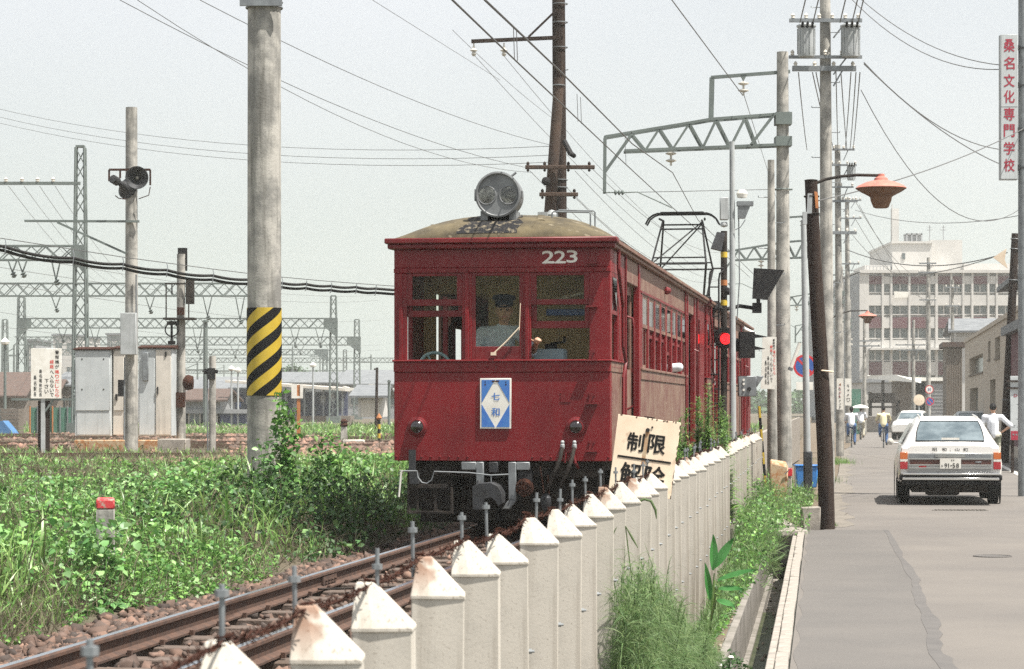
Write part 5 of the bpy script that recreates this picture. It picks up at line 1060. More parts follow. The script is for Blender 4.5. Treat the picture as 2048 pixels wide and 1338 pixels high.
letters('red_lettering', col3('鳴りだしたら', 1547, 700, 750, 4.5)+col3('線路', 1541, 690, 705, 5), 'inkred', t, -.142, .02)
# tall steel pole beside the crossing signal
Y = 37; zb = .3; t = pole('steel_pole', 'slender pale steel pole in front of the crossing signal', 'pole', 1466, Y, 283, zb, .105, .075, 'paleg', xt=1464)
def L(x, y, dy=0): return Vector(((x-1466)*37/F, dy, GZ(y, 37)-zb))
q = MB(); q.box(L(1440, 0).x, L(1457, 0).x, -.06, .08, L(0, 440).z, L(0, 395).z); q.lathe([(.0, 0), (.06, .02), (.05, .08)], L(1448, 455), n=10); q.build('junction_box', 'paleg', t, bevel=.01)
q = MB(); q.lathe([(.0, -.05), (.07, -.04), (.085, .02), (.06, .07), (0, .085)], L(1484, 390, 0), n=16); q.build('lamp_dome', 'white', t)
q = MB(); q.box(L(1474, 0).x, L(1506, 0).x, -.08, .08, L(0, 412).z, L(0, 403).z); q.hexa([L(1476, 437, -.06), L(1490, 437, -.06), L(1490, 437, .06), L(1476, 437, .06)], [L(1476, 412, -.07), L(1500, 412, -.07), L(1500, 412, .07), L(1476, 412, .07)]); q.build('lamp_housing', 'galv', t)
q = MB(); q.tube([L(1470, 460, -.05), L(1480, 455, -.05), L(1490, 440, -.05)], .008); q.tube([L(1477, 410), L(1479, 560), L(1474, 640)], .010); q.tube([L(1461, 300, -.06), L(1462, 860, -.06)], .014); split(q, 'conduit', 'galv', t)
# level-crossing signal with red lamp and ladder
Y = 38.5; zb = .25; t = thing('crossing_signal', 'black railway signal with a lit red lamp, striped post and ladder', 'signal', (GX(1446, Y), Y, zb))
def L(x, y, dy=0): return Vector(((x-1446)*38.5/F, dy, GZ(y, 38.5)-zb))
MB().cyl((.01, 0, 0), L(1448, 462), .050, n=14).build('post', 'soot', t)
for k, y in enumerate((504, 560, 600)): MB().cyl(L(1448, y+11), L(1448, y), .0525, n=14).build('yellow_band', 'orange' if k == 1 else 'yellow', t)
q = MB(); q.tube([L(1417, 895, -.15), L(1417, 560, -.15), L(1419, 545, -.15), L(1426, 538, -.15), L(1446, 537, -.05)], .014, 6); q.tube([L(1436, 895, -.15), L(1436, 560, -.15), L(1438, 548, -.15), L(1446, 541, -.05)], .014, 6)
for k in range(11): q.tube([L(1417, 575+k*29, -.15), L(1436, 575+k*29, -.15)], .011, 5)
q.build('ladder', 'black', t)
q = MB(); q.lathe([(.17, 0), (.17, .012), (0, .014)], L(1448, 676, -.10), (-.25, -1, 0), 28); q.tube([L(1446, 676, 0), L(1448, 676, -.1)], .03); u = q.build('signal_disc', 'black', t)
q = MB(); q.lathe([(.085, 0), (.08, .03), (.05, .045), (0, .05)], L(1450, 678, -.115), (-.25, -1, 0), 24); q.build('red_lens', 'redlit', u)
q = MB()
for a in range(13):
    a0 = PI*a/12; p = lambda r, d, aa: L(1450, 678, -.11)+Vector((r*math.cos(aa), 0, r*math.sin(aa)))+Vector((-.25, -1, -.0)).normalized()*d
    if a < 12: a1 = PI*(a+1)/12; q.add([p(.095, 0, a0), p(.095, .16*(.4+.6*math.sin(a0)), a0), p(.095, .16*(.4+.6*math.sin(a1)), a1), p(.095, 0, a1)], [(0, 1, 2, 3)])
q.build('lens_hood', 'black', u)
q = MB(); q.box(L(1478, 0).x, L(1508, 0).x, -.16, .12, L(0, 716).z, L(0, 664).z); q.prism([(L(1506, 0).x, L(0, 676).z), (L(1534, 0).x, L(0, 674).z), (L(1506, 0).x, L(0, 668).z)], -.12, .10); q.prism([(L(1506, 0).x, L(0, 700).z), (L(1530, 0).x, L(0, 698).z), (L(1506, 0).x, L(0, 692).z)], -.12, .10); q.lathe([(.10, 0), (.12, .14), (0, .15)], L(1477, 690, -.02), (-1, 0, .0), 18); q.build('side_signal', 'black', t)
q = MB(); q.prism([(L(1506, 0).x, L(0, 537).z), (L(1567, 0).x, L(0, 541).z), (L(1533, 0).x, L(0, 600).z), (L(1503, 0).x, L(0, 598).z)], -.14, -.11); q.box(L(1512, 0).x, L(1519, 0).x, -.11, -.05, L(0, 612).z, L(0, 598).z); q.tube([L(1446, 620, 0), L(1480, 612, 0), L(1520, 618, 0)], .03, 8); q.box(L(1505, 0).x, L(1522, 0).x, -.10, .06, L(0, 626).z, L(0, 606).z); q.build('backing_board', 'black', t)
q = MB(); q.hexa([L(1421, 498, -.2), L(1441, 503, -.2), L(1441, 503, .0), L(1421, 498, .0)], [L(1433, 465, -.14), L(1449, 467, -.14), L(1449, 467, .0), L(1433, 465, .0)]); q.build('top_hood', 'steel', t)
q = MB(); q.tube([L(1400, 605, -.05), L(1420, 610, -.05), L(1446, 618, 0)], [.02, .04, .05], 8); q.lathe([(.06, 0), (.09, .04), (.06, .12), (0, .14)], L(1432, 620, -.02), (-1, 0, .3), 12); q.lathe([(.04, 0), (.06, .05), (.05, .1), (0, .12)], L(1455, 590, -.02), n=12); q.build('bell_unit', 'black', t)
q = MB(); q.box(L(1476, 0).x, L(1512, 0).x, -.1, .08, L(0, 793).z, L(0, 752).z); q.prism([(L(1512, 0).x, L(0, 752).z), (L(1527, 0).x, L(0, 752).z), (L(1512, 0).x, L(0, 775).z)], -.1, .08); gb = q.build('control_box', 'galv', t, bevel=.01)
q = MB()
for y in (760, 768, 780): q.cyl(L(1486, y, -.1), L(1486, y, -.115), .018, n=10)
split(q, 'button', 'white', gb); q = MB(); q.cyl(L(1497, 778, -.1), L(1497, 778, -.13), .03, n=12); q.build('keyhole', 'black', gb)
for lab, x0, y0, x1, y1, Y in (('white striped crossing bar raised beside the concrete mast', 1582, 735, 1600, 686, 45), ('short white bar end just right of the black signal', 1489, 658, 1510, 668, 45)):
    a, b_ = P(x0, y0, Y), P(x1, y1, Y); t = thing('crossing_bar', lab, 'crossing bar', a); MB().cyl((0, 0, 0), b_-a, .035, n=10).build('bar', 'white', t); MB().cyl((a-b_)*.12, (0, 0, 0), .045, n=8).build('socket', 'galv', t)
# striped warning post, red-topped box, bent stake
Y = 39; t = thing('striped_post', 'slanting yellow and black striped plank at the end of the fence', 'warning post', (GX(1535, Y), Y, 0), 0)
a = Vector((0, 0, .0)); b_ = Vector((GX(1518, Y)-GX(1535, Y), 0, 1.62)); n = 9
for k in range(n):
    pa_ = a.lerp(b_, k/n); pb_ = a.lerp(b_, (k+1)/n); MB().bar(pa_, pb_, .15, .03).build('stripe', 'ink' if k % 2 else 'yellow', t)
Y = 40; o = thing('red_topped_box', 'grey post with a bright red cap in the weeds by the road', 'marker post', (GX(1571, Y), Y, -.05)); MB().box(-.09, .09, -.08, .08, 0, .55).build('shaft', 'kerb', o, bevel=.008); MB().box(-.10, .10, -.09, .09, .552, .68).build('red_cap', 'signred', o, bevel=.008)
Y = 39.5; o = thing('crumbling_post', 'broken stained concrete stump between the striped plank and the red-capped post', 'stump', (GX(1555, Y), Y, -.05)); MB().hexa([(-.13, -.12, 0), (.14, -.12, 0), (.14, .12, 0), (-.13, .12, 0)], [(-.12, -.1, .78), (.16, -.1, .72), (.15, .1, .80), (-.11, .1, .84)]).build('stump', 'ruststain', o, bevel=.02); MB().tube([(.1, -.13, .6), (.25, -.15, .75), (.27, -.15, .4)], .012).build('bent_wire', 'galv', o)
# blue bin
Y = 50; o = thing('blue_bin', 'blue plastic bin half hidden behind the pole base', 'bin', (GX(1612, Y), Y, 0)); MB().hexa([(-.2, -.15, 0), (.2, -.15, 0), (.2, .15, 0), (-.2, .15, 0)], [(-.22, -.17, .42), (.22, -.17, .42), (.22, .17, .42), (-.22, .17, .42)]).build('tub', 'bin', o, bevel=.02); MB().box(-.24, .24, -.19, .19, .422, .46).build('lid', 'bin', o, bevel=.015)
# low wall beyond the fence
o = MB().hexa([(GX(1510, 48), 48, 0), (GX(1600, 78), 78, 0), (GX(1600, 78), 78.3, 0), (GX(1510, 48)-.1, 48.2, 0)], [(GX(1510, 48), 48, 1.05), (GX(1600, 78), 78, 1.3), (GX(1600, 78), 78.3, 1.3), (GX(1510, 48)-.1, 48.2, 1.05)]).build('boundary_wall', 'kerb', None); tag(o, 'low concrete wall beyond the end of the post fence', 'wall')
# no parking sign
def roundsign(parent, c, r, kind, y=0):
    q = MB(); q.lathe([(r, 0), (r, .012), (0, .0121)], c, (0, -1, 0), 32); q.build('disc', 'signblue' if kind == 'np' else 'white', parent)
    q = MB(); cc = Vector(c)-Vector((0, .0135, 0)); n = 32; vs = []
    for k in range(n): a = 2*PI*k/n; vs += [cc+Vector((r*math.cos(a), 0, r*math.sin(a))), cc+Vector((r*.80*math.cos(a), 0, r*.80*math.sin(a)))]
    q.add(vs, [(2*k, 2*((k+1) % n), 2*((k+1) % n)+1, 2*k+1) for k in range(n)])
    if kind == 'np': a = R(135); d = Vector((math.cos(a), 0, math.sin(a))); p_ = Vector((-d.z, 0, d.x)); q.add([cc+d*r*.8+p_*r*.1, cc-d*r*.8+p_*r*.1, cc-d*r*.8-p_*r*.1, cc+d*r*.8-p_*r*.1], [(0, 1, 2, 3)])
    q.build('red_marking', 'signred', parent, smooth=False)
Y = 65; t = thing('no_parking_sign', 'round blue and red no parking sign half hidden behind the leaning pole', 'road sign', (GX(1609, Y), Y, 0)); MB().cyl((0, 0, 0), (0, 0, GZ(700, Y)), .03, n=8).build('post', 'paleg', t); roundsign(t, (0, -.04, GZ(732, Y)), .30, 'np'); MB().box(-.22, .22, -.05, -.035, GZ(780, Y), GZ(764, Y)).build('plate', 'white', t)
# thin steel pole left of the leaning pole
Y = 43; t = pole('steel_pole', 'pale steel pole standing close against the left of the leaning wooden pole', 'pole', 1616, Y, 440, -.05, .13, .095, 'paleg', xt=1607)
MB().box(-.075, .07, -.075, .075, .0, .9).build('rusty_sleeve', 'steel', t, bevel=.02)
# leaning wooden lamp pole with salmon shade
def lamp(t, p, s, arm):
    q = MB(); q.tube(arm, .020*s if s > .9 else .022, 8); a = q.build('lamp_arm', 'soot', t)
    q = MB(); q.lathe([(.0, .19), (.045, .185), (.05, .15), (.085, .13), (.095, .10), (.20, .075), (.30, .03), (.335, .0), (.335, -.006)], p, n=40); l_ = q.build('lamp_shade', 'salmon', t)
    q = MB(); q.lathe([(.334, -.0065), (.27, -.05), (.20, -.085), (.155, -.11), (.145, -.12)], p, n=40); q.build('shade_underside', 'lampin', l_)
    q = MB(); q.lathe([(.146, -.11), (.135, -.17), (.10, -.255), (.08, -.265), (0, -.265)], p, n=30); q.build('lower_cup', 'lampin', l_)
Y = 32.9; t = thing('street_lamp', 'leaning dark wooden pole with salmon saucer street lamp, nearest the camera', 'street lamp', (GX(1654, Y), Y, -.03), 0, 'salmon saucer street lamps')
def L(x, y, dy=0): return Vector(((x-1654)*32.9/F, dy, GZ(y, 32.9)+.03))
MB().tube([Vector((0, 0, 0)), L(1650, 900), L(1640, 700), L(1629, 520), L(1622, 362)], [.108, .104, .098, .09, .083], 16).build('wooden_pole', 'wood', t)
q = MB(); q.lathe([(.086, 0), (.09, .012), (.06, .02), (0, .022)], L(1622, 362), n=16); q.ring(L(1623, 393), .093, .012, (0, 0, 1)); q.ring(L(1624, 427), .094, .008, (0, 0, 1)); q.build('pole_cap', 'soot', t)
q = MB(); q.hexa([L(1629, 418, -.095), L(1636, 418, -.09), L(1636, 418, -.08), L(1629, 418, -.085)], [L(1627, 384, -.10), L(1633, 386, -.095), L(1633, 386, -.08), L(1627, 384, -.085)]); q.build('rusty_clamp', 'orange', t, bevel=.008)
q = MB(); q.hexa([L(1612, 428, -.09), L(1622, 428, -.10), L(1622, 428, -.09), L(1612, 428, -.07)], [L(1614, 388, -.09), L(1623, 388, -.10), L(1623, 388, -.09), L(1614, 388, -.07)]); q.box(L(1604, 0).x, L(1612, 0).x, -.12, -.05, L(0, 450).z, L(0, 425).z); q.build('fuse_box', 'paleg', t)
lamp(t, L(1762, 376), 1, [L(1633, 366), L(1650, 359), L(1680, 353), L(1715, 350), L(1762, 351)])
q = MB(); q.ring(L(1650, 742), .106, .012, (.1, 0, 1)); q.build('pole_band', 'cream', t)
Y = 90; t = thing('street_lamp', 'smaller farther salmon saucer street lamp on curved arm before the office block', 'street lamp', (GX(1661, Y), Y, 0), 0, 'salmon saucer street lamps')
def L(x, y, dy=0): return Vector(((x-1661)*90/F, dy, GZ(y, 90)))
MB().cyl((0, 0, 0), L(1661, 650), .06, .05, 10).build('steel_post', 'galv', t); lamp(t, L(1735, 632), .8, [L(1661, 655), L(1663, 640), L(1672, 630), L(1700, 622), L(1735, 621)])
# utility poles of the street
def upole(label, x, Y, ytop, d, arms, tr=(), grp='utility poles along the street', xt=None, zb=0):
    t = pole('utility_pole', label, 'utility pole', x, Y, ytop, zb, d, d*.68, group=grp, xt=xt, bolts=.5)
    s = Y/F
    for (xa, xb, y, w_, n) in arms:
        q = MB(); q.bar(((xa-x)*s, -.14, GZ(y, Y)), ((xb-x)*s, -.14, GZ(y, Y)), w_); q.bar(((x-x)*s+.1, -.14, GZ(y, Y)-.35), ((xb-x)*s*.55, -.14, GZ(y, Y)), .03); a = q.build('cross_arm', 'galv', t)
        if n:
            q = MB()
            for k in range(n): xx = ((xa+(xb-xa)*(.05+.9*k/max(1, n-1)))-x)*s; q.lathe([(.015, .03), (.045, .05), (.03, .08), (.045, .10), (.02, .14), (0, .15)], (xx, -.14, GZ(y, Y)), n=8)
            split(q, 'insulator', 'porc', a)
    for (xc, y0, y1, w_) in tr:
        q = MB(); r = w_*s/2; z0, z1 = GZ(y1, Y), GZ(y0, Y); xx = (xc-x)*s; h = z1-z0
        q.lathe([(r*.9, 0), (r*.92, .02), (r*.92, h*.88), (r*1.08, h*.90), (r*1.08, h*.95), (r*.7, h), (0, h)], (xx, -.30, z0), n=24)
        for a in range(10): an = 2*PI*a/10; q.box(xx+r*.97*math.cos(an)-.008, xx+r*.97*math.cos(an)+.008, -.30+r*.97*math.sin(an)-.008, -.30+r*.97*math.sin(an)+.008, z0+.05, z0+h*.85)
        tt = q.build('transformer', 'paleg', t)
        q = MB()
        for k in (-1, 0, 1): q.lathe([(.025, 0), (.03, .03), (.02, .06), (.03, .09), (.012, .14)], (xx+k*r*.55, -.30-r*.9, z0+h*.86), (0, -.6, .6), 8)
        split(q, 'bushing', 'black', tt)
    return t
upole('large concrete utility pole with two grey transformers rising behind the leaning lamp pole', 1655, 50, -60, .30, [(1577, 1722, 43, .07, 6), (1576, 1722, 116, .06, 5), (1583, 1710, 139, .10, 4)], [(1609, 52, 118, 36), (1697, 52, 118, 38)], xt=1650)
t = upole('utility pole with a small transformer, second behind the leaning lamp pole', 1680, 82, 290, .27, [(1664, 1708, 300, .06, 3), (1660, 1712, 331, .06, 4), (1656, 1706, 375, .05, 3), (1655, 1714, 403, .07, 5), (1658, 1712, 466, .10, 4)], [(1700, 330, 362, 17)], xt=1675)
upole('utility pole with stacked cross-arms, third in the row beside the street', 1697, 112, 395, .27, [(1674, 1722, 401, .06, 4), (1678, 1722, 437, .06, 4), (1680, 1718, 528, .06, 3)], xt=1694)
upole('thin utility pole in front of the left end of the office block', 1729, 150, 640, .26, [(1700, 1760, 682, .08, 3), (1700, 1760, 692, .08, 3)])
upole('utility pole standing in front of the white-roofed shed', 1827, 160, 640, .28, [(1790, 1850, 690, .07, 4), (1795, 1850, 700, .07, 4)])
upole('utility pole with many insulators in front of the middle of the office block', 1857, 170, 515, .34, [(1838, 1872, 527, .1, 4), (1836, 1874, 545, .1, 4), (1838, 1872, 600, .08, 3)])
upole('short utility pole beside the dark gap left of the beige building', 1905, 150, 560, .26, [(1890, 1918, 575, .08, 3), (1890, 1918, 612, .08, 3)])
# vertical banners strapped to the poles at left (their characters are too blurred to read: small brush marks)
def marks(cx, cz, w_, rq, ring=False):
    q = MB()
    if ring:
        for a, b_ in (((-.5, -.5), (.5, -.5)), ((.5, -.5), (.5, .5)), ((.5, .5), (-.5, .5)), ((-.5, .5), (-.5, -.5))): q.bar((cx+a[0]*w_, -.003, cz+a[1]*w_), (cx+b_[0]*w_, -.003, cz+b_[1]*w_), .02, .003)
        return q
    for k in range(6):
        x, z = rq.uniform(-.3, .3), rq.uniform(-.4, .4); a = rq.choice([0, 0, PI/2, PI/3, -PI/4]); q.bar((cx+(x-.3*math.cos(a))*w_, -.003, cz+(z-.3*math.sin(a))*w_), (cx+(x+.3*math.cos(a))*w_, -.003, cz+(z+.3*math.sin(a))*w_), .022, .003)
    return q
for lab, x, y0, y1, Y, ms in (('tall white pole advertisement with red and black characters, left of the two', 1678, 757, 819, 81, [(769, 'orange', 4), (777, 'inkred2', 5), (785, 'inkred2', 5), (792, 'inkred2', 5), (801, 'ink', 3), (808, 'ink', 3), (814, 'ink', 3)]), ('white pole advertisement with four dark characters, right of the two', 1695, 757, 811, 111, [(771, 'ink', 5), (780, 'ink', 5), (790, 'ink', 5), (799, 'ink', 5.5)])):
    s = Y/F; t = thing('pole_advert', lab, 'advertisement', (GX(x, Y), Y-.25, GZ(y1, Y))); h = (y1-y0)*s; w_ = 13*s; MB().box(-w_/2, w_/2, 0, .03, 0, h).build('plate', 'white', t); rq = random.Random(x)
    for i, (yy, m, sz) in enumerate(ms): marks(0, (y1-yy)*s, sz*s, rq, m == 'ink' and yy == 799).build('printed_mark', m, t, smooth=False)
# road signs in the distance
Y = 150; t = thing('road_sign', 'post with a round red-rimmed speed sign above a no parking sign', 'road sign', (GX(1855, Y), Y-.6, 0)); MB().cyl((0, 0, 0), (0, 0, GZ(770, Y)), .04, n=8).build('post', 'paleg', t); roundsign(t, (0, -.05, GZ(779, Y)), .25, 'sp'); roundsign(t, (.03, -.05, GZ(803, Y)), .25, 'np'); letters('lettering', [('3', -.06, GZ(779, Y), .09, .18), ('0', .06, GZ(779, Y), .09, .18)], 'signblue', t, -.07, .03)
o = thing('round_mirror_sign', 'pale round board left of the speed sign, seen from behind', 'road sign', (GX(1838, 148), 148, 0)); MB().cyl((0, 0, 0), (0, 0, 1.8), .04, n=8).build('post', 'paleg', o); MB().lathe([(.0, 0), (.33, .02), (.33, .06), (0, .08)], (0, 0, GZ(800, 148)), (0, -1, 0), 24).build('disc', 'cream', o)
# school sign on the right
Y = 45; s = Y/F; t = thing('school_sign', 'tall narrow white signboard with red vertical characters 桑名文化専門学校', 'sign board', (GX(2017, Y), Y, GZ(360, Y))); w_ = 35*s; h = 290*s
MB().box(-w_/2, w_/2, -.06, .10, 0, h).build('light_box', 'paleg', t, bevel=.006); MB().box(-w_/2+.014, w_/2-.014, -.064, -.0605, .016, h-.016).build('white_panel', 'cabg', t); MB().box(-w_/2+.005, w_/2-.005, -.0655, -.0645, h*.50, h*.503).build('panel_joint', 'soot', t)
ys = [92, 127, 162, 194, 229, 262, 297, 331]
letters('lettering', [(c_, .02*0, (360-y)*s, 22*s, 26*s) for c_, y in zip('桑名文化専門学校', ys)], 'inkred2', t, -.066, .025)
q = MB()
for y in (95, 170, 260, 335): q.bar((w_/2, .02, (360-y)*s), (w_/2+.16, .02, (360-y)*s), .03); q.box(w_/2+.0, w_/2+.03, .0, .05, (360-y)*s-.05, (360-y)*s+.05)
split(q, 'bracket', 'steel', t, 2)
pole('steel_pole', 'thick blue-grey steel pole at the right edge carrying the school sign', 'utility pole', 2047, 45.1, -40, 0, .20, .17, 'galv', xt=2046)
Y = 72; t = pole('wooden_pole', 'dark slanting wooden pole in front of the beige building at right', 'utility pole', 2008, Y, 467, 0, .27, .22, 'wood', xt=2031)
q = MB()
for y in (478, 498, 560, 800, 830): x_ = 2031-(y-467)*.053; q.ring(((x_-2008)*Y/F, 0, GZ(y, Y)), .135, .012, (.05, 0, 1))
split(q, 'pole_band', 'galv', t)
q = MB(); q.prism([((1983-2008)*Y/F, GZ(516, Y)), ((2010-2008)*Y/F, GZ(498, Y)), ((2006-2008)*Y/F, GZ(520, Y)), ((2012-2008)*Y/F, GZ(538, Y))], -.25, -.22); q.build('lamp_hood', 'cream', t)
# wires -----------------------------------------------------------
wn = [0]
def W2p(a, b_, Ya, Yb, lab, sag=0, r=.007, m='wire', cat='wire', n=16, grp=None):
    wire('overhead_wire', P(a[0], a[1], Ya), P(b_[0], b_[1], Yb), sag, r, n, lab, m, cat, grp)
# contact wire and messenger over the track
cz = 5.16
def tw(Y, z, dx=0): return Vector((XT(Y)+dx, Y, z))
pts = [P(905, 0, 15.2), P(1240, 318, 36), P(1345, 415, 46.5)]
cw = thing('catenary_wire', 'contact wire and messenger with droppers running over the train', 'overhead line', (0, 0, 0))
a = P(860, -43, 14.2); c1 = P(1030, 120, 22); c2 = P(1240, 318, 35.5); c3 = P(1345, 415, 47)
MB().tube([a, P(905, 0, 15.6), c1, c2, c3, P(1500, 555, 92)], .0075, 6).build('contact_wire', 'wire', cw)
m0 = P(930, -45, 14.2); m1 = P(970, 0, 15.6); m2 = P(1060, 85, 20); m3 = P(1130, 152, 25.5); m4 = P(1265, 288, 36); m5 = P(1342, 338, 46)
MB().tube([m0, m1, m2, m3, m4, P(1345, 345, 46), P(1396, 440, 60), P(1560, 600, 110)], .0085, 6).build('messenger_wire', 'wire', cw)
q = MB()
for (x, y0, y1, Yd) in ((1027, 56, 118, 20.5), (1033, 62, 122, 20.7), (1154, 188, 243, 29), (1161, 194, 248, 29.4), (1250, 272, 328, 36)): q.tube([P(x, y0, Yd), P(x+2, y1, Yd)], .0035, 4)
tag(q.build('droppers', 'wire', cw), kind='stuff')
W2p((1340, -5), (1485, 190), 34, 46, 'feeder wire sloping down to the upper insulator of the truss mast', 0, .009)
W2p((1488, 190), (1560, 420), 46, 120, 'feeder wire continuing down behind the truss mast')
W2p((1250, 385), (1585, 378), 46, 46, 'horizontal stay wire between the truss arm and its mast', 0, .006)
W2p((240, 0), (1052, 335), 30, 50, 'long wire descending from the top left to the cross-arm behind the train', .25, .005)
W2p((400, 0), (1110, 292), 30, 52, 'wire sloping from the top towards the wooden pole', .2, .005)
W2p((275, 0), (1065, 345), 30, 50, 'second long wire descending to the cross-arm behind the train', .45, .0045)
W2p((745, 0), (1000, 160), 60, 90, 'faint wire high left of the wooden pole'); W2p((905, 60), (1110, 240), 60, 90, 'faint wire passing behind the wooden pole', .1)
W2p((948, 110), (1440, 560), 52, 120, 'thin wire running back from the left bracket insulator', .6, .006); W2p((1008, 112), (1420, 520), 52, 120, 'thin wire running back from the right bracket insulator', .6, .006)
for k, (y0, y1) in enumerate(((216, 292), (232, 310), (244, 324))):
    W2p((-10, y0), (1108, y1), 75, 52, ['top', 'middle', 'bottom'][k]+' one of three faint level wires crossing the left sky', .5, .006)
for k, (x0, y0, x1, y1) in enumerate(((1060, 342, 1440, 610), (1100, 340, 1400, 540), (1150, 342, 1460, 560), (1185, 338, 1470, 500), (1090, 395, 1430, 600), (1150, 395, 1440, 560))):
    W2p((x0, y0), (x1, y1), 52, 115, ['first', 'second', 'third', 'fourth', 'fifth', 'sixth'][k]+' telephone wire from the left running back from the wooden pole arms', .7, .006)
W2p((1634, 402), (2046, 258), 32.9, 45, 'wire rising from the leaning lamp pole to the right-hand pole', .12, .009)
W2p((1718, -5), (2046, 132), 50, 45, 'upper wire from the transformer pole to the right edge', .35, .009); W2p((1700, -5), (2046, 134), 50, 45, 'second upper wire from the transformer pole to the right edge', .5, .009)
W2p((1728, 125), (2046, 300), 50, 60, 'thick wire from the transformer pole sloping right', .5, .011); W2p((1728, 128), (2046, 345), 50, 60, 'second thick wire from the transformer pole sloping right', .3, .011)
W2p((1722, 180), (2044, 415), 50, 60, 'slack wire from the transformer pole dipping to the right', 1.2, .009); W2p((1710, 420), (2044, 430), 82, 60, 'slack nearly level wire above the office block', .3, .009)
W2p((1695, 500), (2015, 505), 82, 72, 'slack cable dipping in front of the office block roof', .45, .016); W2p((1700, 540), (1985, 515), 112, 72, 'second slack cable dipping in front of the office block', .4, .014)
for k, (x0, x1) in enumerate(((1597, 1614), (1625, 1664), (1632, 1668), (1672, 1676), (1682, 1694), (1702, 1690), (1712, 1700), (1720, 1706))):
    W2p((x0, 145), (x1, 300), 50, 82, ['first', 'second', 'third', 'fourth', 'fifth', 'sixth', 'seventh', 'eighth'][k]+' from the left of the wires dropping from the transformer arms', .1, .012)
for k, x in enumerate((1600, 1626, 1680, 1704, 1716)): W2p((x+12, -5), (x, 45), 42, 50, ['first', 'second', 'third', 'fourth', 'fifth'][k]+' from the left of the wires entering from above the transformers', 0, .012)
for k, (x0, y0, x1, y1) in enumerate(((1712, 405, 1860, 560), (1712, 440, 1865, 600), (1705, 470, 1850, 545), (1718, 410, 1900, 640))): W2p((x0, y0), (x1, y1), 112, 170, ['upper', 'second', 'third', 'lowest'][k]+' thin wire of the bunch slanting from the poles to the office block', .9, .012)
for k, (y0, y1, Ya) in enumerate(((440, 590, 127), (470, 600, 127), (500, 640, 127), (560, 690, 171), (590, 700, 171), (650, 720, 224))): W2p((-30, y0+60), (760, y1), Ya-20, Ya+150, ['first', 'second', 'third', 'fourth', 'fifth', 'sixth'][k]+' from the top of the pale contact wires above the yard', .8, .012)
for k in range(4): W2p((17+31*k, 372), (190+22*k, 560), 97, 200, ['first', 'second', 'third', 'fourth'][k]+' from the left of the thin wires hung from the insulator arm', .4, .01)
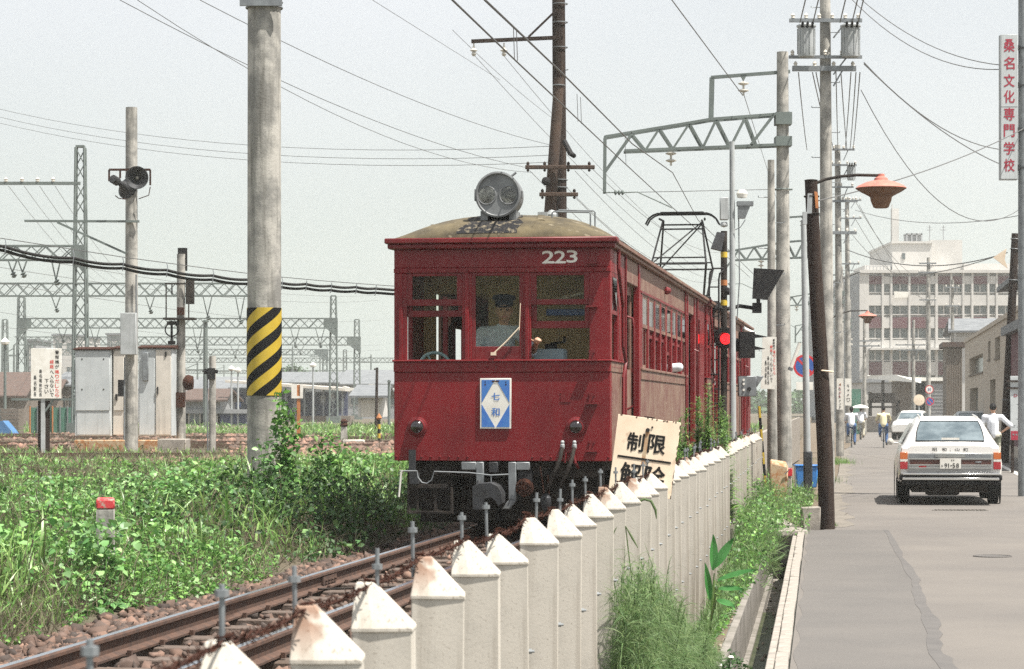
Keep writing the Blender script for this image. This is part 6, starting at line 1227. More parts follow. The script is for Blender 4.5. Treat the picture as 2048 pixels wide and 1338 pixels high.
# ---------------- vehicles ----------------
M['carwin'] = mat('car_window', (.06, .085, .10), (.16, .20, .22), sc=2.2, rough=.06, thr=(.4, .62), coat=.5)
def loft(mb, secs, mi=0):
    n = len(secs[0][1]); vs = []
    for y, pr in secs: vs += [(x, y, z) for x, z in pr]+[(-x, y, z) for x, z in reversed(pr)]
    m = 2*n; fs = [(i*m+j, i*m+(j+1) % m, (i+1)*m+(j+1) % m, (i+1)*m+j) for i in range(len(secs)-1) for j in range(m)]
    fs += [tuple(range(m)), tuple((len(secs)-1)*m+k for k in range(m))]; mb.add(vs, fs, mi)
def station_wagon(label, loc, rz, body='carwhite', hatch=True, detail=True, name='parked_car', cat='car'):
    t = thing(name, label, cat, loc, rz)
    def sec(wb, zb, belt, bw, rw, rzz): return [(0.001, zb), (wb*.93, zb), (wb, zb+.10), (wb+.012, .68), (bw, belt), (rw, rzz-.05), (rw*.9, rzz-.012), (0.001, rzz)]
    b = MB(); loft(b, [(-.02, sec(.80, .42, .93, .78, .70, .975)), (.05, sec(.825, .38, .955, .785, .70, 1.03)), (.30, sec(.84, .33, .96, .785, .62, 1.19)), (.62, sec(.84, .33, .96, .785, .55, 1.385)), (.85, sec(.845, .32, .955, .785, .545, 1.43)), (1.6, sec(.845, .30, .95, .785, .555, 1.455)), (2.3, sec(.845, .30, .95, .785, .55, 1.43)),
        (2.62, sec(.845, .30, .95, .785, .53, 1.37)), (3.2, sec(.84, .30, .92, .77, .66, .985)), (3.9, sec(.82, .32, .87, .75, .66, .92)), (4.32, sec(.79, .36, .80, .73, .64, .84)), (4.42, sec(.74, .40, .74, .66, .58, .77))])
    b.build('body', body, t)
    def on(x, z, off=.006):     # a point on the sloping tailgate
        ys_ = [-.02, .05, .30, .62]; zs_ = [.975, 1.03, 1.19, 1.385]; y = float(np.interp(z, zs_, ys_)); return (x, y-off, z+off*.5)
    b = MB(); zz = [1.045, 1.12, 1.19, 1.28, 1.365]; hw = [.555, .545, .535, .51, .475]
    b.add([on(s_*h, z) for z, h in zip(zz, hw) for s_ in (-1, 1)], [(2*i, 2*i+1, 2*i+3, 2*i+2) for i in range(4)]); b.build('rear_window', 'carwin', t)
    b = MB(); e = [on(-h, z, .008) for z, h in zip(zz, hw)]; e2 = [on(h, z, .008) for z, h in zip(reversed(zz), reversed(hw))]; b.tube(e+e2+[e[0]], .009, 5); b.build('window_seal', 'black', t)
    for s_ in (-1, 1):
        for y0, y1 in ((.80, 1.35), (1.42, 2.05), (2.12, 2.78)):
            b = MB(); xb, xt = s_*.792, s_*.60; b.add([(xb, y0-.12 if y0 < 1 else y0, .985), (xb, y1+(.28 if y1 > 2.5 else 0), .985), (xt, y1-.12 if y1 > 2.5 else y1, 1.34), (xt, y0, 1.34)], [(0, 1, 2, 3)]); b.build('side_window', 'carwin', t)
    b = MB(); b.add([(-.60, 3.14, 1.03), (.60, 3.14, 1.03), (.50, 2.68, 1.35), (-.50, 2.68, 1.35)], [(0, 1, 2, 3)]); b.build('windscreen', 'carwin', t)
    for s_ in (-1, 1):
        for y in (.83, 3.42):
            q = MB(); x = s_*.73; q.lathe([(.17, -.085), (.285, -.085), (.305, -.06), (.308, .06), (.29, .085), (.17, .085)], (x, y, .305), (s_, 0, 0), 28); wl = q.build('tyre', 'tyre', t)
            q = MB(); q.lathe([(.0, .03), (.08, .05), (.17, .06), (.175, .08)], (x, y, .305), (s_, 0, 0), 20); q.build('hubcap', 'galv', wl)
            q = MB(); q.lathe([(.0, 0), (.345, 0), (.345, .004)], (s_*.845, y, .315), (s_, 0, 0), 28); q.build('wheel_arch', 'black', t)
    q = MB(); q.box(-.62, .62, .12, 4.2, .20, .34); q.box(-.35, .30, .05, .4, .22, .40); q.lathe([(.07, 0), (.09, .05), (.09, .5), (.07, .55)], (.15, .15, .24), (-1, 0, 0), 12); q.cyl((-.45, -.02, .25), (-.45, .4, .27), .022); q.box(-.66, .66, .75, .9, .24, .34); q.build('underbody', 'soot', t)
    if not detail: 
        q = MB(); q.box(-.80, .80, -.10, .03, .44, .55); q.build('bumper', 'chrome', t, bevel=.02); 
        for s_ in (-1, 1): q = MB(); q.box(min(s_*.6, s_*.78), max(s_*.6, s_*.78), -.04, .0, .62, .78); q.build('tail_light', 'lampred', t)
        return t
    y0 = -.028
    def rear(x0, x1, z0, z1, m, nm, dy=0, par=None, bev=.003): q = MB(); q.box(x0, x1, y0-dy-.012, .04, z0, z1); return q.build(nm, m, par or t, bevel=bev)
    rear(-.685, .685, .45, .845, 'carsilver', 'tail_panel', 0)
    rear(-.66, -.20, .765, .835, 'galv', 'vent_panel', .006); rear(.235, .66, .765, .835, 'galv', 'vent_panel', .006)
    rear(-.66, .66, .665, .738, 'woodgrain', 'dark_strip', .006)
    q = MB()
    for z in (.756, .655, .605): q.box(-.67, .67, y0-.026, y0-.012, z-.006, z+.006)
    q.box(-.25, .24, y0-.04, y0-.012, .825, .838); q.box(-.25, .24, y0-.04, y0-.012, .795, .808); q.build('chrome_trim', 'chrome', t)
    for s_ in (-1, 1):
        a, c_ = sorted((s_*.695, s_*.815)); rear(a, c_, .585, .705, 'lampred', 'tail_light', .004); rear(a, c_, .708, .745, 'white', 'reversing_light', .004); rear(a, c_, .748, .86, 'lamporange', 'turn_signal', .004)
    rear(-.51, -.39, .615, .64, 'signred', 'badge', .008); rear(.40, .50, .69, .712, 'galv', 'badge', .012)
    q = MB(); q.box(-.17, .17, y0-.05, y0-.04, .595, .765); pl = q.build('number_plate', 'white', t); letters('plate_number', [('9', -.075, .645, .045, .075), ('1', -.030, .645, .012, .075), ('-', .012, .645, .03, .012), ('5', .055, .645, .045, .075), ('8', .115, .645, .045, .075), ('4', .02, .735, .022, .032), ('4', .05, .735, .022, .032), ('ね', -.135, .64, .03, .035)], 'ink', pl, y0-.051, .03)
    letters('tailgate_lettering', [('昭', -.255, .905, .075, .06), ('和', -.10, .905, .075, .06), ('、', .0, .885, .025, .02), ('山', .11, .905, .075, .055), ('町', .25, .90, .08, .055)], 'ink', t, -.032, .02)
    q = MB(); q.box(-.83, .83, -.17, .05, .40, .50); q.box(-.80, .80, -.14, .05, .33, .40); q.build('bumper', 'black', t, bevel=.02); q = MB(); q.box(-.78, .78, -.185, -.16, .49, .525); q.box(-.78, .78, -.185, -.17, .41, .455); q.build('bumper_chrome', 'chrome', t, bevel=.008)
    q = MB(); q.box(-.14, .15, .02, .03, 1.01, 1.045); q.X = None; o = q.build('paper_card', 'white', t); o.location = (0, .03, .055)
    q = MB(); q.lathe([(.0, 0), (.05, .02), (.06, .06), (.0, .08)], (-.93, 2.75, 1.0), (0, -1, 0), 16); q.tube([(-.80, 2.8, .97), (-.95, 2.76, 1.0)], .015); q.build('wing_mirror', 'white', t)
    q = MB(); q.tube([(-.47, .70, 1.435), (-.47, 2.3, 1.475)], .012); q.tube([(.47, .70, 1.435), (.47, 2.3, 1.475)], .012); q.build('roof_gutter', 'carwhite', t)
    return t
RA = math.atan(.1352)
station_wagon('white station wagon with silver tail panel and number plate 91-58 driving away on the road', (GX(1903, 41)-.02, 41, .004), -RA)
station_wagon('distant white car facing down the road, partly hidden behind the roof of the station wagon', (GX(1833, 128), 128, .004), R(165), detail=False)
station_wagon('far pale blue car glimpsed beside the standing man beyond the station wagon', (GX(1945, 100), 100, .004), -RA, body='paleg', detail=False)
def bicycle(label, loc, rz, scale=1):
    t = thing('bicycle', label, 'bicycle', loc, rz)
    for y in (0, 1.05):
        q = MB(); q.ring((0, y, .33), .315, .017, (1, 0, 0), 32, 6); wl = q.build('tyre', 'tyre', t); q = MB()
        for k in range(12): a = 2*PI*k/12; q.tube([(0, y, .33), (0, y+.30*math.cos(a), .33+.30*math.sin(a))], .003, 3)
        q.cyl((-.04, y, .33), (.04, y, .33), .02); q.build('spokes', 'chrome', wl)
        q = MB(); q.ring((0, y, .33), .35, .022, (1, 0, 0), 16, 4, a0=R(200) if y == 0 else R(180), a1=R(340)); q.build('mudguard', 'galv', t)
    q = MB(); T = lambda *p: q.tube(p, .016, 6)
    T((0, 0, .33), (0, .38, .28)); T((0, 0, .33), (0, .28, .72)); T((0, .38, .28), (0, .26, .78)); T((0, .38, .28), (0, .85, .66)); T((0, .27, .62), (0, .84, .80)); T((0, 1.05, .33), (0, .86, .66), (0, .82, .98)); q.build('frame', 'galv', t)
    q = MB(); q.tube([(-.27, .62, .98), (-.25, .75, 1.0), (0, .82, 1.0), (.25, .75, 1.0), (.27, .62, .98)], .013, 6); q.build('handlebar', 'chrome', t)
    q = MB(); q.lathe([(.0, -.03), (.10, 0), (.11, .04), (0, .06)], (0, .2, .80), n=14); q.build('saddle', 'black', t)
    q = MB(); q.box(-.07, .07, -.30, .12, .70, .72); q.tube([(-.06, 0, .33), (-.06, -.15, .70)], .007); q.tube([(.06, 0, .33), (.06, -.15, .70)], .007); q.box(-.04, .04, -.33, -.31, .58, .64); q.build('carrier', 'galv', t)
    q = MB(); q.tube([(-.09, .38, .28), (.09, .38, .28)], .012); q.tube([(.09, .38, .28), (.10, .38, .12)], .01); q.tube([(-.09, .38, .28), (-.10, .38, .44)], .01); q.box(.08, .17, .34, .43, .10, .12); q.box(-.17, -.08, .34, .43, .43, .45); q.build('pedals', 'black', t)
    return t
def rider(label, loc, rz, shirt, trousers, hair=0, arms=None):
    J = dict(pelvis=(0, .18, .92), chest=(0, .26, 1.20), neck=(0, .31, 1.38), head=(0, .34, 1.52), shl=(-.19, .28, 1.30), shr=(.19, .28, 1.30), ell=(-.27, .42, 1.10), wrl=(-.25, .60, 1.03), elr=(.27, .42, 1.10), wrr=(.25, .60, 1.03),
        hil=(-.09, .20, .88), hir=(.09, .20, .88), knl=(-.13, .58, .82), knr=(.13, .50, .60), anl=(-.13, .40, .50), anr=(.13, .36, .19))
    if arms: J.update(arms)
    return human(label, loc, rz, J, shirt, trousers, fwd=(0, 1, 0), hairlen=hair, voxel=.015)
RR = -math.atan(.13)
for (x, Y, labb, labr, sh, tr_, hr) in ((1703, 100, 'bicycle ridden by the leftmost cyclist in white', 'cyclist in white top and blue jeans riding away, leftmost of the three', 'shirt', 'jeans', .10), (1767, 99, 'bicycle ridden by the cyclist in the cream shirt', 'cyclist in cream shirt and blue jeans riding away in the middle of the road', 'creamshirt', 'jeans', 0), (1722, 124, 'farthest bicycle, under the cyclist with the parasol', 'cyclist holding a white parasol, farthest of the three', 'shirt', 'khaki', .06)):
    if sh == 'creamshirt' and sh not in M: M[sh] = mat('cream_shirt', (.68, .62, .40), (.6, .54, .36), sc=9, rough=.8)
    bicycle(labb, (GX(x, Y), Y, .004), RR+random.uniform(-.05, .05)); rider(labr, (GX(x, Y), Y, .004), RR, sh, tr_, hr, dict(ell=(-.22, .45, 1.22), wrl=(.0, .50, 1.42)) if Y > 110 else None)
o = thing('parasol', 'white parasol held up by the farthest cyclist', 'parasol', (GX(1723, 124), 124.45, 1.30)); q = MB(); q.lathe([(.44, .28), (.38, .34), (.25, .40), (.1, .435), (0, .445)], (0, 0, 0), n=10); q.build('canopy', 'white', o); MB().cyl((0, 0, 0), (0, 0, .46), .008, n=6).build('shaft', 'galv', o)
M['camo'] = mat('patterned_trousers', (.55, .52, .44), (.12, .13, .09), sc=7, rough=.9, thr=(.48, .52))
human('man in white shirt and patterned trousers, hand on hip, beyond the station wagon', (GX(1986, 60), 60, .004), RR, dict(pelvis=(0, 0, .95), chest=(0, .0, 1.24), neck=(0, .01, 1.44), head=(0, .02, 1.58), shl=(-.20, 0, 1.36), shr=(.20, 0, 1.36), ell=(-.27, .0, 1.12), wrl=(-.24, .18, .96), elr=(.42, -.06, 1.16), wrr=(.20, .04, 1.0),
    hil=(-.10, 0, .92), hir=(.10, 0, .92), knl=(-.11, .12, .50), knr=(.11, -.02, .50), anl=(-.11, .02, .08), anr=(.11, -.16, .10)), 'shirt', 'camo', fwd=(0, 1, 0), voxel=.015)

# ---------------- buildings ----------------
def bldg(name, label, x0, x1, yt, yb, Y, dep, wall='wallgrey', roof='tilegrey', peak=None, cat='building', rz=0, eave=.5):
    s = Y/F; t = thing(name, label, cat, (GX((x0+x1)/2, Y), Y, GZ(yb, Y)-.0), rz); hw = (x1-x0)/2*s; h = (yb-yt)*s
    MB().box(-hw, hw, 0, dep, 0, h).build('wall', wall, t, smooth=False)
    if peak is not None:
        ph = (yt-peak)*s; q = MB(); th = .12
        for a, b_ in ((0, 1), (1, 0)):
            y0, y1 = (-eave, dep/2) if a == 0 else (dep+eave, dep/2); q.hexa([(-hw-eave, y0, h-.1), (hw+eave, y0, h-.1), (hw+eave*.6, y1, h+ph-th), (-hw-eave*.6, y1, h+ph-th)], [(-hw-eave, y0, h-.1+th), (hw+eave, y0, h-.1+th), (hw+eave*.6, y1, h+ph), (-hw-eave*.6, y1, h+ph)])
        q.build('roof', roof, t, smooth=False)
        q = MB(); q.prism([(0.02, h), (dep-.02, h), (dep/2, h+ph-.15)], -hw+.02, hw-.02, plane='yz'); q.build('gable', wall, t, smooth=False)
    else: MB().box(-hw-.2, hw+.2, -.2, dep+.2, h+.002, h+.25).build('roof', roof, t, smooth=False)
    return t, hw, h
def wins(t, hw, h, rows, n, mw='bldgw', w_=.6, x0=None, x1=None, y=-.03):
    x0 = -hw if x0 is None else x0; x1 = hw if x1 is None else x1; cw = (x1-x0)/n
    for z0, z1 in rows:
        for k in range(n):
            a = x0+cw*(k+.5-w_/2); b_ = x0+cw*(k+.5+w_/2); f = MB(); f.box(a-.06, b_+.06, y, -.002, z0-.06, z0); f.box(a-.06, b_+.06, y, -.002, z1, z1+.06); f.box(a-.06, a, y, -.002, z0, z1); f.box(b_, b_+.06, y, -.002, z0, z1); f.box((a+b_)/2-.02, (a+b_)/2+.02, y, -.002, z0, z1)
            fo = f.build('window', 'cabw', t, smooth=False); MB().box(a, b_, y+.008, -.003, z0, z1).build('pane', mw, fo, smooth=False)
# the office block
Y = 267; s = Y/F; ob = thing('office_block', 'large cream office block with maroon panels, penthouse and chimney at the street end', 'building', (GX(1870, Y), Y, 0)); ox = ob.location.x
def OX(x): return GX(x, Y)-ox
def OZ(y): return GZ(y, Y)
MB().box(OX(1738), OX(2150), .6, 24, 0, OZ(545)).build('core_wall', 'bldg', ob, smooth=False)
bays = [(1738, 1764, 1), (1768, 1781, 0), (1785, 1817, 1), (1821, 1854, 1), (1858, 1871, 0), (1876, 1901, 1), (1905, 1925, 1), (1929, 1943, 0), (1947, 1975, 1), (1979, 1992, 0), (1996, 2028, 1), (2032, 2060, 1), (2064, 2077, 0), (2081, 2110, 1)]
q = MB(); q.box(OX(1719), OX(1738), .0, 24, 0, OZ(543))
for a, b_ in zip(bays, bays[1:]): q.box(OX(a[1]), OX(b_[0]), .0, .6, 0, OZ(546))
q.box(OX(2110), OX(2150), 0, .6, 0, OZ(546)); q.build('columns', 'bldg', ob, smooth=False)
q = MB(); q.box(OX(1719), OX(2150), -.25, 24, OZ(546)+.002, OZ(540)); q.build('parapet', 'bldg', ob, smooth=False)
rows = [(552, 586, 16), (612, 630, 0), (658, 678, 0), (701, 722, 0), (752, 775, 0)]
for (a, b_, wide) in bays:
    for (y0, y1, mp) in rows:
        if wide and mp: MB().box(OX(a), OX(b_), .10, .6, OZ(y0+mp), OZ(y0)).build('maroon_panel', 'bldgp', ob, smooth=False)
        elif mp: MB().box(OX(a), OX(b_), .10, .6, OZ(y0+mp), OZ(y0)).build('cream_panel', 'bldg', ob, smooth=False)
        yt_ = y0+mp; f = MB(); n = 2 if wide else 1; xa, xb = OX(a), OX(b_)
        for k in range(n+1): xx = xa+(xb-xa)*k/n; f.box(max(xa, xx-.05), min(xb, xx+.05), .30, .42, OZ(y1), OZ(yt_))
        f.box(xa, xb, .28, .30, OZ(y1), OZ(y1)+.12); fo = f.build('window', 'bldg', ob, smooth=False); MB().box(xa, xb, .44, .5, OZ(y1)+.01, OZ(yt_)-.01).build('pane', 'bldgw', fo, smooth=False)
    for y0, y1, mm in ((590, 611, 'bldg'), (634, 656, 'bldgp' if wide else 'bldg'), (680, 699, 'bldg'), (724, 750, 'bldgp' if wide else 'bldg')):
        MB().box(OX(a), OX(b_), .08, .6, OZ(y1), OZ(y0)).build('maroon_panel' if mm == 'bldgp' else 'cream_panel', mm, ob, smooth=False)
MB().box(OX(1738), OX(2110), -.9, .0, OZ(700), OZ(696)).build('ledge', 'bldg', ob, smooth=False)
# receding left flank
q = MB(); q.hexa([(OX(1700), 30, 0), (OX(1719), 0.02, 0), (OX(1719), 24, 0), (OX(1706), 40, 0)], [(OX(1700), 30, OZ(566)), (OX(1719), .02, OZ(547)), (OX(1719), 24, OZ(547)), (OX(1706), 40, OZ(560))]); q.build('side_wing', 'wallgrey', ob, smooth=False)
for yy in (575, 612, 650, 690):
    q = MB(); A = Vector((OX(1702.5), 26-.3, 0)); B = Vector((OX(1708.5), 16.6-.3, 0))
    q.hexa([A+Vector((0, 0, OZ(yy+22))), B+Vector((0, 0, OZ(yy+22))), B+Vector((.1, .1, OZ(yy+22))), A+Vector((.1, .1, OZ(yy+22)))], [A+Vector((0, 0, OZ(yy))), B+Vector((0, 0, OZ(yy))), B+Vector((.1, .1, OZ(yy))), A+Vector((.1, .1, OZ(yy)))]); q.build('side_window', 'bldgw', ob, smooth=False)
q = MB(); q.box(OX(1793), OX(1873), 3, 20, OZ(541), OZ(482)); q.box(OX(1873)+.02, OX(1938), 4, 18, OZ(541), OZ(475)); q.box(OX(1791), OX(1875), 2.8, 20.2, OZ(483), OZ(479)); ph_ = q.build('penthouse', 'bldg', ob, smooth=False); MB().box(OX(1813), OX(1819), 2.9, 3.02, OZ(515), OZ(503)).build('window', 'bldgw', ph_, smooth=False)
MB().box(OX(1807), OX(1821), 8, 9, OZ(480), OZ(405)).box(OX(1807.5), OX(1809), 8.3, 8.6, OZ(405), OZ(396)).build('chimney', 'bldg', ob, smooth=False)
q = MB(); q.box(OX(1831), OX(1862), 6, 8, OZ(479), OZ(463)); 
for k in range(4): q.box(OX(1831+10*k)-.08, OX(1831+10*k)+.08, 5.8, 5.98, OZ(480), OZ(459))
q.box(OX(1830), OX(1863), 5.8, 8.1, OZ(462), OZ(459)); q.build('roof_tank', 'wallgrey', ob, smooth=False)
q = MB(); 
for x in (1878, 1906): q.cyl((OX(x), 6, OZ(478)), (OX(x), 6, OZ(442)), .05, n=5); q.bar((OX(x-6), 6, OZ(452)), (OX(x+6), 6, OZ(452)), .06); q.bar((OX(x-4), 6, OZ(447)), (OX(x+4), 6, OZ(447)), .06)
for x in range(1738, 1790, 7): q.cyl((OX(x), 2, OZ(540)), (OX(x), 2, OZ(530)), .04, n=4)
q.bar((OX(1738), 2, OZ(530)), (OX(1790), 2, OZ(530)), .05); q.build('aerials_and_rail', 'wallgrey', ob, smooth=False)
MB().box(OX(1738), OX(1790), 3, 12, OZ(541), OZ(527)).box(OX(1938)+.02, OX(2060), 3, 12, OZ(541), OZ(524)).build('roof_block', 'bldg', ob, smooth=False)
o = MB().hexa([(OX(1788)+ox, Y-.4, OZ(596)), (OX(1815)+ox, Y-.4, OZ(595)), (OX(1815)+ox, Y-.3, OZ(595)), (OX(1788)+ox, Y-.3, OZ(596))], [(OX(1787)+ox, Y-.4, OZ(583)), (OX(1816)+ox, Y-.4, OZ(584)), (OX(1816)+ox, Y-.3, OZ(584)), (OX(1787)+ox, Y-.3, OZ(583))]).build('hung_sheet', 'white', None); tag(o, 'white sheet hung over the parapet of the office block', 'sheet')
# shed with white roof, shutter, wall in front
Y = 176; t, hw, h = bldg('shed', 'low shed with white roof edge and grey roller shutter at the street end', 1800, 1895, 762, 850, Y, 8, 'wallbrown', 'white', rz=-.08)
q = MB(); s_ = Y/F; xl = (1862-1847.5)*s_; q.box(xl, (1893-1847.5)*s_, -.05, -.003, 0, h-.2); 
for k in range(10): q.box(xl, (1893-1847.5)*s_, -.08, -.052, .12+k*.25, .12+k*.25+.10)
q.build('roller_shutter', 'shutter', t, smooth=False); MB().box((1832-1847.5)*s_, (1850-1847.5)*s_, -.04, -.003, 0, h-.1).build('doorway', 'ink', t, smooth=False)
t, hw, h = bldg('shed', 'pale shed with a bright slanting canopy roof left of the roller shutter', 1726, 1800, 765, 850, 186, 6, 'bldg', 'wallgrey')
o = MB().hexa([P(1735, 757, 180), P(1842, 766, 172), P(1842, 766, 176), P(1735, 757, 185)], [P(1735, 751, 180), P(1790, 749, 176), P(1842, 760, 176), P(1735, 750, 185)]).build('canopy_roof', 'white', None, smooth=False); tag(o, 'white bowed canopy sheet reaching out over the shed roofs', 'canopy')
o = MB().hexa([(GX(1690, 165), 165, 0), (GX(1832, 158), 158, 0), (GX(1832, 158), 158.3, 0), (GX(1690, 165), 165.3, 0)], [(GX(1690, 165), 165, 1.0), (GX(1832, 158), 158, 1.05), (GX(1832, 158), 158.3, 1.05), (GX(1690, 165), 165.3, 1.0)]).build('boundary_wall', 'kerb', None, smooth=False); tag(o, 'pale low wall across the end of the road behind the cyclists', 'wall')
t = thing('handcart_rack', 'dark rack of machinery parked behind the low wall', 'rack', (GX(1770, 168), 168, 0))
for k, (x0, x1, y0, y1) in enumerate(((1738, 1800, 800, 806), (1738, 1795, 812, 816), (1745, 1790, 786, 800), (1740, 1744, 784, 832), (1796, 1800, 800, 832), (1766, 1769, 760, 832))): s_ = 168/F; MB().box((x0-1770)*s_, (x1-1770)*s_, 0, .8, GZ(y1, 168), GZ(y0, 168)).build('bar', 'soot', t, smooth=False)
o = MB().box(GX(1698, 150), GX(1722, 150), 150, 150.1, 0, GZ(778, 150)).build('green_screen', 'netgreen', None); tag(o, 'green mesh screen standing left of the cyclists behind the poles', 'screen')
# beige two-storey building on the right; facade follows the road
def fx(Y_): return .1388*Y_+5.0
bb = thing('beige_building', 'beige stucco two-storey building with narrow deep windows at right', 'building', (fx(76), 76, 0), -math.atan(.1388)); cs = 1/math.cos(math.atan(.1388))
def along(x): k = (x-CX)/F; return (5.0/(k-.1388)-76)*cs          # image column -> distance along the facade
op = [(along(1966), along(1939), 3.05, 3.80), (along(1981), along(1976), 3.45, 4.15), (along(2000), along(1990), 3.40, 4.15), (along(1956), along(1940), 1.0, 2.45), (along(1991), along(1980), 1.1, 2.65)]
L0, L1_, HT = -14, along(1930), 4.62; q = MB()
cuts = sorted(set([L0, L1_]+[v for o_ in op for v in o_[:2]]))
for a, b_ in zip(cuts, cuts[1:]):
    m_ = (a+b_)/2; spans = sorted([(o_[2], o_[3]) for o_ in op if o_[0] < m_ < o_[1]]); z = 0
    for z0, z1 in spans: q.box(0, .35, a, b_, z, z0); z = z1
    q.box(0, .35, a, b_, z, HT)
q.box(.35, 8, L1_-.3, L1_, 0, HT); q.box(.35, 8, L0, L0+.3, 0, HT); q.box(-.06, .4, L0, L1_+.1, HT+.002, HT+.16)
q.build('wall', 'stucco', bb, smooth=False)
for o_ in op:
    f = MB(); a, b_, z0, z1 = o_; f.box(.24, .34, a+.002, b_-.002, z0+.002, z0+.08); f.box(-.05, .3, a-.05, b_+.05, z0-.07, z0-.002)
    fo = f.build('window', 'wallbrown', bb, smooth=False); MB().box(.28, .32, a+.01, b_-.01, z0+.09, z1-.01).build('pane', 'bldgw', fo, smooth=False)
q = MB(); q.box(.1, 7.5, L0, L1_-.1, HT+.17, HT+.2); q.build('flat_roof', 'tilegrey', bb, smooth=False)
q = MB()
for k in range(26):
    y_ = 22+k*.75; q.cyl((.5, y_, HT+.28), (2.6, y_, HT+.85), .12, n=8)
tag(q.build('roof_tiles', 'tile', bb), kind='stuff'); MB().hexa([(.3, 21.5, HT+.18), (2.8, 21.5, HT+.18), (2.8, 41, HT+.18), (.3, 41, HT+.18)], [(.3, 21.5, HT+.22), (2.8, 21.5, HT+.82), (2.8, 41, HT+.82), (.3, 41, HT+.22)]).build('tiled_slope', 'tile', bb, smooth=False)
t = thing('upper_house', 'house with dark projecting eaves rising behind the beige building', 'house', (fx(88)+1.6, 88, 4.8), -math.atan(.1388))
MB().box(0, 6, -22, 14, 0, 1.6).build('wall', 'stucco', t, smooth=False); MB().hexa([(-.9, -23, 1.55), (6.5, -23, 2.4), (6.5, 15.5, 2.4), (-.9, 15.5, 1.55)], [(-.9, -23, 1.75), (6.5, -23, 2.6), (6.5, 15.5, 2.6), (-.9, 15.5, 1.75)]).build('roof', 'tilegrey', t, smooth=False)
for k in range(5): f = MB(); f.box(-.05, -.002, -18+7*k, -16.2+7*k, .35, 1.35); fo = f.build('window', 'wallbrown', t, smooth=False); MB().box(-.06, -.051, -17.9+7*k, -16.3+7*k, .42, 1.28).build('pane', 'bldgw', fo, smooth=False)
t, hw, h = bldg('maroon_house', 'shadowed maroon-brown building at the right edge behind the dark pole', 2062, 2240, 652, 900, 64, 9, 'bldgp', 'tilegrey', rz=-RA)
t, hw, h = bldg('brown_building', 'narrow brown timber-clad building left of the beige one', 1893, 1924, 694, 850, 128, 5, 'wallbrown', 'tile', rz=-RA)
for k in range(9): MB().box(-hw+k*2*hw/9+.01, -hw+(k+1)*2*hw/9-.01, -.05, -.003, 0, h-.05-(k % 3)*.02).build('plank', 'wallbrown', t, smooth=False)
t, hw, h = bldg('grey_building', 'pale building with a blue-grey sloping roof between the office block and beige building', 1913, 1995, 662, 850, 150, 8, 'bldg', 'tilegrey', peak=632, rz=-RA)
# notice board at right edge
Y = 61; s = Y/F; t = thing('notice_board', 'large white notice board with red characters and a red bottom band at the right edge', 'sign board', (GX(2050, Y), Y, 0)); bz0, bz1 = GZ(880, Y), GZ(752, Y); bw_ = 29*s
MB().box(-bw_, bw_, 0, .05, bz0, GZ(775, Y)).box(-bw_, -4*s, .0, .05, GZ(775, Y)+.001, bz1).build('panel', 'cabg', t, bevel=.006); MB().box(-bw_+.01, bw_, -.008, -.001, bz0, GZ(862, Y)).build('red_band', 'inkred2', t)
letters('red_lettering', [('D', -19*s, GZ(791, Y), 7*s, 6*s), ('O', -8*s, GZ(791, Y), 7*s, 6*s), ('D', 3*s, GZ(791, Y), 7*s, 6*s)], 'inkred2', t, -.002, .04)
q = MB(); rq = random.Random(2)
for k in range(46): x = rq.uniform(-bw_+.05, bw_-.05); z = rq.uniform(GZ(855, Y), GZ(802, Y)); q.box(x-.035, x+.035, -.003, -.001, z-.008, z+.004)
for k in range(9): x = -bw_+.07+k*.075; q.box(x-.02, x+.02, -.011, -.0085, GZ(869, Y)-.02, GZ(869, Y)+.02)
tag(q.build('small_print', 'galv', t, smooth=False), kind='stuff'); MB().box(-bw_+.03, -bw_+.10, .06, .12, 0, bz1).box(0, .07, .06, .12, 0, bz1).build('posts', 'wood', t)
q = MB(); q.bar((-bw_-.1, -.02, GZ(762, Y)), (-4*s, -.02, GZ(762, Y)), .04); q.bar((-bw_-.1, -.02, GZ(776, Y)), (-4*s, -.02, GZ(776, Y)), .04); q.build('straps', 'wood', t)
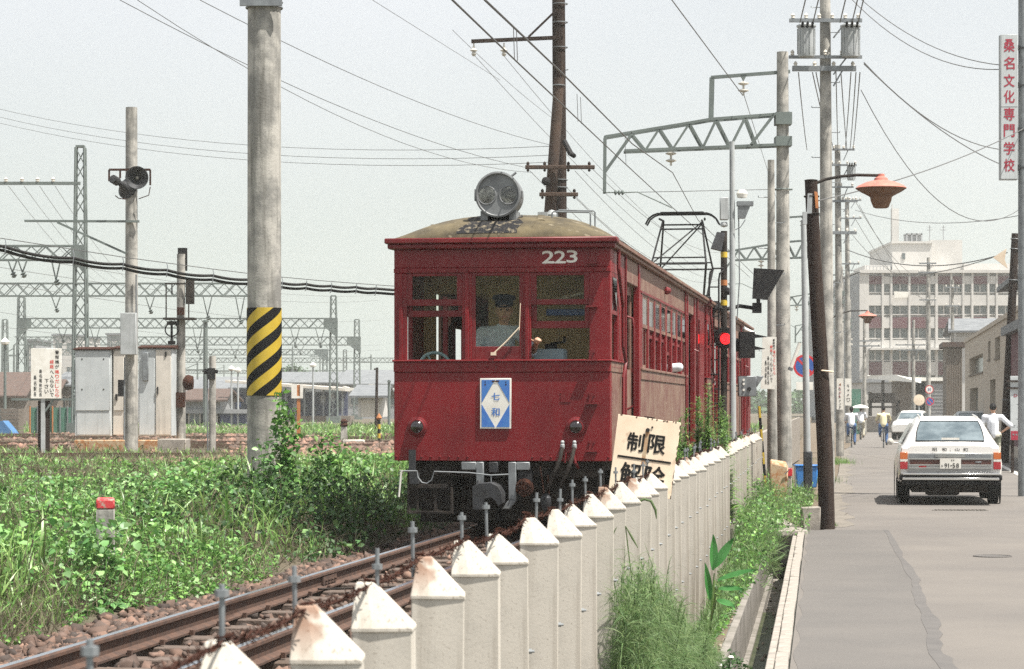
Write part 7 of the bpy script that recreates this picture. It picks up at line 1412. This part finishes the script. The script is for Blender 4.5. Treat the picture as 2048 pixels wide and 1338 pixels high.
# ---- the yard: houses, platform, sheds ----
bl = [('house', 'brown tile-roofed house at the far left edge of the yard', -60, 40, 792, 866, 150, 9, 'wallbrown', 'tile', 742), ('house', 'second brown-roofed house just right of the left mast', 44, 100, 800, 866, 165, 9, 'wallbrown', 'tile', 757),
      ('office_tower', 'pale tall office building faint behind the white notice', 106, 152, 672, 860, 340, 20, 'bldg', 'tilegrey', None), ('flat_block', 'small pale block left of the white notice', 50, 72, 682, 850, 300, 10, 'wallgrey', 'tilegrey', None), ('flat_block', 'small pale rooftop block seen above the grey cabinets', 214, 242, 670, 850, 330, 10, 'wallgrey', 'tilegrey', None),
      ('house', 'grey house with dark window between the notice and the cabinets', 118, 150, 770, 866, 170, 8, 'wallbrown', 'tilegrey', 742),
      ('shed', 'low dark-roofed shed left of the short concrete post', 372, 440, 800, 858, 150, 8, 'wallgrey', 'tile', 776), ('shed', 'bluish shed with pale wall behind the short concrete post', 385, 500, 785, 856, 190, 8, 'wallgrey', 'tilegrey', 758),
      ('garage', 'pale garage with grey gabled roof left of the train', 716, 764, 792, 834, 140, 8, 'bldg', 'tilegrey', 768), ('station_house', 'long grey-roofed station building beyond the striped pole', 560, 700, 765, 840, 265, 12, 'wallgrey', 'tilegrey', 742), ('station_house', 'long low grey-roofed building behind the right yard masts', 690, 800, 768, 840, 240, 12, 'wallgrey', 'tilegrey', 738),
      ('station_house', 'farther grey roof left of the striped pole', 380, 520, 772, 840, 300, 12, 'wallgrey', 'tilegrey', 752), ('house', 'grey-roofed house behind the grey equipment cabinets', 150, 260, 790, 866, 180, 8, 'wallgrey', 'tilegrey', 755), ('house', 'pale house behind the white metal cabinet', 270, 372, 795, 866, 190, 8, 'bldg', 'tile', 760)]
for nm, lab, x0, x1, yt, yb, Y, dep, wm, rm, pk in bl:
    t, hw, h = bldg(nm, lab, x0, x1, yt, yb, Y, dep, wm, rm, pk)
    if nm == 'garage': MB().box(-hw*.75, hw*.75, -.05, -.003, 0, h*.8).build('shutter_door', 'cabw', t, smooth=False); continue
    n = max(2, int(2*hw/2.6)); rows_ = [(h-2.0, h-.8)] if h < 5 else [(h-2.2-3.3*k, h-.9-3.3*k) for k in range(int(h/3.4))]
    wins(t, hw, h, rows_, min(n, 9))
# platform with canopy
Y = 185; s = Y/F; t = thing('station_platform', 'station platform with pale canopy edge over a dark glazed front, behind the striped pole', 'platform', (GX(570, Y), Y, .3))
def SX(x): return GX(x, Y)-GX(570, Y)
def SZ(y): return GZ(y, Y)-.3
q = MB(); q.hexa([(SX(450), 0, SZ(765)), (SX(690), 0, SZ(782)), (SX(690), 6, SZ(782)), (SX(450), 6, SZ(765))], [(SX(450), 0, SZ(760)), (SX(690), 0, SZ(776)), (SX(690), 6, SZ(774)), (SX(450), 6, SZ(758))]); q.build('canopy', 'cabw', t, smooth=False)
MB().box(SX(450), SX(690), 3, 3.2, SZ(836), SZ(783)).build('back_wall', 'navy', t, smooth=False); MB().box(SX(440), SX(700), .6, 5, 0, SZ(832)).build('platform_slab', 'wallbrown', t, smooth=False)
for k in range(13): x = 455+k*19; MB().box(SX(x)-.06, SX(x)+.06, .9, 1.0, SZ(832), SZ(775)).build('column', 'galv', t, smooth=False)
rq = random.Random(9)
for k in range(12): x = 460+k*19; w__ = 12*s/2; z = SZ(rq.uniform(795, 822)); MB().box(SX(x+9)-w__*.8, SX(x+9)+w__*.8, 2.9, 2.98, z-.25, z+.3).build('window', rq.choice(['bldgw', 'cabg', 'signblue', 'bldgw']), t, smooth=False)
Y = 150; t, hw, h = bldg('navy_wall', 'dark navy retaining wall low behind the short concrete post', 342, 492, 827, 852, Y, .6, 'navy', 'wallgrey', cat='wall')
o = MB(); 
for k in range(9): a = P(686+11*k, 772+4*math.sin(k*.9), 172); b_ = P(697+11*k, 772+4*math.sin((k+1)*.9), 172); o.hexa([a-Vector((0, 0, .2)), b_-Vector((0, 0, .2)), b_+Vector((0, 3, -.2)), a+Vector((0, 3, -.2))], [a, b_, b_+Vector((0, 3, 0)), a+Vector((0, 3, 0))])
tag(o.build('canopy_roof', 'white', None, smooth=False), 'wavy white canopy roof seen between the right yard masts and the train', 'canopy')
t = thing('net_fence', 'green netting fence left and right of the white notice post', 'fence', (GX(100, 100), 100, .45)); s = 100/F
for k in range(7): x = (60+k*15-100)*s; MB().cyl((x, 0, 0), (x, 0, GZ(812, 100)-.45), .03, n=6).build('post', 'galv' if k % 3 else 'orange', t)
MB().box((58-100)*s, (150-100)*s, .04, .05, .02, GZ(815, 100)-.45).build('net', 'netgreen', t, smooth=False)
o = MB().prism([(-.9, 0), (.55, 0), (.35, .3), (.05, .65), (-.3, .6), (-.9, .7)], -.5, .6).build('tarpaulin', 'tarp', None); o.location = (GX(8, 95), 95, .45); tag(o, 'blue tarpaulin heaped at the far left edge of the yard', 'tarpaulin')
t = thing('timber_stack', 'stack of dark timbers beside the blue tarpaulin', 'timber stack', (GX(24, 97), 97, .45))
for k in range(8): MB().box(-.35+.02*(k % 3), .35, -.5, .5, k*.14, k*.14+.12).build('timber', 'wallbrown', t, smooth=False)
for k in range(9):
    Y = 240+((k*5) % 9)*22; x = [28, 92, 200, 318, 395, 448, 585, 640, 742][k]; zt = GZ(690+((k*53) % 45), Y); t = thing('distant_mast', ['leftmost', 'second from left', 'third from left', 'fourth from left', 'fifth from left', 'fourth from right', 'third from right', 'second from right', 'rightmost'][k]+' of the thin hazy masts low over the far station roofs', 'mast', (GX(x, Y), Y, 0), 0, 'thin distant masts over the yard'); MB().cyl((0, 0, 0), (0, 0, zt), .14, .09, 6).build('shaft', 'lattice', t); w_ = 1.2+.5*(k % 3); MB().bar((-w_, 0, zt-1.0), (w_*.4, 0, zt-1.0), .14).bar((-w_, 0, zt-1.0), (0, 0, zt-.3), .08).build('bracket', 'lattice', t)
# yard rails that run across the view and edges of platforms
for k, (Ya, Yb, lab) in enumerate(((52.5, 53.2, 'nearest yard rail lying in the gravel behind the weeds'), (64, 66.5, 'second yard rail, passing below the white notice'), (69, 72, 'third yard rail, passing behind the cabinets'), (83, 88, 'fourth yard rail in the grass'), (92, 98, 'farthest yard rail below the green net'))):
    xa, xb = -.225*Ya, XT(Yb)-2.4 if k > 2 else (-.02*Yb if k else -1.5-5.6*0-.075*Yb); a = Vector((xa, Ya, gzs(xa, Ya)+.07)); b_ = Vector((xb, Yb, gzs(xb, Yb)+.07)); t = thing('yard_rail', lab, 'rail', a); q = MB(); q.bar((0, 0, .045), b_-a+Vector((0, 0, .045)), .06, .03); q.bar((0, 0, -.01), b_-a+Vector((0, 0, -.01)), .11, .08); q.build('rail', 'railside', t, smooth=False)
o = MB().hexa([(-12.3, 55, .3), (-3.6, 56, .3), (-3.6, 57.4, .3), (-12.3, 56.6, .3)], [(-12.3, 55, .56), (-3.6, 56, .57), (-3.6, 57.4, .57), (-12.3, 56.6, .56)]).build('concrete_kerb', 'kerb', None, bevel=.02); tag(o, 'long low grey concrete strip edging the yard behind the weeds', 'kerb')
o = MB().box(-.3, .3, 0, .3, 0, .16).build('cream_box', 'cabw', None, bevel=.02); o.location = (GX(707, 70), 70, gzs(GX(707, 70), 70)); tag(o, 'small cream concrete lid lying on the pink gravel left of the train', 'lid')

# ---------------- vegetation ----------------
leafV = [(0, 0, 0), (.34, .38, .10), (.20, .78, .02), (0, 1, -.14), (-.20, .78, .02), (-.34, .38, .10), (0, .42, 0)]
leafF = [(0, 1, 2, 6), (6, 2, 3, 4), (0, 6, 4, 5)]
heartV = [(0, 0, 0), (.46, .16, .10), (.42, .55, .06), (0, 1, -.16), (-.42, .55, .06), (-.46, .16, .10), (0, .45, -.02)]
def bladeT(w_=.03, droop=.5, n=4):
    v = []
    for i in range(n+1): t = i/n; ww = w_*(1-t**1.6)*.5+.0004; v += [(-ww, droop*t*t, t-.45*droop*t**3), (ww, droop*t*t, t-.45*droop*t**3)]
    return v, [(2*i, 2*i+1, 2*i+3, 2*i+2) for i in range(n)]
def leafscatter(name, pos, size, m, up=.8, tv=leafV, kind='stuff', parent=None, asp=1):
    n = len(pos); yaw = rng.uniform(0, 2*PI, n); pitch = rng.normal(-.25, up*.6, n); roll = rng.normal(0, up*.5, n); s_ = size*rng.uniform(.6, 1.35, n)
    o = scatter(name, tv, leafF, pos, rotm(yaw, pitch, roll), np.stack([s_*asp, s_, s_], -1), m, parent)
    if kind: o['kind'] = kind
    return o
def bladescatter(name, pos, length, m, w_=.03, lean=.3, droop=.55, parent=None):
    n = len(pos); bv, bf = bladeT(w_, droop); L_ = length*rng.uniform(.55, 1.3, n); o = scatter(name, bv, bf, pos, rotm(rng.uniform(0, 2*PI, n), rng.normal(0, lean, n), rng.normal(0, lean, n)), np.stack([np.clip(L_, .12, 9)*1.0, L_, L_], -1), m, parent); o['kind'] = 'stuff'; return o
def field(n, Y0, Y1, pw=1.6):
    Y = Y0+(Y1-Y0)*rng.random(n)**pw; xl = -.215*Y-.3; xr = XT(Y)-1.0; X = xl+(xr-xl)*rng.random(n); return X, Y
def canopy(X, Y):
    d = (XT(Y)-X)*math.cos(TA); H_ = .04+.28*vnoise(X, Y, .9, 11)*vnoise(X, Y, 3.1, 12)+.22*vnoise(X, Y, .30, 13)+.42*np.exp(-(((X+2.95)/.7)**2+((Y-17.7)/1.0)**2))
    edge = 1.55+.35*(vnoise(X, Y, 1.1, 14)-.5); k = smooth(edge-.15, edge+.75, d); H_ = H_*k
    tall = np.exp(-(((X+2.25)/1.3)**2+((Y-27.5)/2.8)**2)); H_ = H_+.40*tall*(.5+vnoise(X, Y, .5, 15)*.8)
    side_ = smooth(1.0, 1.5, d)*(1-smooth(2.2, 3.6, d))*smooth(22.5, 25, Y)*(1-smooth(36, 44, Y)); H_ = H_+.08*side_*(.5+.8*vnoise(X, Y, .6, 16))
    H_ = H_*(1-smooth(40, 50, Y)*.8); return H_, d, edge
def weeds():
    X, Y = field(170000, 10.5, 50); H_, d, edge = canopy(X, Y); dens = vnoise(X, Y, .45, 21)*.55+vnoise(X, Y, 1.7, 22)*.65
    keep = (d > edge) & (rng.random(len(X)) < np.clip((dens-.45-.12*smooth(26, 40, Y)*(X/Y < -.13))*3.2, .03, 1)) & (np.hypot(X+2.78, Y-28) > .22)
    X, Y, H_, d, dens = X[keep], Y[keep], H_[keep], d[keep], dens[keep]
    z = gz(X, Y)+H_*(1-rng.random(len(X))**1.3*.9)+.02; pos = np.stack([X, Y, z], -1); size = .030+.00135*(Y-10)
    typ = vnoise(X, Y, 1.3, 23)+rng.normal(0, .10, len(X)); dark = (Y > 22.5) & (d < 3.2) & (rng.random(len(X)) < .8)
    size = size*np.where((Y < 18) & (typ < .55), 1.45, 1.0); near = (typ < .58-.016*(Y-12)) & ~dark
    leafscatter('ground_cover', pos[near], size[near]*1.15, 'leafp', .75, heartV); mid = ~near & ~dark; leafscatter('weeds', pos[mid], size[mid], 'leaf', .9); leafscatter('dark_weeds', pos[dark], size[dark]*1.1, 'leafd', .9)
    X, Y = field(34000, 11, 50); H_, d, edge = canopy(X, Y); pt_ = vnoise(X, Y, .9, 31)*.6+vnoise(X, Y, 2.2, 32)*.55; keep = (d > edge+.1) & (rng.random(len(X)) < np.clip((pt_-.50+.14*smooth(14, 22, Y))*2.4, .02, 1)) & (np.hypot(X+2.78, Y-28) > .25)
    X, Y, H_ = X[keep], Y[keep], H_[keep]; pos = np.stack([X, Y, gz(X, Y)+H_*.25], -1); L_ = .09+H_*.7+.0018*Y
    k = rng.random(len(X)) < .13; bladescatter('grass', pos[~k], L_[~k], 'grass', .045); bladescatter('dry_grass', pos[k], L_[k]*1.1, 'dry', .025)
    # brown undergrowth and low yard grass
    X, Y = field(26000, 12, 52, 1.3); H_, d, edge = canopy(X, Y); keep = (d > edge) & (np.hypot(X+2.78, Y-28) > .25); X, Y, H_ = X[keep], Y[keep], H_[keep]; bladescatter('dry_stalks', np.stack([X, Y, gz(X, Y)], -1), .14+.2*rng.random(len(X))+H_*.3, 'dry', .022, .55)
    n = 26000; Y = 40+60*rng.random(n)**1.4; X = rng.uniform(-.225, -.02, n)*Y; keep = (X < XT(Y)-2.4) & (vnoise(X, Y, 3, 43)+.25*(X/Y < -.11) > .45); X, Y = X[keep], Y[keep]; bladescatter('yard_dry_grass', np.stack([X, Y, gz(X, Y)], -1), .12+.16*rng.random(len(X)), 'dry', .05, .6)
    n = 30000; Y = rng.uniform(52, 150, n); X = rng.uniform(-.22, .1, n)*Y; g_ = vnoise(X, Y, 6, 41)*.6+vnoise(X, Y, 15, 42)*.5; green = (X/Y > -.085) & (Y > 84); keep = (X < XT(Y)-2.2) & ((g_ > .60) | green) & ~((Y < 80) & (X/Y > -.09) & (rng.random(n) < .85)); X, Y = X[keep], Y[keep]; bladescatter('yard_grass', np.stack([X, Y, gz(X, Y)], -1), .14+.0022*Y*rng.random(len(X)), 'grass', .16, .5)
weeds()
px_ = np.stack([-2.93+rng.normal(0, .16, 260), 17.75+rng.normal(0, .22, 260), .45+.36*rng.random(260)], -1); leafscatter('post_weeds', px_, np.full(260, .05), 'leafp', .9, heartV)
X_ = rng.uniform(-6, -.5, 420); Y_ = rng.uniform(16, 34, 420); k_ = (XT(Y_)-X_ > 2.0); st_ = MB(); rq = random.Random(4)
for x, y in zip(X_[k_], Y_[k_]):
    x, y = float(x), float(y); z = gzs(x, y); h = rq.uniform(.3, .62); lx_, ly_ = rq.uniform(-.12, .12), rq.uniform(-.12, .12); st_.tube([(x, y, z), (x+lx_*.4, y+ly_*.4, z+h*.6), (x+lx_, y+ly_, z+h)], [.003, .0025, .002], 3); st_.tube([(x+lx_, y+ly_, z+h), (x+lx_*1.4+.01, y+ly_*1.2, z+h+.05), (x+lx_*1.9, y+ly_*1.5, z+h+.035)], [.002, .007, .002], 5)
tag(st_.build('seed_stalks', 'dry'), kind='stuff')
def bush(name, label, c, r, n, size, m='leaf', cat='shrub', stem=True):
    t = thing(name, label, cat, c); p = rng.normal(0, 1, (n, 3)); p /= np.linalg.norm(p, axis=1)[:, None]; lump = 1+.3*np.sin(p[:, 0]*5+1)*np.sin(p[:, 1]*6)*np.cos(p[:, 2]*4); p = p*(rng.random(n)**.4*lump)[:, None]*np.array(r); p[:, 2] += r[2]*.95; p = p[p[:, 2] > 0]
    leafscatter('foliage', p, np.full(len(p), size), m, 1.0, parent=t)
    if stem:
        q = MB()
        for k in range(4): a = k*1.7; q.tube([(0, 0, 0), (r[0]*.3*math.cos(a), r[1]*.3*math.sin(a), r[2]*.7), (r[0]*.5*math.cos(a), r[1]*.5*math.sin(a), r[2]*1.4)], [.02, .015, .008], 5)
        q.build('stem', 'wood2', t)
    return t
bush('roadside_bush', 'dense green bush at the foot of the brown timber building', (GX(1905, 112), 112, 0), (.75, .6, .42), 2600, .09, 'leaf')
bush('roof_weeds', 'tuft of green weeds growing on the tiled roof edge', (fx(97)+1.5, 97, 5.3), (.35, .5, .2), 300, .09, 'leafp', 'weeds', False)
# tall feathery plants between fence and train
def feather(label, x, Y, ytop, n_st, seed, spread=.16, m='grassg', zb=.25, broad=0):
    rq = random.Random(seed); X = GX(x, Y); t = thing('feathery_weed', label, 'plant', (X, Y, zb)); st = MB(); pos = []; rt = []; L_ = []
    for k in range(n_st):
        h = (GZ(ytop, Y)-zb)*rq.uniform(.55, 1.0); a = rq.uniform(0, 6.28); lean = rq.uniform(0, .16); p0 = Vector((rq.uniform(-spread, spread), rq.uniform(-spread, spread), 0)); top = p0+Vector((math.cos(a)*lean, math.sin(a)*lean, h)); st.tube([p0, p0.lerp(top, .5)+Vector((.01, 0, 0)), top], [.006, .005, .002], 4)
        for j in range(int(h*230)):
            f_ = rq.uniform(.15, 1); pos.append(p0.lerp(top, f_)); L_.append((.19*(1.15-f_)+.05)*rq.uniform(.7, 1.2))
    st.build('stem', 'grass', t); pos = np.array([tuple(p) for p in pos])
    if broad: leafscatter('leaves', pos[::3]+rng.normal(0, .05, pos[::3].shape), np.full(len(pos[::3]), broad), m, 1.0, parent=t); return t
    n = len(pos); bv, bf = bladeT(.13, .5, 3); L_ = np.array(L_)
    o = scatter('leaves', bv, bf, pos, rotm(rng.uniform(0, 6.28, n), rng.uniform(-1.25, -.5, n), rng.normal(0, .2, n)), L_, m, t); o['kind'] = 'stuff'; return t
feather('tallest feathery green weed rising against the train side right of the cream board', 1388, 26, 762, 9, 1, .16, 'grass'); feather('feathery weed with a pointed top left of the steel pole', 1424, 28.5, 790, 9, 2, .18, 'grass'); feather('lower feathery weed between the steel pole and the fence', 1443, 31, 818, 14, 3, .3, 'grass'); feather('short bluish feathery weed just right of the cream board', 1362, 23, 800, 8, 4, .14, 'grass'); feather('low feathery weed at the bend of the fence behind the wire', 1405, 26, 846, 20, 5, .3, 'grass')
feather('tall leafy weed standing right of the striped pole', 573, 26.6, 772, 6, 6, .10, 'leaf', broad=.075); feather('second leafy weed with seed tops between striped pole and train', 650, 27.5, 828, 7, 7, .16, 'leaf', broad=.065); feather('arching weed leaning in front of the foot of the striped pole', 508, 26.5, 868, 7, 8, .25, 'leafp', broad=.06); feather('tall thin weed standing between the striped pole and the train', 700, 28.5, 862, 6, 9, .25, 'leaf', broad=.06)
# big feathery clump in the foreground against the fence
def clump():
    P_ = []; L_ = []; q = MB(); rq = random.Random(12); lens = []
    for k in range(520):
        Y = 10.35+5.4*rq.random()**1.1; off = rq.uniform(.02, .12+.10*(Y-10.3)/5); hgt = (1.04-.19*(Y-11) if Y > 11 else .98)*rq.uniform(.55, 1.05); base = Vector((XF(Y)+off, Y, -.1)); a = rq.uniform(-.8, 1.9); out_ = rq.uniform(.03, .22)*(1 if Y < 13 else .8); top = base+Vector((abs(math.cos(a))*out_*.45, math.sin(a)*out_, max(.15, hgt)))
        mid = base.lerp(top, .5)+Vector((-.02, 0, .05)); q.tube([base, mid, top], [.003, .0025, .001], 3)
        for j in range(95): f_ = rq.uniform(.12, 1)**.8; p = base.lerp(mid, f_*2) if f_ < .5 else mid.lerp(top, f_*2-1); P_.append(tuple(p)); L_.append(rq.uniform(.05, .13))
    t = thing('feathery_clump', 'large soft feathery grass clump spilling over the foot of the fence in the foreground', 'grass clump', (0, 0, 0)); q.build('stems', 'grassg', t)['kind'] = 'stuff'
    P_ = np.array(P_); n = len(P_); bv, bf = bladeT(.028, .9, 4); o = scatter('leaves', bv, bf, P_, rotm(rng.uniform(0, 6.28, n), rng.normal(-.7, .6, n), rng.normal(0, .5, n)), np.stack([np.array(L_)*1.2, L_, L_], -1), 'grassg', t); o['kind'] = 'stuff'
clump()
# weeds on the verge along the far fence, over the slab, and at the pole foot
def verge():
    n = 17000; Y = rng.uniform(17.5, 44, n); off = rng.random(n)**1.4*np.where(Y < 31.5, np.clip(.10+(Y-17)*.022, .08, .42), 1.0); X = XF(Y)+.02+off; Hh = np.clip((Y-16)*.05, .06, .65)*(1-off*.5)*(.5+.7*vnoise(X, Y, .8, 51)); z = -.09+rng.random(n)*Hh; keep = (z < 1) & ~((Y > 31.5) & (off > .75)); pos = np.stack([X, Y, z], -1)[keep]
    h_ = len(pos)//2; leafscatter('verge_weeds', pos[:h_], np.full(h_, .045), 'leaf', .9); bladescatter('verge_grass', pos[h_:], np.full(len(pos)-h_, .13), 'grassg', .05, .45)
    for (x, y, r_, n, m) in ((1615, 1052, .22, 500, 'grassg'), (1668, 1052, .08, 120, 'grassg'), (1675, 925, .9, 900, 'grass'), (1590, 990, .7, 1500, 'grass'), (1640, 960, .8, 800, 'grassg')):
        X, Y = RP(x, y); p = rng.normal(0, r_*.5, (n, 2)); q_ = np.stack([X+p[:, 0]*.35, Y+p[:, 1]*2.5, np.full(n, -.04)], -1); bladescatter('tuft', q_, np.full(n, .10 if r_ < .3 else .20), m, .04, .2, .3)
    # hanging stems over the gutter
    n = 500; Y = rng.uniform(26, 31.5, n); X = XK(Y)-rng.uniform(.3, .55, n); bladescatter('overhanging_grass', np.stack([X, Y, rng.uniform(-.3, .15, n)], -1), np.full(n, .3), 'grassg', .03, 1.0)
verge()
t = thing('arum_plant', 'plant with four broad glossy green leaves growing beside the fence', 'plant', (XF(17.6)+.12, 17.6, .10)); t.scale = (.74, .74, .74)
def bigleaf(p0, d, L_, w_, up_):
    q = MB(); d = Vector(d).normalized(); sd_ = d.cross(Vector(up_)).normalized(); nn = sd_.cross(d); vs = []
    N_ = 8
    for i in range(N_+1):
        t_ = i/N_; ww = w_*math.sin(PI*min(1, t_*.96+.04))**.8*(1-t_*.25); c_ = Vector(p0)+d*L_*t_-nn*(.12*L_*t_*t_); vs += [c_-sd_*ww+nn*.02, c_, c_+sd_*ww+nn*.02]
    fs = []
    for i in range(N_): fs += [(3*i, 3*i+1, 3*i+4, 3*i+3), (3*i+1, 3*i+2, 3*i+5, 3*i+4)]
    q.add(vs, fs); q.build('leaf', 'bigleaf', t)
for p0, d, L_, w_, up_ in (((.03, 0, .48), (.06, -.1, 1), .34, .05, (.4, -1, 0)), ((.06, 0, .50), (.42, -.1, .75), .34, .055, (-.3, -1, .5)), ((.08, -.1, .38), (1, -.3, .42), .38, .05, (0, -.6, 1)), ((.08, -.15, .30), (.9, -.3, .1), .24, .05, (0, -.6, 1)), ((.06, -.2, .20), (.8, -.5, -.2), .2, .05, (0, -.6, 1)), ((.0, -.05, .2), (-.1, -.2, 1), .36, .04, (.3, -1, 0))): bigleaf(p0, d, L_, w_, up_)
q = MB()
for k in range(5): q.tube([(.02, 0, 0), (.03+.01*k, -.04*k, .25), (.05, -.05*k, .45-.06*k)], .006, 5)
q.build('stalks', 'grass', t)
t = thing('small_white_flowers', 'low clump of small white round flowers at the foot of the fence', 'flowers', (XF(15.9)+.12, 15.9, -.1)); rq = random.Random(8)
for k in range(9): x, y, z = rq.uniform(-.05, .2), rq.uniform(-.3, .3), rq.uniform(.05, .16); MB().lathe([(.006, 0), (.02, .008), (.012, .018), (0, .02)], (x, y, z), n=8).tube([(x, y, 0), (x, y, z)], .002, 3).build('flower', 'white', t)
p = np.stack([rng.uniform(-.08, .3, 420), rng.uniform(-.5, .5, 420), rng.uniform(0, .12, 420)], -1); leafscatter('leaves', p, np.full(420, .035), 'leafd', .8, parent=t)
# foxtail heads arching over the posts
for lab, pts_, r_ in (('drooping green foxtail head in front of the post tips below the board', [(1262, 1040), (1275, 1005), (1288, 998), (1302, 1002), (1311, 1020), (1313, 1038)], .008), ('leaning foxtail leaf left above the feathery clump', [(1212, 1098), (1222, 1075), (1233, 1055)], .006), ('leaning foxtail leaf right above the feathery clump', [(1251, 1052), (1264, 1075), (1276, 1096)], .006), ('small drooping foxtail head behind the seventh post tip', [(1200, 1010), (1206, 998), (1216, 996), (1224, 1012)], .006)):
    ps_ = [P(x, y, 11.3 if y > 1045 else 13) for x, y in pts_]; t = thing('foxtail_grass', lab, 'grass', ps_[0]); c0 = ps_[0]; ps_ = [p_-c0 for p_ in ps_]; MB().tube(ps_, [r_*.3]+[r_]*(len(ps_)-2)+[r_*.3], 6).build('seed_head', 'grassg', t)
    base = Vector((XF(c0.y+.2)+.06, c0.y+.2, -.1))-c0; MB().tube([base, (base+ps_[0])/2+Vector((.03, 0, .1)), ps_[0]], .0025, 4).build('stem', 'grass', t)
# far tree mass and wooded horizon
def trees(name, label, x0, x1, yt, yb, Y, n, size, m='leafd', kind=None):
    s_ = Y/F; cx_ = GX((x0+x1)/2, Y); t = thing(name, label, 'tree', (cx_, Y, 0)); hw = (x1-x0)/2*s_; zt = GZ(yt, Y); zb_ = GZ(yb, Y); p = rng.normal(0, .42, (n, 3))*np.array([hw, hw*.6, (zt-zb_)/2])+np.array([0, 0, (zt+zb_)/2]); leafscatter('crown', p, np.full(n, size), m, 1.1, parent=t); MB().cyl((0, 0, 0), (0, 0, zb_+1), .25, .12, 8).build('trunk', 'wood2', t)
trees('dark_tree', 'round hazy tree just right of the striped pole above the station roofs', 560, 606, 732, 765, 330, 1500, .35); trees('dark_tree', 'second faint tree between the striped pole and the pointed masts', 600, 640, 742, 768, 350, 1000, .35)
n = 16000; Y = rng.uniform(440, 470, n); X = rng.uniform(-130, 140, n); z = rng.random(n)*(3.4+2.5*vnoise(X, Y, 12, 61)); leafscatter('distant_woods', np.stack([X, Y, z], -1), np.full(n, 1.2), 'leafd', 1.1)

# ---------------- haze ----------------
hz = MB().box(-330, 330, -20, 640, -1.6, 40).build('haze', [], None, smooth=False); hz['kind'] = 'stuff'
hm = bpy.data.materials.new('haze_air'); hm.use_nodes = True; N = hm.node_tree.nodes; N.remove(N['Principled BSDF']); pv = N.new('ShaderNodeVolumePrincipled'); pv.inputs['Density'].default_value = .0005; pv.inputs['Color'].default_value = (.96, 1, .97, 1); pv.inputs['Anisotropy'].default_value = .2
hm.node_tree.links.new(pv.outputs[0], N['Material Output'].inputs['Volume']); hz.data.materials.append(hm); hz.display_type = 'WIRE'
